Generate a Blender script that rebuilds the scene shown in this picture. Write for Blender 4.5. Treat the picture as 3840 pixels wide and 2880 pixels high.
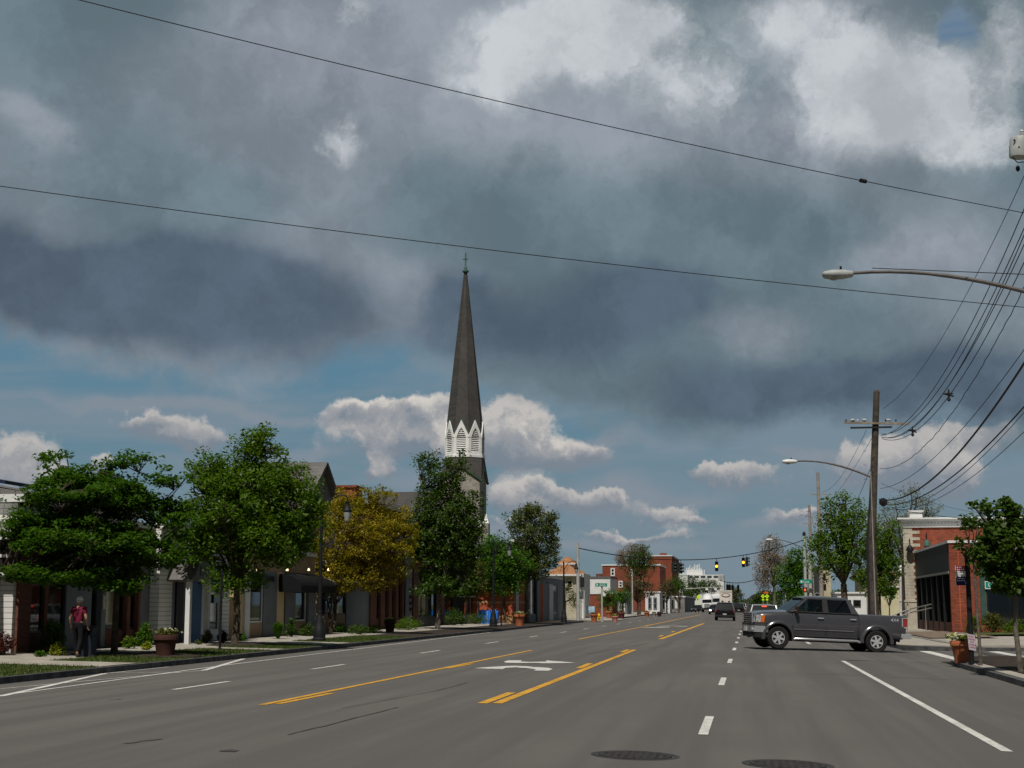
import bpy, bmesh, math, random
import numpy as np
from mathutils import Vector, Matrix
random.seed(7); rng = np.random.default_rng(7)
for o in list(bpy.data.objects): bpy.data.objects.remove(o)
S = bpy.context.scene; COL = S.collection
PI = math.pi
# ---------------- camera ----------------
FP, HY, VX, CZ = 5493.0, 2267.0, 2815.0, 1.46
PIT = math.atan((HY-1440)/FP); HED = math.atan((VX-1920)*math.cos(PIT)/FP)
FW = Vector((-math.sin(HED)*math.cos(PIT), math.cos(HED)*math.cos(PIT), math.sin(PIT)))
RT = Vector((math.cos(HED), math.sin(HED), 0)); UP = RT.cross(FW)
cam = bpy.data.cameras.new('camera'); co = bpy.data.objects.new('camera', cam); COL.objects.link(co)
cam.sensor_width = 36; cam.lens = 36*FP/3840; cam.clip_end = 6000; cam.clip_start = .2
co.matrix_world = Matrix(((RT.x,UP.x,-FW.x,0),(RT.y,UP.y,-FW.y,0),(RT.z,UP.z,-FW.z,CZ),(0,0,0,1)))
S.camera = co
S.render.engine = 'CYCLES'
S.view_settings.view_transform = 'Standard'; S.view_settings.look = 'None'
S.view_settings.exposure = 0; S.view_settings.gamma = 1
def ray(x, y): return FW*FP + RT*(x-1920) - UP*(y-1440)
def at(x, y, Y):
    d = ray(x, y); t = Y/d.y; return Vector((t*d.x, Y, CZ+t*d.z))
def atX(x, X):
    d = ray(x, HY); return X*d.y/d.x
HPX = [VX]
def hz(y, Y, x=None): return at(HPX[0] if x is None else x, y, Y).z
# ground profile
KL, KR = -16.4, 5.7
SY0, SY1 = 47.6, 58.5
def roadz(X): return -0.028*(math.sqrt((X+5.4)**2+1.0)-1.0)
def gz(X, Y=20):
    if X < KL: return min(roadz(KL)+.14+.02*(KL-X), .15)
    if X > KR:
        if SY0 < Y < SY1: return roadz(KR)
        return min(roadz(KR)+.13+.018*(X-KR), .2)
    return roadz(X)
def gnd(x, y):
    d = ray(x, y); z = -.2
    for _ in range(40):
        t = (z-CZ)/d.z; X = t*d.x; z = gz(X, t*d.y)
    return Vector((X, t*d.y, z))
# ---------------- sun and sky ----------------
SUN = Vector((-.05, -.52, .85)).normalized()
sl = bpy.data.lights.new('sun', 'SUN'); sl.energy = 4.2; sl.angle = math.radians(.5); sl.color = (1, .95, .87)
so = bpy.data.objects.new('sun', sl); COL.objects.link(so)
so.rotation_euler = SUN.to_track_quat('Z', 'Y').to_euler()
def s2l(c): return tuple(((v/255)/12.92 if v/255 <= .04045 else ((v/255+.055)/1.055)**2.4) for v in c)
W = bpy.data.worlds.new('World'); S.world = W; W.use_nodes = True
class NT:
    def __init__(s, nt): s.nt = nt; s.n = nt.nodes; s.l = nt.links
    def new(s, t, **k):
        a = s.n.new(t)
        for q, v in k.items(): setattr(a, q, v)
        return a
    def val(s, sock, v):
        if isinstance(v, bpy.types.NodeSocket): s.l.new(v, sock)
        else: sock.default_value = v
    def m(s, op, a, b=None, c=None, clamp=False):
        n = s.new('ShaderNodeMath', operation=op, use_clamp=clamp); s.val(n.inputs[0], a)
        if b is not None: s.val(n.inputs[1], b)
        if c is not None: s.val(n.inputs[2], c)
        return n.outputs[0]
    def mix(s, f, a, b, blend='MIX'):
        n = s.new('ShaderNodeMix', data_type='RGBA', blend_type=blend)
        s.val(n.inputs[0], f)
        s.val(n.inputs[6], a if not isinstance(a, tuple) else (*a[:3], 1)); s.val(n.inputs[7], b if not isinstance(b, tuple) else (*b[:3], 1))
        return n.outputs[2]
    def noise(s, vec, scale, detail=4, rough=.5, dist=0):
        n = s.new('ShaderNodeTexNoise'); s.val(n.inputs['Vector'], vec); n.inputs['Scale'].default_value = scale
        n.inputs['Detail'].default_value = detail; n.inputs['Roughness'].default_value = rough; n.inputs['Distortion'].default_value = dist
        return n
    def step(s, x, a, b):
        n = s.new('ShaderNodeMapRange', interpolation_type='SMOOTHSTEP'); s.val(n.inputs[0], x); s.val(n.inputs[1], a); s.val(n.inputs[2], b)
        return n.outputs[0]
def build_sky():
    t = NT(W.node_tree); t.n.clear()
    out = t.new('ShaderNodeOutputWorld'); bg = t.new('ShaderNodeBackground'); t.l.new(bg.outputs[0], out.inputs[0])
    tc = t.new('ShaderNodeTexCoord'); D = tc.outputs['Generated']
    sx = t.new('ShaderNodeSeparateXYZ'); t.l.new(D, sx.inputs[0])
    az = t.m('ARCTAN2', sx.outputs[0], sx.outputs[1]); el = t.m('ARCSINE', sx.outputs[2])
    sky = t.new('ShaderNodeTexSky'); sky.sky_type = 'NISHITA'; sky.sun_disc = False
    sky.sun_elevation = math.asin(SUN.z); sky.sun_rotation = math.atan2(SUN.x, SUN.y)
    grad = t.mix(t.step(el, .0, .20), s2l((110,134,145)), s2l((86,128,151)))
    grad = t.mix(t.step(el, .20, .5), grad, s2l((70,104,150)))
    clear = t.mix(.94, t.mix(1.0, sky.outputs[0], (.05, .05, .05), 'MULTIPLY'), grad)
    # warp
    w1 = t.noise(D, 7, 5, .55); s1 = t.new('ShaderNodeSeparateColor'); t.l.new(w1.outputs[1], s1.inputs[0])
    wx = t.m('SUBTRACT', s1.outputs[0], .5); wy = t.m('SUBTRACT', s1.outputs[1], .5)
    A1 = t.m('MULTIPLY_ADD', wx, .13, az); E1 = t.m('MULTIPLY_ADD', wy, .085, el)
    w2 = t.noise(D, 38, 6, .6); s2 = t.new('ShaderNodeSeparateColor'); t.l.new(w2.outputs[1], s2.inputs[0])
    hx = t.m('SUBTRACT', s2.outputs[0], .5); hy = t.m('SUBTRACT', s2.outputs[1], .5)
    A2 = t.m('MULTIPLY_ADD', hx, .050, az); E2 = t.m('MULTIPLY_ADD', hy, .030, el)
    k = 3840/2212
    def ang(x, y):
        d = ray(x*k, y*k).normalized(); return math.atan2(d.x, d.y), math.asin(d.z)
    def blob(A, E, x, y, rx, ry, up=0):
        a, e = ang(x, y); q = k/FP
        dx = t.m('MULTIPLY', t.m('SUBTRACT', A, a), 1/(rx*q)); dy = t.m('MULTIPLY', t.m('SUBTRACT', E, e+up*ry*q), 1/(ry*q))
        r2 = t.m('MULTIPLY_ADD', dx, dx, t.m('MULTIPLY', dy, dy))
        return t.m('EXPONENT', t.m('MULTIPLY', r2, -1.0))
    def total(L):
        r = L[0]
        for q in L[1:]: r = t.m('ADD', r, q)
        return r
    # thick cloud deck: lower edge as a curve of azimuth
    pts = [(-300,705),(0,716),(200,765),(400,815),(620,815),(790,760),(900,745),(1030,800),(1150,850),(1300,890),(1450,925),(1620,925),(1800,885),(1950,890),(2120,935),(2300,950),(2800,900)]
    fc = t.new('ShaderNodeFloatCurve'); cv = fc.mapping.curves[0]
    amin, amax, emax = -.6, .6, .5
    P = [((ang(x, y)[0]-amin)/(amax-amin), ang(x, y)[1]/emax) for x, y in pts]
    P = [(0, P[0][1])]+P+[(1, P[-1][1])]
    cv.points[0].location = P[0]; cv.points[1].location = P[-1]
    for q in P[1:-1]: cv.points.new(*q)
    fc.mapping.update()
    t.l.new(t.m('MULTIPLY', t.m('SUBTRACT', A1, amin), 1/(amax-amin)), fc.inputs[1])
    edge = t.m('MULTIPLY', fc.outputs[0], emax)
    n3 = t.noise(D, 16, 6, .6)
    dd = t.m('ADD', t.m('SUBTRACT', E2, edge), t.m('MULTIPLY', t.m('SUBTRACT', n3.outputs[0], .5), .05))
    hole = blob(A2, E2, 2062, 55, 62, 60)
    deck = t.m('MULTIPLY', t.step(dd, -.016, .012), t.m('SUBTRACT', 1.0, t.step(hole, .35, .95)))
    # deck shading
    wc = t.new('ShaderNodeVectorMath', operation='MULTIPLY_ADD'); t.l.new(w2.outputs[1], wc.inputs[0]); wc.inputs[1].default_value = (.06,.06,.06); t.l.new(D, wc.inputs[2]); DW = wc.outputs[0]
    n4 = t.noise(DW, 6, 8, .56, .2); n5 = t.noise(DW, 13, 8, .58, .3); n6 = t.noise(D, 3.0, 2, .5)
    base = t.mix(t.step(n6.outputs[0], .42, .6), s2l((101,119,128)), s2l((124,134,144)))
    dark = total([blob(A1, E1, *b) for b in [(560,665,310,125),(300,560,200,90),(40,580,170,120),(1250,700,330,95),(1000,640,90,60),(1620,860,340,70),(1420,640,150,60),(2120,870,230,80),(1900,800,200,45),(250,610,200,70)]])
    mid = total([blob(A1, E1, *b) for b in [(250,330,260,190),(900,420,120,80),(420,440,200,70),(1050,520,300,70),(1350,420,220,140),(1700,540,200,80),(1130,40,60,50)]])
    light = total([blob(A2, E2, *b) for b in [(738,310,52,48),(1200,30,110,70),(1320,90,100,80),(765,28,40,34),(1900,140,160,110),(1980,220,160,70),(1700,40,120,60),(2180,60,60,120),(1500,200,120,90),(2150,310,120,60),(1080,180,90,60),(1330,40,180,70),(1850,250,180,90),(1120,110,160,60)]])
    soft = total([blob(A1, E1, *b) for b in [(700,60,300,160),(1150,250,330,170),(700,600,160,70),(880,660,90,70),(1750,300,400,150),(2000,580,240,70),(100,270,90,50),(1650,720,150,60),(60,590,60,40)]])
    v = t.m('ADD', n4.outputs[0], t.m('MULTIPLY', t.m('SUBTRACT', n5.outputs[0], .5), 1.0))
    c = t.mix(t.m('MULTIPLY', t.step(t.m('MULTIPLY', mid, t.m('ADD', v, .45)), .15, 1.0), .85), base, s2l((103,121,131)))
    c = t.mix(t.m('MULTIPLY', t.step(t.m('MULTIPLY', soft, t.m('ADD', v, .5)), .2, 1.1), .9), c, s2l((138,146,156)))
    c = t.mix(t.m('MULTIPLY', t.step(t.m('MULTIPLY', light, t.m('ADD', t.m('MULTIPLY', t.m('SUBTRACT', n5.outputs[0], .5), 2.2), t.m('ADD', v, .42))), .12, 1.15), .95), c, s2l((182,187,192)))
    c = t.mix(t.m('MULTIPLY', t.step(t.m('MULTIPLY', dark, t.m('ADD', v, .5)), .18, .95), .95), c, s2l((82,97,112)))
    fine = t.noise(DW, 11, 9, .6, .1)
    c = t.mix(1.0, c, t.mix(t.step(t.m('ADD', t.m('MULTIPLY', fine.outputs[0], .6), t.m('MULTIPLY', v, .4)), .36, .66), (.86,.87,.88), (1.27,1.26,1.25)), 'MULTIPLY')
    # low cumulus
    low = [(372,925,75,34),(300,905,32,24),(430,950,60,24),(840,895,110,36),(760,890,50,24),(920,885,40,40),(880,960,170,42),(1110,900,60,40),(1130,975,110,48),(1080,940,80,50),(1250,990,70,26),(40,985,70,52),(60,1050,90,30),(810,1025,24,28),(225,995,22,22),(1130,1065,80,26),(1200,1085,100,26),(1300,1090,60,22),(1440,1115,55,20),(1500,1130,40,11),(1590,1030,84,26),(1540,1020,40,18),(1900,1010,120,44),(2060,1035,70,42),(1960,1000,90,40),(2060,945,150,30),(1730,1110,60,18),(1380,1160,120,12),(1120,1120,60,10),(1200,790,70,18)]
    faint = [(650,955,170,22),(1330,950,160,26),(1660,1110,120,20),(1420,1060,140,22),(560,865,220,18),(1060,1150,160,20),(1900,1125,170,22),(1780,955,120,22),(1250,1040,200,30),(900,1040,160,30),(200,860,200,24),(1300,1160,220,20)]
    FL = total([blob(A1, E1, *b) for b in faint])
    L0 = total([blob(A2, E2, *b) for b in low]); LU = total([blob(A2, E2, *b, .62) for b in low])
    n7 = t.noise(DW, 40, 7, .56); n9 = t.noise(DW, 20, 4, .5)
    m0 = t.m('ADD', L0, t.m('ADD', t.m('MULTIPLY', t.m('SUBTRACT', n7.outputs[0], .5), .45), t.m('MULTIPLY', t.m('SUBTRACT', n9.outputs[0], .5), .5)))
    lr = t.m('DIVIDE', t.m('SUBTRACT', LU, L0), t.m('ADD', t.m('ADD', LU, L0), .08))
    lb = t.step(t.m('ADD', lr, t.m('MULTIPLY', t.m('SUBTRACT', n7.outputs[0], .5), 1.1)), -.52, .40)
    lm = t.m('ADD', t.m('MULTIPLY', t.step(m0, .28, .66), lb), t.m('MULTIPLY', t.step(m0, .15, .85), t.m('MULTIPLY', t.m('SUBTRACT', 1.0, lb), .85)))
    lcol = t.mix(t.step(lb, .0, .55), s2l((122,132,144)), s2l((156,157,161)))
    bb = t.m('ADD', .42, t.m('MULTIPLY', t.m('ADD', blob(az, el, 850, 880, 130, 60), blob(az, el, 1150, 960, 100, 60)), .6))
    lcol = t.mix(t.m('MULTIPLY', t.step(lb, .50, 1.0), bb), lcol, s2l((216,210,202)))
    # wispy veil in the clear band
    mp = t.new('ShaderNodeMapping'); t.l.new(D, mp.inputs[0]); mp.inputs['Scale'].default_value = (1, 1, 4.5)
    n8 = t.noise(mp.outputs[0], 4.5, 5, .6, .5)
    veil = t.m('MULTIPLY', t.step(n8.outputs[0], .38, .62), .72)
    col = t.mix(veil, clear, s2l((124,139,151)))
    # gentler mid clouds spilling below the deck
    col = t.mix(t.m('MULTIPLY', t.step(t.m('MULTIPLY', FL, t.m('ADD', n9.outputs[0], .5)), .15, 1.1), .7), col, s2l((134,143,154)))
    col = t.mix(lm, col, lcol)
    col = t.mix(deck, col, c)
    # unseen sky behind and overhead, darkened to cut fill light on shaded fronts
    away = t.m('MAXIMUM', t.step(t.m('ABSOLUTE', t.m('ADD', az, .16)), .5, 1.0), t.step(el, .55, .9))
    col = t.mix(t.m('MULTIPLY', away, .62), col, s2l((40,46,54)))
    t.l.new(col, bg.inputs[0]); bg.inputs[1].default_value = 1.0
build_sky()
# ---------------- materials ----------------
MATS = {}
def mat(name, col=(.5,.5,.5), rough=.7, var=.15, scale=3., metal=0., bump=0., bscale=None, col2=None, coat=0., spec=.22, emit=None, estr=0., kind=None, p=None):
    if name in MATS: return MATS[name]
    m = bpy.data.materials.new(name); m.use_nodes = True; MATS[name] = m
    t = NT(m.node_tree); b = t.n['Principled BSDF']
    b.inputs['Roughness'].default_value = rough; b.inputs['Metallic'].default_value = metal
    b.inputs['Coat Weight'].default_value = coat; b.inputs['Specular IOR Level'].default_value = spec
    tc = t.new('ShaderNodeTexCoord'); O = tc.outputs['Object']
    n = t.noise(O, scale, 6, .6)
    c2 = col2 if col2 else tuple(min(1, v*(1+var*1.6)) for v in col)
    c1 = tuple(v*(1-var*1.4) for v in col) if not col2 else col
    col_s = t.mix(t.step(n.outputs[0], .3, .7), c1, c2)
    hgt = None
    if kind in ('brick', 'siding', 'shingle'):
        sp = t.new('ShaderNodeSeparateXYZ'); t.l.new(O, sp.inputs[0]); cb = t.new('ShaderNodeCombineXYZ')
        t.l.new(t.m('ADD', sp.outputs[0], sp.outputs[1]), cb.inputs[0]); t.l.new(sp.outputs[2], cb.inputs[1])
        br = t.new('ShaderNodeTexBrick'); t.l.new(cb.outputs[0], br.inputs[0])
        bw, bh, ms, mc, lo = p
        br.inputs['Scale'].default_value = 1; br.inputs['Brick Width'].default_value = bw; br.inputs['Row Height'].default_value = bh
        br.inputs['Mortar Size'].default_value = ms; br.inputs['Mortar Smooth'].default_value = .2; br.inputs['Bias'].default_value = 0
        br.inputs['Color1'].default_value = (*[v*(1-lo) for v in col], 1); br.inputs['Color2'].default_value = (*[min(1, v*(1+lo)) for v in col], 1)
        br.inputs['Mortar'].default_value = (*mc, 1)
        if kind == 'siding': br.offset = 0
        col_s = t.mix(.15, br.outputs[0], col_s); big = t.noise(O, .35, 5, .6); col_s = t.mix(1.0, col_s, t.mix(t.step(big.outputs[0], .3, .7), (.82,.82,.84), (1.12,1.1,1.08)), 'MULTIPLY'); hgt = t.m('SUBTRACT', 1.0, br.outputs[1])
        bp = t.new('ShaderNodeBump'); t.l.new(hgt, bp.inputs['Height']); bp.inputs['Strength'].default_value = .5; bp.inputs['Distance'].default_value = .01
        t.l.new(bp.outputs[0], b.inputs['Normal'])
    elif bump:
        nb = t.noise(O, bscale or scale*8, 5, .6); bp = t.new('ShaderNodeBump'); t.l.new(nb.outputs[0], bp.inputs['Height'])
        bp.inputs['Strength'].default_value = bump; bp.inputs['Distance'].default_value = .02; t.l.new(bp.outputs[0], b.inputs['Normal'])
    t.l.new(col_s, b.inputs['Base Color'])
    if emit: b.inputs['Emission Color'].default_value = (*emit, 1); b.inputs['Emission Strength'].default_value = estr
    return m
def leafmat(name, c1, c2, c3=None, trans=.3):
    if name in MATS: return MATS[name]
    m = bpy.data.materials.new(name); m.use_nodes = True; MATS[name] = m; t = NT(m.node_tree)
    t.n.remove(t.n['Principled BSDF']); out = t.n['Material Output']
    g = t.new('ShaderNodeNewGeometry'); tc = t.new('ShaderNodeTexCoord')
    n = t.noise(tc.outputs['Object'], .9, 3, .6)
    c = t.mix(g.outputs['Random Per Island'], c1, c2)
    c = t.mix(t.step(n.outputs[0], .4, .65), c, c3 or c2)
    d = t.new('ShaderNodeBsdfDiffuse'); tr = t.new('ShaderNodeBsdfTranslucent'); gl = t.new('ShaderNodeBsdfGlossy'); gl.inputs['Roughness'].default_value = .45
    t.l.new(c, d.inputs[0]); t.l.new(t.mix(1.0, c, (1.2, 1.3, .5), 'MULTIPLY'), tr.inputs[0]); gl.inputs[0].default_value = (.6,.65,.6,1)
    a = t.new('ShaderNodeMixShader'); a.inputs[0].default_value = trans; t.l.new(d.outputs[0], a.inputs[1]); t.l.new(tr.outputs[0], a.inputs[2])
    b = t.new('ShaderNodeMixShader'); b.inputs[0].default_value = .015; t.l.new(a.outputs[0], b.inputs[1]); t.l.new(gl.outputs[0], b.inputs[2])
    t.l.new(b.outputs[0], out.inputs[0]); return m
def glassmat(name, tint=(.25,.3,.3), gloss=.12, rough=.03):
    if name in MATS: return MATS[name]
    m = bpy.data.materials.new(name); m.use_nodes = True; MATS[name] = m; t = NT(m.node_tree)
    t.n.remove(t.n['Principled BSDF']); out = t.n['Material Output']
    tr = t.new('ShaderNodeBsdfTransparent'); tr.inputs[0].default_value = (*tint, 1)
    gl = t.new('ShaderNodeBsdfGlossy'); gl.inputs['Roughness'].default_value = rough; gl.inputs[0].default_value = (.9,.95,1,1)
    fr = t.new('ShaderNodeFresnel'); fr.inputs[0].default_value = 1.5
    a = t.new('ShaderNodeMixShader'); t.l.new(t.m('ADD', fr.outputs[0], gloss*.3, clamp=True), a.inputs[0]); t.l.new(tr.outputs[0], a.inputs[1]); t.l.new(gl.outputs[0], a.inputs[2])
    t.l.new(a.outputs[0], out.inputs[0]); return m
# ---------------- mesh builder ----------------
def tagp(o, label=None, cat=None, group=None, kind=None):
    if label: o['label'] = label
    if cat: o['category'] = cat
    if group: o['group'] = group
    if kind: o['kind'] = kind
    return o
def thing(name, label, cat, loc=(0,0,0), rz=0, group=None):
    o = bpy.data.objects.new(name, None); COL.objects.link(o); o.location = loc; o.rotation_euler = (0,0,rz); o.empty_display_size = .2
    return tagp(o, label, cat, group)
class MB:
    def __init__(s): s.v = []; s.f = []
    def add(s, v, f):
        k = len(s.v); s.v += [tuple(q) for q in v]; s.f += [tuple(i+k for i in q) for q in f]; return s
    def box(s, x0, x1, y0, y1, z0, z1):
        x0, x1 = min(x0,x1), max(x0,x1); y0, y1 = min(y0,y1), max(y0,y1); z0, z1 = min(z0,z1), max(z0,z1)
        return s.add([(x0,y0,z0),(x1,y0,z0),(x1,y1,z0),(x0,y1,z0),(x0,y0,z1),(x1,y0,z1),(x1,y1,z1),(x0,y1,z1)],
                     [(3,2,1,0),(4,5,6,7),(0,1,5,4),(1,2,6,5),(2,3,7,6),(3,0,4,7)])
    def obox(s, c, ax, ay, az):
        c, ax, ay, az = map(Vector, (c, ax, ay, az)); V = []
        for k in (-1, 1):
            for i, j in ((-1,-1),(1,-1),(1,1),(-1,1)): V.append(c+ax*i+ay*j+az*k)
        return s.add(V, [(3,2,1,0),(4,5,6,7),(0,1,5,4),(1,2,6,5),(2,3,7,6),(3,0,4,7)])
    def tube(s, pts, rad, n=8, cap=True):
        pts = [Vector(p) for p in pts]; rad = rad if hasattr(rad, '__len__') else [rad]*len(pts)
        k = len(s.v); prev = None
        for i, p in enumerate(pts):
            d = (pts[min(i+1, len(pts)-1)]-pts[max(i-1, 0)])
            d = d.normalized() if d.length > 1e-9 else Vector((0,0,1))
            a = Vector((1,0,0)) if prev is None and abs(d.x) < .9 else (Vector((0,1,0)) if prev is None else prev)
            u = (a-d*a.dot(d)); u = u.normalized() if u.length > 1e-6 else d.orthogonal().normalized(); prev = u; w = d.cross(u)
            for j in range(n):
                t = 2*PI*j/n; s.v.append(tuple(p+(u*math.cos(t)+w*math.sin(t))*rad[i]))
        for i in range(len(pts)-1):
            for j in range(n): s.f.append((k+i*n+j, k+i*n+(j+1)%n, k+(i+1)*n+(j+1)%n, k+(i+1)*n+j))
        if cap: s.f.append(tuple(k+j for j in reversed(range(n)))); s.f.append(tuple(k+(len(pts)-1)*n+j for j in range(n)))
        return s
    def lathe(s, c, prof, n=16, axis='z', ph=0):
        k = len(s.v); c = Vector(c)
        for r, h in prof:
            for j in range(n):
                t = 2*PI*j/n+ph; a, b = r*math.cos(t), r*math.sin(t)
                q = (a, b, h) if axis == 'z' else ((h, a, b) if axis == 'x' else (b, h, a))
                s.v.append(tuple(c+Vector(q)))
        for i in range(len(prof)-1):
            for j in range(n): s.f.append((k+i*n+j, k+i*n+(j+1)%n, k+(i+1)*n+(j+1)%n, k+(i+1)*n+j))
        s.f.append(tuple(k+j for j in reversed(range(n)))); s.f.append(tuple(k+(len(prof)-1)*n+j for j in range(n)))
        return s
    def prism(s, poly, h0, h1, axis='z'):
        # poly 2D; axis z:(x,y) y:(x,z) x:(y,z)
        k = len(s.v); n = len(poly)
        for h in (h0, h1):
            for a, b in poly: s.v.append((a,b,h) if axis == 'z' else ((a,h,b) if axis == 'y' else (h,a,b)))
        s.f.append(tuple(k+i for i in reversed(range(n)))); s.f.append(tuple(k+n+i for i in range(n)))
        for i in range(n): s.f.append((k+i, k+(i+1)%n, k+n+(i+1)%n, k+n+i))
        return s
    def build(s, name, m, parent=None, world=True, smooth=False, bevel=0, label=None, fix=True):
        me = bpy.data.meshes.new(name)
        v = s.v
        if parent is not None and world:
            L = parent.location; v = [(a-L.x, b-L.y, c-L.z) for a, b, c in v]
        me.from_pydata(v, [], s.f)
        if bevel or fix:
            bm = bmesh.new(); bm.from_mesh(me)
            if fix: bmesh.ops.recalc_face_normals(bm, faces=bm.faces)
            if bevel: bmesh.ops.bevel(bm, geom=[e for e in bm.edges if e.calc_face_angle(0) > .5], offset=bevel, segments=2, affect='EDGES', profile=.6)
            bm.to_mesh(me); bm.free()
        me.materials.append(m)
        if smooth: me.polygons.foreach_set('use_smooth', [True]*len(me.polygons))
        o = bpy.data.objects.new(name, me); COL.objects.link(o)
        if parent is not None: o.parent = parent
        if smooth and smooth != 'all':
            md = None
            me.set_sharp_from_angle(angle=math.radians(40))
        if label: o['label'] = label
        return o
def solo(mb, name, m, label, cat, group=None, **k):
    o = mb.build(name, m, None, **k); return tagp(o, label, cat, group)
def copy_thing(root, loc, rz=None, label=None):
    def rec(o, par):
        c = o.copy(); COL.objects.link(c)
        if par is not None: c.parent = par
        for ch in [q for q in bpy.data.objects if q.parent == o]: rec(ch, c)
        return c
    r = rec(root, None); r.location = loc
    if rz is not None: r.rotation_euler = (0,0,rz)
    if label: r['label'] = label
    return r
def text_mb(txt, size, origin, ux, uy, ext=.004, align='CENTER'):
    c = bpy.data.curves.new('t', 'FONT'); c.body = txt; c.size = size; c.align_x = align; c.align_y = 'CENTER'; c.extrude = ext; c.resolution_u = 2
    o = bpy.data.objects.new('t', c); COL.objects.link(o); dg = bpy.context.evaluated_depsgraph_get(); dg.update()
    me = bpy.data.meshes.new_from_object(o.evaluated_get(dg)); bpy.data.objects.remove(o)
    ux, uy = Vector(ux).normalized(), Vector(uy).normalized(); uz = ux.cross(uy); og = Vector(origin)
    mb = MB(); mb.v = [tuple(og+ux*v.co.x+uy*v.co.y+uz*v.co.z) for v in me.vertices]; mb.f = [tuple(p.vertices) for p in me.polygons]
    return mb
# ---------------- common materials ----------------
def W3(h): return s2l(h)
ASPH = mat('asphalt', (.098,.092,.088), .85, kind=None, bump=.5, bscale=60, scale=.35, var=.05)
CONC = mat('concrete', (.30,.275,.235), .9, .12, 1.5, bump=.2)
KERB = mat('granite_kerb', (.075,.075,.078), .9, .3, 3, bump=.3)
SOIL = mat('mulch', (.035,.026,.020), 1, .35, 6, bump=.8)
GRASSG = mat('grass_base', (.042,.068,.014), 1, .3, 1.3, bump=.6, col2=(.075,.085,.028))
EARTH = mat('earth', (.07,.08,.04), 1, .3, .05)
WHP = mat('white_marking', (.52,.51,.48), .7, .12, 2.5)
YEP = mat('yellow_marking', (.52,.27,.025), .7, .14, 2.5)
TAR = mat('tar', (.030,.029,.028), .6, .2)
IRON = mat('cast_iron', (.035,.03,.028), .6, .3, 20, bump=.6)
BLK = mat('black_metal', (.012,.012,.014), .4, .1)
BARK = mat('bark', (.075,.058,.042), .95, .3, 6, bump=.8, bscale=30)
BARKG = mat('grey_bark', (.11,.095,.078), .95, .3, 6, bump=.8, bscale=30)
# fine asphalt colour: patches, seams and tyre tracks worn into it
def rework_asphalt():
    t = NT(ASPH.node_tree); b = t.n['Principled BSDF']; tc = t.new('ShaderNodeTexCoord'); O = tc.outputs['Object']
    a = t.noise(O, .12, 5, .6); c = t.noise(O, 55, 3, .7)
    mp = t.new('ShaderNodeMapping'); t.l.new(O, mp.inputs[0]); mp.inputs['Scale'].default_value = (1.3, .04, 1)
    s_ = t.noise(mp.outputs[0], 1.0, 3, .6)
    base = t.mix(t.step(a.outputs[0], .35, .65), (.102,.095,.088), (.118,.110,.101))
    base = t.mix(t.step(s_.outputs[0], .4, .62), base, (.094,.088,.083))
    base = t.mix(1.0, base, t.mix(c.outputs[0], (.80,.80,.80), (1.18,1.18,1.18)), 'MULTIPLY')
    t.l.new(base, b.inputs['Base Color'])
rework_asphalt()
def wear(m):
    t = NT(m.node_tree); b = t.n['Principled BSDF']; tc = t.new('ShaderNodeTexCoord'); src = b.inputs['Base Color'].links[0].from_socket
    a = t.noise(tc.outputs['Object'], 14, 6, .75); c = t.noise(tc.outputs['Object'], 1.1, 3, .6)
    k = t.step(t.m('ADD', a.outputs[0], t.m('MULTIPLY', t.m('SUBTRACT', c.outputs[0], .5), .35)), .56, .66)
    t.l.new(t.mix(t.m('MULTIPLY', k, .75), src, (.12,.11,.10)), b.inputs['Base Color'])
wear(WHP); wear(YEP)
# ---------------- ground ----------------
def sheet(name, m, x0, x1, y0, y1, zf, nx=1, ny=1, parent=None, kind='structure', xs=None, ys=None):
    xs = xs or [x0+(x1-x0)*i/nx for i in range(nx+1)]; ys = ys or [y0+(y1-y0)*j/ny for j in range(ny+1)]
    mb = MB(); V = [(x, y, zf(x, y)) for y in ys for x in xs]; n = len(xs)
    mb.add(V, [(j*n+i, j*n+i+1, (j+1)*n+i+1, (j+1)*n+i) for j in range(len(ys)-1) for i in range(n-1)])
    o = mb.build(name, m, parent, fix=False)
    if kind: o['kind'] = kind
    return o
sheet('ground', EARTH, -2500, 2500, -200, 5000, lambda x, y: -.75)
RX = [KL-.05]+[KL+(KR-KL)*i/28 for i in range(1, 28)]+[KR+.05]
sheet('road', ASPH, 0, 0, 0, 0, lambda x, y: roadz(x), xs=RX, ys=[-40,0,30,60,120,300,700,1500,2600])
sheet('side_street', ASPH, KR+.05, 70, SY0-.05, SY1+.05, lambda x, y: roadz(KR+.05))
def strip(name, m, x0, x1, ys, top, bot=-.7, kind='structure', off=0):
    """raised slab with a slope across, between x0 and x1"""
    mb = MB()
    V = []
    for y in ys:
        V += [(x0, y, bot), (x0, y, top(x0)+off), (x1, y, top(x1)+off), (x1, y, bot)]
    F = []
    for j in range(len(ys)-1):
        for i in range(3): F.append((4*j+i, 4*j+i+1, 4*j+4+i+1, 4*j+4+i))
    F += [(0,1,2,3), (4*(len(ys)-1)+3, 4*(len(ys)-1)+2, 4*(len(ys)-1)+1, 4*(len(ys)-1))]
    mb.add(V, F); o = mb.build(name, m)
    if kind: o['kind'] = kind
    return o
GL = lambda x: gz(min(x, KL-.001)); GR = lambda x: gz(max(x, KR+.001), 20)
YL = [-30, 20, 60, 100, 150, 300, 700, 1500]
strip('kerb_left', KERB, KL-.18, KL, YL, lambda x: GL(KL-.1)+.006)
strip('verge_left', GRASSG, KL-2.9, KL-.18, [-30,20,60,72], GL, off=.012)
strip('planting_bed_left', SOIL, KL-2.9, KL-.18, [72,100,150.5], GL, off=.002)
strip('sidewalk_left', CONC, KL-5.6, KL-2.9, YL, GL)
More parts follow.
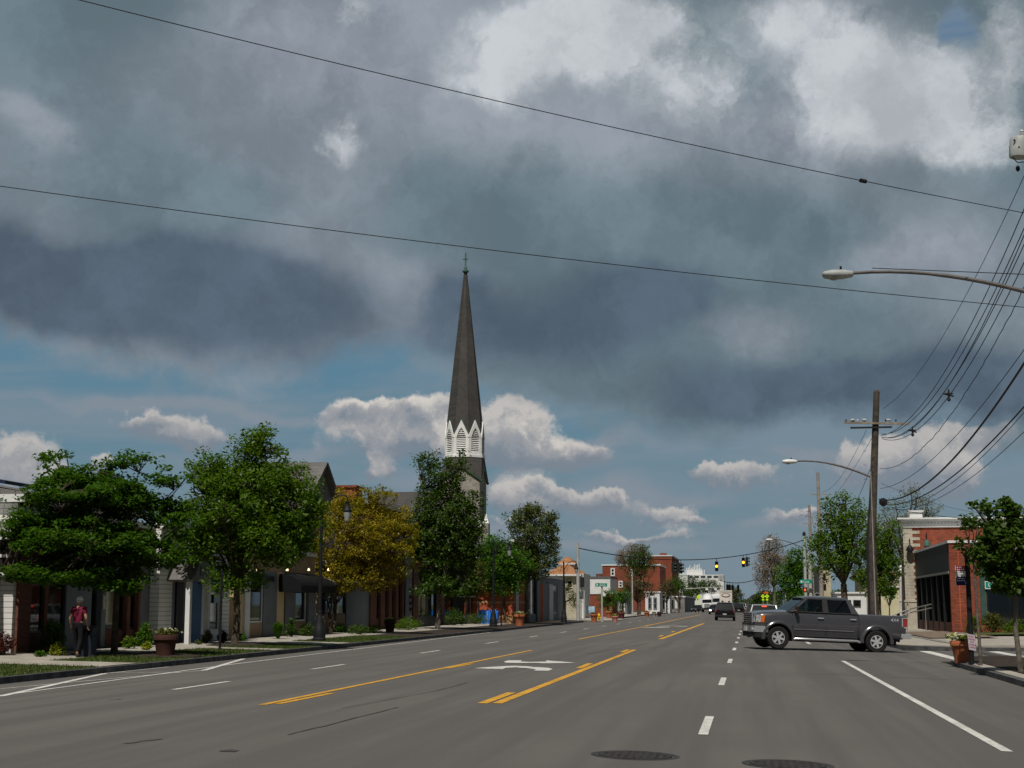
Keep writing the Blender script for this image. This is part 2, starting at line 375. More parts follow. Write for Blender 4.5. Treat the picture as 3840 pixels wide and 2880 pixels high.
strip('planting_strip_left', SOIL, KL-6.6, KL-5.6, [-30,20,60,100,150], GL, off=.004)
strip('corner_pavement_left', CONC, KL-2.9, KL-.18, [150.5,156,300,700,1500], GL)
strip('lot_left', EARTH, -90, KL-6.6, YL, GL, off=-.02)
strip('lawn_left', GRASSG, KL-11, KL-5.6, [150,156,172], GL, off=.02)
# concrete crossings in the verge
for y0, y1 in ((36.2,38.6),(50.2,51.6),(57,60.5)):
    sheet('verge_crossing', CONC, KL-2.9, KL-.2, y0, y1, lambda x, y: GL(x)+.02)
for cx_, cy_ in ((405,2456),(881,2421),(618,2463)):
    g_ = gnd(cx_, cy_); mb = MB(); mb.lathe((g_.x, g_.y, GL(g_.x)), [(1.15,-.05),(1.1,.035),(.7,.075),(.001,.10)], 22); mb.build('mulch_mound', SOIL, smooth=True)['kind'] = 'structure'
# bump-out at the signalled corner
mb = MB(); bo = [(KL-.1,146),(KL+1.6,150),(KL+2.6,153),(KL+2.6,166),(KL+1.6,170),(KL-.1,174)]
mb.prism(bo, -.6, GL(KL-.1)+.002); bo_ = mb.build('corner_bumpout', CONC); bo_['kind'] = 'structure'
# right side
def corner(cx, cy, r, a0, a1, n=8): return [(cx+r*math.cos(a0+(a1-a0)*i/n), cy+r*math.sin(a0+(a1-a0)*i/n)) for i in range(n+1)]
def slab(name, poly, m, z, kind='structure', bot=-.7):
    mb = MB(); mb.prism(poly, bot, z) if not callable(z) else None
    if callable(z):
        n = len(poly); mb.v = [(x, y, bot) for x, y in poly]+[(x, y, z(x)) for x, y in poly]
        mb.f = [tuple(reversed(range(n))), tuple(n+i for i in range(n))]+[(i, (i+1)%n, n+(i+1)%n, n+i) for i in range(n)]
    o = mb.build(name, m); o['kind'] = kind; return o
near = [(KR,-30),(24,-30),(24,SY0),(KR+3.0,SY0)]+corner(KR+3.0, SY0-3.0, 3.0, PI/2, PI, 8)
far = [(KR,SY1+4)]+corner(KR+4, SY1+4, 4, PI, 1.5*PI, 8)+[(60,SY1),(60,130),(KR,130)]
def inset(poly, d):
    out = []; n = len(poly)
    for i in range(n):
        a, b, c = Vector(poly[i-1]), Vector(poly[i]), Vector(poly[(i+1)%n])
        n1 = (b-a).normalized(); n2 = (c-b).normalized(); q = (Vector((-n1.y, n1.x))+Vector((-n2.y, n2.x)))
        q = q/max(q.length, 1e-6); out.append(tuple(b+q*d))
    return out
def area(p): return sum(p[i-1][0]*p[i][1]-p[i][0]*p[i-1][1] for i in range(len(p)))
for nm, P in (('near', near), ('far', far)):
    if area(P) < 0: P = P[::-1]
    slab('kerb_right_'+nm, P, KERB, GR(KR)+.001); slab('sidewalk_right_'+nm, inset(P, .17), CONC, lambda x: GR(x)+.012)
strip('kerb_right_distant', KERB, KR, KR+.17, [130.01,300,700,1500], lambda x: GR(KR)+.006)
strip('sidewalk_right_distant', CONC, KR+.17, 11, [130.01,300,700,1500], GR)
strip('lot_right_distant', EARTH, 11, 90, [130.01,300,700,1500], GR, off=-.01)
sheet('tree_pit_soil', SOIL, KR+.5, KR+2.2, 36, 47.3, lambda x, y: GR(x)+.03)
sheet('planting_bed_right', GRASSG, 11.2, 22, 76.5, 82, lambda x, y: GR(x)+.03)
sheet('plaza_paving', mat('brown_pavers', (.16,.12,.09), .9, .2, 3), 8.2, 11.4, 72, 88, lambda x, y: GR(x)+.02)
# ---------------- markings ----------------
def mark(name, m, poly, z=.006, kind='structure'):
    """a painted patch laid on the road, cut fine enough to follow its crown"""
    mb = MB(); n = len(poly); mb.add([(x, y, roadz(x)+z) for x, y in poly], [tuple(range(n))]); o = mb.build(name, m, fix=False)
    if kind: o['kind'] = kind
    return o
def line(name, m, x0, y0, x1, y1, w):
    d = Vector((x1-x0, y1-y0)).normalized(); q = Vector((-d.y, d.x))*w/2
    return mark(name, m, [(x0-q.x, y0-q.y), (x1-q.x, y1-q.y), (x1+q.x, y1+q.y), (x0+q.x, y0+q.y)] if q.x > 0 else [(x0+q.x, y0+q.y), (x1+q.x, y1+q.y), (x1-q.x, y1-q.y), (x0-q.x, y0-q.y)])
K = 3840/2212
def Gd(x, y): return gnd(x*K, y*K)
a, b = Gd(2176, 1624), Gd(1821, 1428); line('lane_marking', WHP, a.x, a.y, b.x, b.y, .13)
a = Gd(1747, 1390); line('lane_marking', WHP, a.x, a.y-1.2, a.x, a.y+2.4, .16)
for i, y in enumerate([18.4, 29.6, 40.8, 52, 61.5, 70, 79, 88, 97, 107]+list(range(118, 420, 11))): line('lane_marking', WHP, -.61, y, -.61, y+(3.0 if i < 4 else 2.6), .12)
for y in [26.7, 35.6, 47.8, 60, 72, 84, 96, 108]+list(range(120, 400, 12)): line('lane_marking', WHP, -10.75, y, -10.75, y+3, .14)
for seg in [((0,1503),(480,1438)),((480,1438),(1060,1366))]:
    a, b = Gd(*seg[0]), Gd(*seg[1]); line('lane_marking', WHP, a.x, a.y, b.x, b.y, .12)
line('lane_marking', WHP, -14.9, 150, -14.9, 300, .12)
for p0, p1 in [((0,690),(870,500)),((1690,475),(2020,378)),((0,628),(520,580)),((520,580),(1500,490)),((1500,490),(1690,475)),((920,492),(1500,490)),((870,500),(1400,445))]:
    a = gnd(p0[0]/2.212, 2300+p0[1]/2.212); b = gnd(p1[0]/2.212, 2300+p1[1]/2.212)
    line('lane_marking', WHP, a.x, a.y, max(b.x, KL+.12), b.y, .17 if p0 in ((0,690),(1690,475)) else .09)
# yellow turn-lane lines
def yl(pts, w=.13):
    P = [gnd(1700+x/2.765, 2350+y/2.765) for x, y in pts]; line('yellow_lane_marking', YEP, P[0].x, P[0].y, P[-1].x, P[-1].y, w)
yl([(452,798),(1880,241)], .15)
for q in ([(300,798),(605,685)],[(1300,432),(1420,382)],[(1745,266),(1815,240)]): yl(q, .15)
a, b = Gd(566, 1523), Gd(1148, 1405); line('yellow_lane_marking', YEP, a.x, a.y, b.x, b.y, .14)
for p, q in (((600,1521),(716,1498)),((965,1444),(1020,1434))): a, b = Gd(*p), Gd(*q); line('yellow_lane_marking', YEP, a.x, a.y, b.x, b.y, .14)
a, b = Gd(1250, 1381), Gd(1400, 1352); line('yellow_lane_marking', YEP, a.x, a.y, b.x, b.y, .16)
a, b = Gd(1426, 1381), Gd(1520, 1347); line('yellow_lane_marking', YEP, a.x, a.y, b.x, b.y, .2); line('yellow_lane_marking', YEP, a.x-.35, a.y+5, a.x-.35, a.y+8, .15); line('yellow_lane_marking', YEP, a.x-.35, a.y+16, a.x-.35, a.y+19, .15)
line('yellow_lane_marking', YEP, -7.35, 105, -7.35, 220, .2)
# turn arrows
def pg(L): return [tuple(gnd(1700+x/2.765, 2350+y/2.765)[:2]) for x, y in L]
ARR = ([(215,432),(300,426),(540,411),(640,408),(770,414),(850,421),(905,424),(985,430),(1030,442),(988,460),(830,458),(860,445),(760,432),(650,424),(545,428),(512,444)],
       [(1270,377),(1100,362),(960,352),(968,364),(900,366),(800,368),(700,364),(708,350),(570,351),(522,367),(545,376),(680,378),(860,377),(930,382),(1030,381)])
for i, L in enumerate(ARR):
    P = pg(L); mb = MB(); n = len(P); mb.add([(x, y, roadz(x)+.007) for x, y in P], [tuple(range(n))]); o = mb.build('turn_arrow', WHP, fix=False)
    bm = bmesh.new(); bm.from_mesh(o.data); bmesh.ops.triangulate(bm, faces=bm.faces); bm.normal_update()
    for f in bm.faces:
        if f.normal.z < 0: f.normal_flip()
    bm.to_mesh(o.data); bm.free(); o['kind'] = 'structure'
for x0, x1, y in ((-6.9,-5.2,96),(-6.2,-4.3,101.5)):
    mark('turn_arrow', WHP, [(x0,y),(x1,y-.3),(x1,y+.9),(x0+.5,y+1.6),(x0-.2,y+.6)])
# crosswalk bars over the side street
for xa, xb in ((6.25,6.65),(8.75,9.15)):
    mb = MB(); z = roadz(KR+.05)+.006; mb.add([(xa+.1,SY0+.35,z),(xb+.1,SY0+.35,z),(xb,SY1-.5,z),(xa,SY1-.5,z)], [(0,1,2,3)]); mb.build('crosswalk_marking', WHP, fix=False)['kind'] = 'structure'
# tar seams and patches
SEAM = mat('old_sealant', (.058,.054,.051), .8, .15)
def seam(pts, w=.035, m=SEAM, name='tar_seam'):
    P = [Gd(*p) for p in pts]; mb = MB(); R_ = []
    for i in range(len(P)-1):
        for j in range(6):
            t = j/6; R_.append(P[i].lerp(P[i+1], t)+Vector((random.uniform(-1,1)*w*.7, random.uniform(-1,1)*w, 0)))
    R_.append(P[-1]); V = []
    for i, p in enumerate(R_):
        d = (R_[min(i+1, len(R_)-1)]-R_[max(i-1, 0)]); d.z = 0; d.normalize(); q = Vector((-d.y, d.x, 0))*w/2*random.uniform(.5, 1.3)
        for s_ in (-1, 1): v = p+q*s_; V.append((v.x, v.y, roadz(v.x)+.005))
    mb.add(V, [(2*i, 2*i+1, 2*i+3, 2*i+2) for i in range(len(R_)-1)]); mb.build(name, m, fix=False)['kind'] = 'structure'
seam([(272,1606),(350,1597)], .06); seam([(622,1588),(735,1560),(860,1528)], .03); seam([(740,1530),(945,1492),(1010,1475)], .022)
seam([(1720,1456),(1790,1457),(1900,1462),(2100,1470)], .05); seam([(1270,1413),(1400,1390)], .03); seam([(235,1512),(262,1510)], .06); seam([(487,1623),(500,1621)], .1)
seam([(1150,1385),(1210,1378)], .05)
# manholes
def manhole(px, py, r, label):
    c = Gd(px, py); L = Vector((c.x, c.y, roadz(c.x))); t = thing('manhole', label, 'manhole cover', L, group='manhole covers in the asphalt')
    sl_ = Matrix(((1,0,0),(0,1,0),(-.028 if c.x > -5 else .028,0,1)))
    mb = MB(); mb.lathe((0,0,0), [(r+.06,-.05),(r+.06,.004),(r,.006),(r,-.01)], 40); mb.v = [tuple(sl_@Vector(q)) for q in mb.v]; mb.build('ring', TAR, t, world=False)
    mb = MB(); mb.lathe((0,0,0), [(r-.015,-.05),(r-.015,.010),(.001,.012)], 40)
    for i in range(-4, 5):
        for j in range(-4, 5):
            x, y = i*r/5.2, j*r/5.2
            if x*x+y*y < (r*.85)**2: mb.box(x-.02, x+.02, y-.02, y+.02, .008, .0135)
    mb.v = [tuple(sl_@Vector(q)) for q in mb.v]; mb.build('lid', IRON, t, world=False)
manhole(1372, 1632, .40, 'dark manhole cover in the lane, left of the nearest white dash line')
manhole(1702, 1652, .40, 'dark manhole cover at the bottom edge of the road, right of the dash line')
# ---------------- foliage ----------------
def leaves_mesh(C, R_, n, size, flat=.7, elong=1.0, up=.4, rnd=None):
    """C clump centres, R_ clump radii, n leaves per clump: folded leaf quads"""
    rg = rnd or rng; C = np.repeat(np.asarray(C), n, 0); R_ = np.repeat(np.asarray(R_), n)
    g = rg.normal(size=C.shape); g /= np.linalg.norm(g, axis=1, keepdims=True)+1e-9
    g *= (rg.random(len(C))**.45)[:, None]; g[:, 2] *= flat
    P = C+g*R_[:, None]; N = len(P)
    nv = rg.normal(size=(N, 3)); nv /= np.linalg.norm(nv, axis=1, keepdims=True); nv[:, 2] = np.abs(nv[:, 2])+up; nv /= np.linalg.norm(nv, axis=1, keepdims=True)
    a = np.cross(nv, rg.normal(size=(N, 3))); a /= np.linalg.norm(a, axis=1, keepdims=True)+1e-9; b = np.cross(nv, a)
    s_ = (size*(.45+1.0*rg.random(N)**1.3))[:, None]
    v = np.empty((N, 4, 3)); v[:, 0] = P-a*s_*.5*elong; v[:, 1] = P-b*s_*.32+nv*s_*.08; v[:, 2] = P+a*s_*.5*elong; v[:, 3] = P+b*s_*.32+nv*s_*.08
    return v.reshape(-1, 3)
def quads_obj(name, V, m, parent=None):
    me = bpy.data.meshes.new(name); n = len(V)//4
    me.vertices.add(len(V)); me.vertices.foreach_set('co', V.astype(np.float32).ravel())
    me.loops.add(n*4); me.loops.foreach_set('vertex_index', np.arange(n*4, dtype=np.int32)); me.polygons.add(n)
    me.polygons.foreach_set('loop_start', np.arange(0, n*4, 4, dtype=np.int32)); me.polygons.foreach_set('loop_total', np.full(n, 4, dtype=np.int32))
    me.update(calc_edges=True); me.materials.append(m)
    o = bpy.data.objects.new(name, me); COL.objects.link(o)
    if parent: o.parent = parent
    return o
def tree(label, base, blobs, nclump, cr, nleaf, lsize, lm, bark, tr, fork, group, name='tree', nlimb=9, flat=.6, up=.4, shell=.42, stems=1, elong=1.0, twig=.012, lean=0, seed=0, cat='tree', splay=.25, pads=None):
    """blobs in local coordinates (x, y, z, rx, ry, rz, weight)"""
    rg = np.random.default_rng(seed+11); root = thing(name, label, cat, base, 0, group)
    w = np.array([b[6] if len(b) > 6 else b[3]*b[4]*b[5] for b in blobs]); w = w/w.sum(); C = []
    while len(C) < nclump:
        b = blobs[rg.choice(len(blobs), p=w)]; g = rg.normal(size=3); g /= np.linalg.norm(g); r = rg.random()**shell
        q = np.array(b[:3])+g*r*np.array(b[3:6])
        if q[2] > fork*.6: C.append(q)
    C = np.array(C); R_ = cr*(.6+.7*rg.random(len(C)))
    if pads: ph = pads*.5*np.sin(C[:, 0]*1.3+C[:, 1]*1.7); C[:, 2] = C[:, 2]+(np.round((C[:, 2]+ph)/pads)*pads-ph-C[:, 2])*.42
    V = leaves_mesh(C, R_, nleaf, lsize, flat, elong, up, rg); quads_obj('crown', V, lm, root)
    mb = MB()
    # limbs
    top = C[:, 2].max(); tips = []
    for i in range(nlimb):
        a = 2*PI*i/nlimb+rg.random()*.6; best = None
        sc = [math.cos(math.atan2(c[1], c[0])-a)*math.hypot(c[0], c[1])+(.9 if i % 2 else .15)*c[2] for c in C]
        tips.append(C[int(np.argmax(sc))])
    tips.append(C[int(np.argmax(C[:, 2]))])
    stemf = []
    for k in range(stems):
        a = 2*PI*k/stems+.7; f = Vector((math.cos(a)*splay*(stems > 1)+lean*fork, math.sin(a)*splay*(stems > 1), fork))
        b0 = Vector((math.cos(a)*tr*.8*(stems > 1), math.sin(a)*tr*.8*(stems > 1), -.15))
        r0 = tr if stems == 1 else tr*.6
        mb.tube([b0, b0+Vector((0,0,.2)), b0.lerp(f, .5)+Vector((rg.normal()*.03, rg.normal()*.03, 0)), f], [r0*1.35, r0*1.05, r0*.9, r0*.8], 9, cap=False); stemf.append(f)
    limbs = []
    for i, tp in enumerate(tips):
        f = stemf[i % stems]; tp = Vector(tp); L = (tp-f).length
        m1 = f.lerp(tp, .35)+Vector((rg.normal()*.05*L*.5, rg.normal()*.05*L*.5, .10*L)); m2 = f.lerp(tp, .7)+Vector((rg.normal()*.04*L, rg.normal()*.04*L, .07*L))
        rr = tr*.42 if i < len(tips)-1 else tr*.6
        mb.tube([f, m1, m2, tp], [rr, rr*.7, rr*.42, twig], 6, cap=False); limbs.append((f, m1, m2, tp))
    LS = [(q, l) for l in limbs for q in (l[0].lerp(l[1], .7), l[1], l[1].lerp(l[2], .5), l[2], l[2].lerp(l[3], .5))]
    LP = np.array([tuple(q) for q, _ in LS])
    for c in C[::2 if nclump > 220 else 1]:
        d = np.linalg.norm(LP-c, axis=1)+np.maximum(0, LP[:, 2]-c[2])*.6; q = Vector(LP[int(np.argmin(d))]); c = Vector(c)
        mb.tube([q, q.lerp(c, .5)+Vector((0,0,.06*(c-q).length)), c], [twig*1.9, twig*1.3, twig*.6], 4, cap=False)
    mb.build('trunk', bark, root, world=False, smooth='all', fix=False)
    return root
def shrub(label, base, rx, rz, lm, n=1400, ls=.06, ry=None, name='shrub', group='shrubs in front of the shops', cat='shrub', flat=.9, elong=1.0, seed=0, up=.3):
    rg = np.random.default_rng(seed+5); ry = ry or rx; root = thing(name, label, cat, base, 0, group)
    k = max(10, n//28); g = rg.normal(size=(k, 3)); g /= np.linalg.norm(g, axis=1, keepdims=True); g[:, 2] = np.abs(g[:, 2])*1.1-.15
    C = g*(rg.random(k)**.3)[:, None]*np.array([rx*.82, ry*.82, rz*.8])+np.array([0, 0, rz*.22]); C[:, 2] = np.maximum(C[:, 2], .06)
    quads_obj('foliage', leaves_mesh(C, np.full(k, min(rx, rz)*.34), n//k, ls, flat, elong, up, rg), lm, root)
    mb = MB()
    for c in C[:: max(1, k//14)]: mb.tube([(0,0,-.05), (c[0]*.4, c[1]*.4, c[2]*.5), tuple(c)], [.018, .012, .005], 5, cap=False)
    mb.build('stems', BARK, root, world=False, fix=False)
    return root
LG1 = leafmat('leaf_dogwood', (.032,.080,.006), (.070,.140,.010), (.044,.108,.007), .42)
LG2 = leafmat('leaf_locust', (.052,.110,.007), (.115,.180,.012), (.075,.150,.008), .45)
LBL = leafmat('leaf_light', (.065,.125,.010), (.125,.200,.018), (.085,.160,.014), .45)
LY = leafmat('leaf_yellow', (.200,.158,.009), (.335,.250,.012), (.185,.165,.010), .42)
LD = leafmat('leaf_deep_green', (.036,.076,.010), (.072,.115,.018), (.048,.092,.012), .38)
LGR = leafmat('leaf_grey_green', (.065,.090,.024), (.125,.135,.045), (.080,.115,.028), .38)
LB = leafmat('leaf_bright', (.036,.105,.006), (.085,.180,.010), (.052,.145,.008), .42)
LO = leafmat('leaf_olive', (.060,.075,.016), (.110,.110,.024), (.080,.085,.018))
LBR = leafmat('leaf_brown', (.085,.062,.032), (.130,.090,.045), (.100,.085,.032))
LPK = leafmat('leaf_bare_pink', (.21,.165,.140), (.30,.24,.20), (.24,.17,.13))
LPA = leafmat('leaf_pale', (.120,.125,.055), (.200,.190,.095), (.150,.140,.070))
LLI = leafmat('leaf_lime', (.150,.190,.012), (.240,.260,.020))
LRD = leafmat('leaf_dark_red', (.050,.012,.010), (.090,.020,.016))
LFR = leafmat('leaf_far', (.030,.060,.018), (.060,.095,.028), (.045,.075,.020))
def tr_at(bx, by, Y=None):
    if not Y: return gnd(bx, by)
    X = at(bx, HY, Y).x; return Vector((X, Y, gz(X, Y)))
def blobs_px(g, L):
    """crown lobes given by their outline; depth as wide as the width"""
    out = []; s_ = g.y/FP
    for x, y, rx, ry, *r in L:
        c = at(x, y, g.y); dy = r[0] if r else 0; q = rx*s_
        out.append((c.x-g.x, dy, c.z-g.z, q, q*.95, ry*s_))
    return out
g = tr_at(405, 2456); g.x += .2
tree('broad dark green tree with layered flat branches, leftmost by the kerb', g, blobs_px(g, [(370,2030,270,70,-1.0),(240,1960,200,55,-.8),(520,1900,190,50,.3),(340,1790,160,40,-.5),(210,1722,60,24,-.3),(500,1725,95,24,-.3),(380,1860,250,55,-1.0),(120,2010,120,36,-.6),(560,2090,160,55,-.3),(330,2150,210,40,-1.3),(170,2150,130,28,-1.1),(620,1800,90,45),(90,1880,60,18,-.4),(50,2000,60,14,-.4),(650,1960,75,70),(480,2190,130,30,-.9)]), 1150, .38, 60, .125, LG1, BARK, .11, 1.9, 'street trees along the left kerb', nlimb=13, flat=.48, up=.75, pads=.62, seed=1)
g = tr_at(881, 2421)
tree('tall feathery green tree with forked trunk between lamp post and white portico', g, blobs_px(g, [(900,1900,210,190),(950,1700,110,110),(800,1780,110,80),(1080,1830,130,110),(760,2010,110,100),(1020,2020,180,120),(960,1640,45,55),(860,1700,30,50),(1060,1720,34,50),(1010,1650,22,40),(1180,1900,50,60),(880,2170,120,60),(1120,1960,110,60),(790,1700,50,40),(715,1900,60,70),(730,2040,60,60)]), 950, .42, 56, .115, LG2, BARK, .15, 2.2, 'street trees along the left kerb', nlimb=12, flat=.8, elong=1.35, seed=2, shell=.55)
g = tr_at(1243, 2372)
tree('yellow flowering tree with slim crooked stems behind the lamp post', g, blobs_px(g, [(1340,2010,190,140),(1300,1890,110,60),(1450,2080,130,110),(1210,2110,110,45),(1400,1870,90,50),(1280,2150,170,60),(1180,2080,60,35),(1500,1980,70,90),(1350,2180,150,50)]), 850, .42, 50, .125, LY, BARK, .11, 1.5, 'street trees along the left kerb', nlimb=11, flat=.7, stems=3, seed=3)
g = tr_at(1641, 2359)
tree('tall dark green tree with pale straight trunk in front of church tower', g, blobs_px(g, [(1680,2000,130,190),(1640,1800,80,110),(1720,1770,60,60),(1740,1710,22,44),(1600,1730,50,60),(1590,2020,80,150),(1750,2060,70,110),(1680,2200,130,60),(1570,1880,36,50),(1770,1920,50,80)]), 850, .50, 44, .17, LD, BARKG, .17, 3.3, 'street trees along the left kerb', nlimb=12, flat=.8, seed=4, shell=.5)
g = tr_at(1893, 2338)
tree('small bright green tree in front of orange brick wall', g, blobs_px(g, [(1860,2110,90,90),(1790,2170,50,60),(1930,2120,70,70),(1870,2030,50,30),(1820,2060,50,50),(1900,2190,80,50)]), 330, .58, 44, .17, LB, BARK, .10, 2.6, 'street trees along the left kerb', flat=.8, seed=5)
g = tr_at(1838, 2340); g.x -= 1.0
tree('small yellow-green tree with thin stem beside the white bay window', g, blobs_px(g, [(1785,2190,36,50),(1800,2140,24,30)]), 70, .45, 36, .15, LO, BARK, .06, 2.6, 'street trees along the left kerb', flat=.8, seed=6)
g = tr_at(1975, 2338)
tree('round grey-green tree beside the house with orange roof', g, blobs_px(g, [(2000,2000,95,100),(1950,1960,60,60),(2060,1970,40,70),(2000,1915,60,30),(2020,2110,80,60),(1960,2120,70,60),(2080,2060,35,60)]), 520, .48, 40, .17, LGR, BARKG, .20, 3.2, 'street trees along the left kerb', flat=.85, seed=7)
for i, (bx, by, Y, L, lm, nn, lab) in enumerate([
    (2050,2330,150,[(2045,2250,30,50),(2070,2210,28,30),(2020,2200,25,30)],LBR,60,'small brownish tree with sparse leaves in front of the white shopfront'),
    (2120,2330,160,[(2120,2220,45,45),(2160,2260,30,40),(2090,2180,25,30)],LO,80,'sparse olive young tree beside the black lamp post and white pole'),
    (2280,2330,178,[(2285,2245,42,42),(2262,2260,30,30)],LB,110,'small round green tree behind the green street sign'),
    (2335,2330,190,[(2340,2245,34,36),(2325,2230,26,24)],LB,90,'small round green tree right of the street sign'),
    (2400,2310,235,[(2400,2110,48,70),(2375,2130,40,55),(2425,2120,36,60),(2410,2060,26,26)],LD,260,'tall green tree in front of the flat-roofed brick building'),
    (2392,2312,225,[(2395,2210,55,40),(2430,2210,36,36),(2360,2205,30,30)],LBR,160,'brown budding tree below the tall green tree'),
    (2365,2300,300,[(2360,2085,48,45),(2340,2100,36,36),(2395,2070,36,36)],LPK,170,'bare greyish tree rising behind the brick building'),
    (2545,2290,300,[(2545,2190,30,36),(2520,2200,28,30)],LB,110,'green tree at the end of the brick terrace'),
    (2500,2290,280,[(2495,2220,30,30),(2510,2200,24,24)],LBR,80,'brownish budding tree by the white sign'),
    (2600,2285,420,[(2600,2195,22,34),(2612,2220,20,24)],LD,90,'dark green conical tree before the white office block'),
    (2655,2285,480,[(2650,2195,34,26),(2680,2200,30,24),(2630,2205,24,24)],LD,110,'wide green tree below the office block windows'),
    (2570,2285,400,[(2570,2220,26,24),(2585,2230,22,22)],LD,70,'low green tree left of the mast arm'),
    (2760,2280,620,[(2745,2225,34,32),(2768,2235,24,24)],LO,90,'olive tree behind the box truck'),
    ]):
    g = tr_at(bx, by, Y); s_ = Y/FP
    tree(lab, g, blobs_px(g, L), nn, 13*s_, 30, 4.2*s_, lm, BARK if lm is not LPK else BARKG, .08+Y*.0004, max(1.8, 26*s_), 'trees farther down the left side', seed=20+i, nlimb=7, flat=.9, twig=.02 if Y < 200 else .04)
# right side trees
for i, (bx, Y, L, lm, nn, cr, ls, tr_, fk, lab) in enumerate([
    (3166,104,[(3150,1930,85,85),(3100,2010,75,75),(3190,2020,100,110),(3110,2120,85,60),(3220,1950,66,60),(3070,2060,46,50),(3150,2080,90,60),(3165,1870,40,36),(3225,2120,50,60),(3250,2030,26,60),(3070,2090,36,30),(3240,1900,16,30),(3110,1900,26,22),(3060,2160,26,24)],LBL,390,.50,.17,.26,3.0,'full green tree with thick forked trunk behind the grey pickup'),
    (3300,98,[(3290,2050,55,100),(3320,2120,60,85),(3262,2170,50,60),(3340,2000,36,60),(3300,2200,50,40)],LBL,330,.42,.15,.10,2.4,'slim green tree beside the tall utility pole'),
    (3335,104,[(3335,2222,26,24),(3315,2215,18,16),(3350,2232,16,14)],LB,60,.25,.12,.05,1.4,'tiny green tree in front of the cream sign wall'),
    (3400,168,[(3400,1960,110,110),(3340,2000,70,100),(3470,1930,70,60),(3440,1860,60,50),(3380,2100,90,90),(3500,1960,50,50)],LPA,430,.9,.16,.35,5,'big pale budding tree rising behind the white-corniced brick building'),
    (2985,205,[(2985,2120,42,60),(2945,2160,40,55),(3010,2160,34,70),(2960,2210,46,50),(2990,2230,50,30)],LB,300,.8,.26,.3,3,'dense bright green tree left of the concrete signal pole'),
    (2905,300,[(2890,2070,48,56),(2870,2140,52,60),(2930,2110,44,50),(2860,2190,36,36),(2900,2030,30,26)],LPK,420,1.0,.22,.35,5,'tall pinkish bare tree near the yellow crossing signs'),
    (2800,520,[(2842,2250,22,22),(2855,2235,16,18)],LD,80,1.2,.45,.3,3,'dark green tree at the far right end of the street'),
    ]):
    g = tr_at(bx, HY, Y); s_ = Y/FP
    tree(lab, g, blobs_px(g, L), nn, cr, 32 if lm is not LPK else 22, ls, lm, BARK if lm is not LPK else BARKG, tr_, fk, 'trees on the right side', seed=60+i, nlimb=10, flat=.85, elong=1.0 if lm is not LPK else 1.6, shell=.5)
g = tr_at(3679, 2497)
tree('thin leaning young tree with sparse leaves behind the sign pole', g, blobs_px(g, [(3625,1965,34,24),(3596,2040,22,30),(3645,2060,22,22),(3660,1960,22,22),(3668,2130,20,26)]), 34, .17, 24, .11, LD, BARKG, .045, 2.7, 'young trees on the right corner', nlimb=6, flat=.9, seed=80, lean=-.02)
g = tr_at(3828, 2522)
tree('dark leafy young tree at the right edge with straight grey trunk', g, blobs_px(g, [(3760,2050,110,90),(3800,1950,50,70),(3700,1905,60,22),(3850,2080,100,110),(3712,2040,40,46),(3900,1960,60,60),(3790,2160,90,60),(3770,1890,30,24),(3745,2110,60,56),(3860,2200,90,50)]), 330, .22, 36, .145, LD, BARKG, .065, 2.2, 'young trees on the right corner', nlimb=11, flat=.8, seed=81)
tree('street tree beside the near right kerb', Vector((8.3,25.5,gz(8.3))), [(-.6,0,5,2.1,2.2,1.3),(-2.2,-1,4.4,.8,1.0,.5)], 190, .4, 40, .14, LG1, BARKG, .1, 2.4, 'young trees on the right corner', seed=82)
# far woods closing the street
mb = []
rg = np.random.default_rng(3)
Cs = np.array([(rg.uniform(-60, 75), 1150+rg.uniform(0, 120), rg.uniform(2, 11)) for _ in range(900)]); Cs = Cs[(Cs[:, 0] < -16) | (Cs[:, 0] > 6) | (Cs[:, 2] < 4)]
o = quads_obj('distant_woods', leaves_mesh(Cs, np.full(len(Cs), 3.2), 26, 1.6, .8, 1, .3, rg), LFR); tagp(o, 'hazy belt of trees closing the far end of the street', 'woods', kind='stuff')
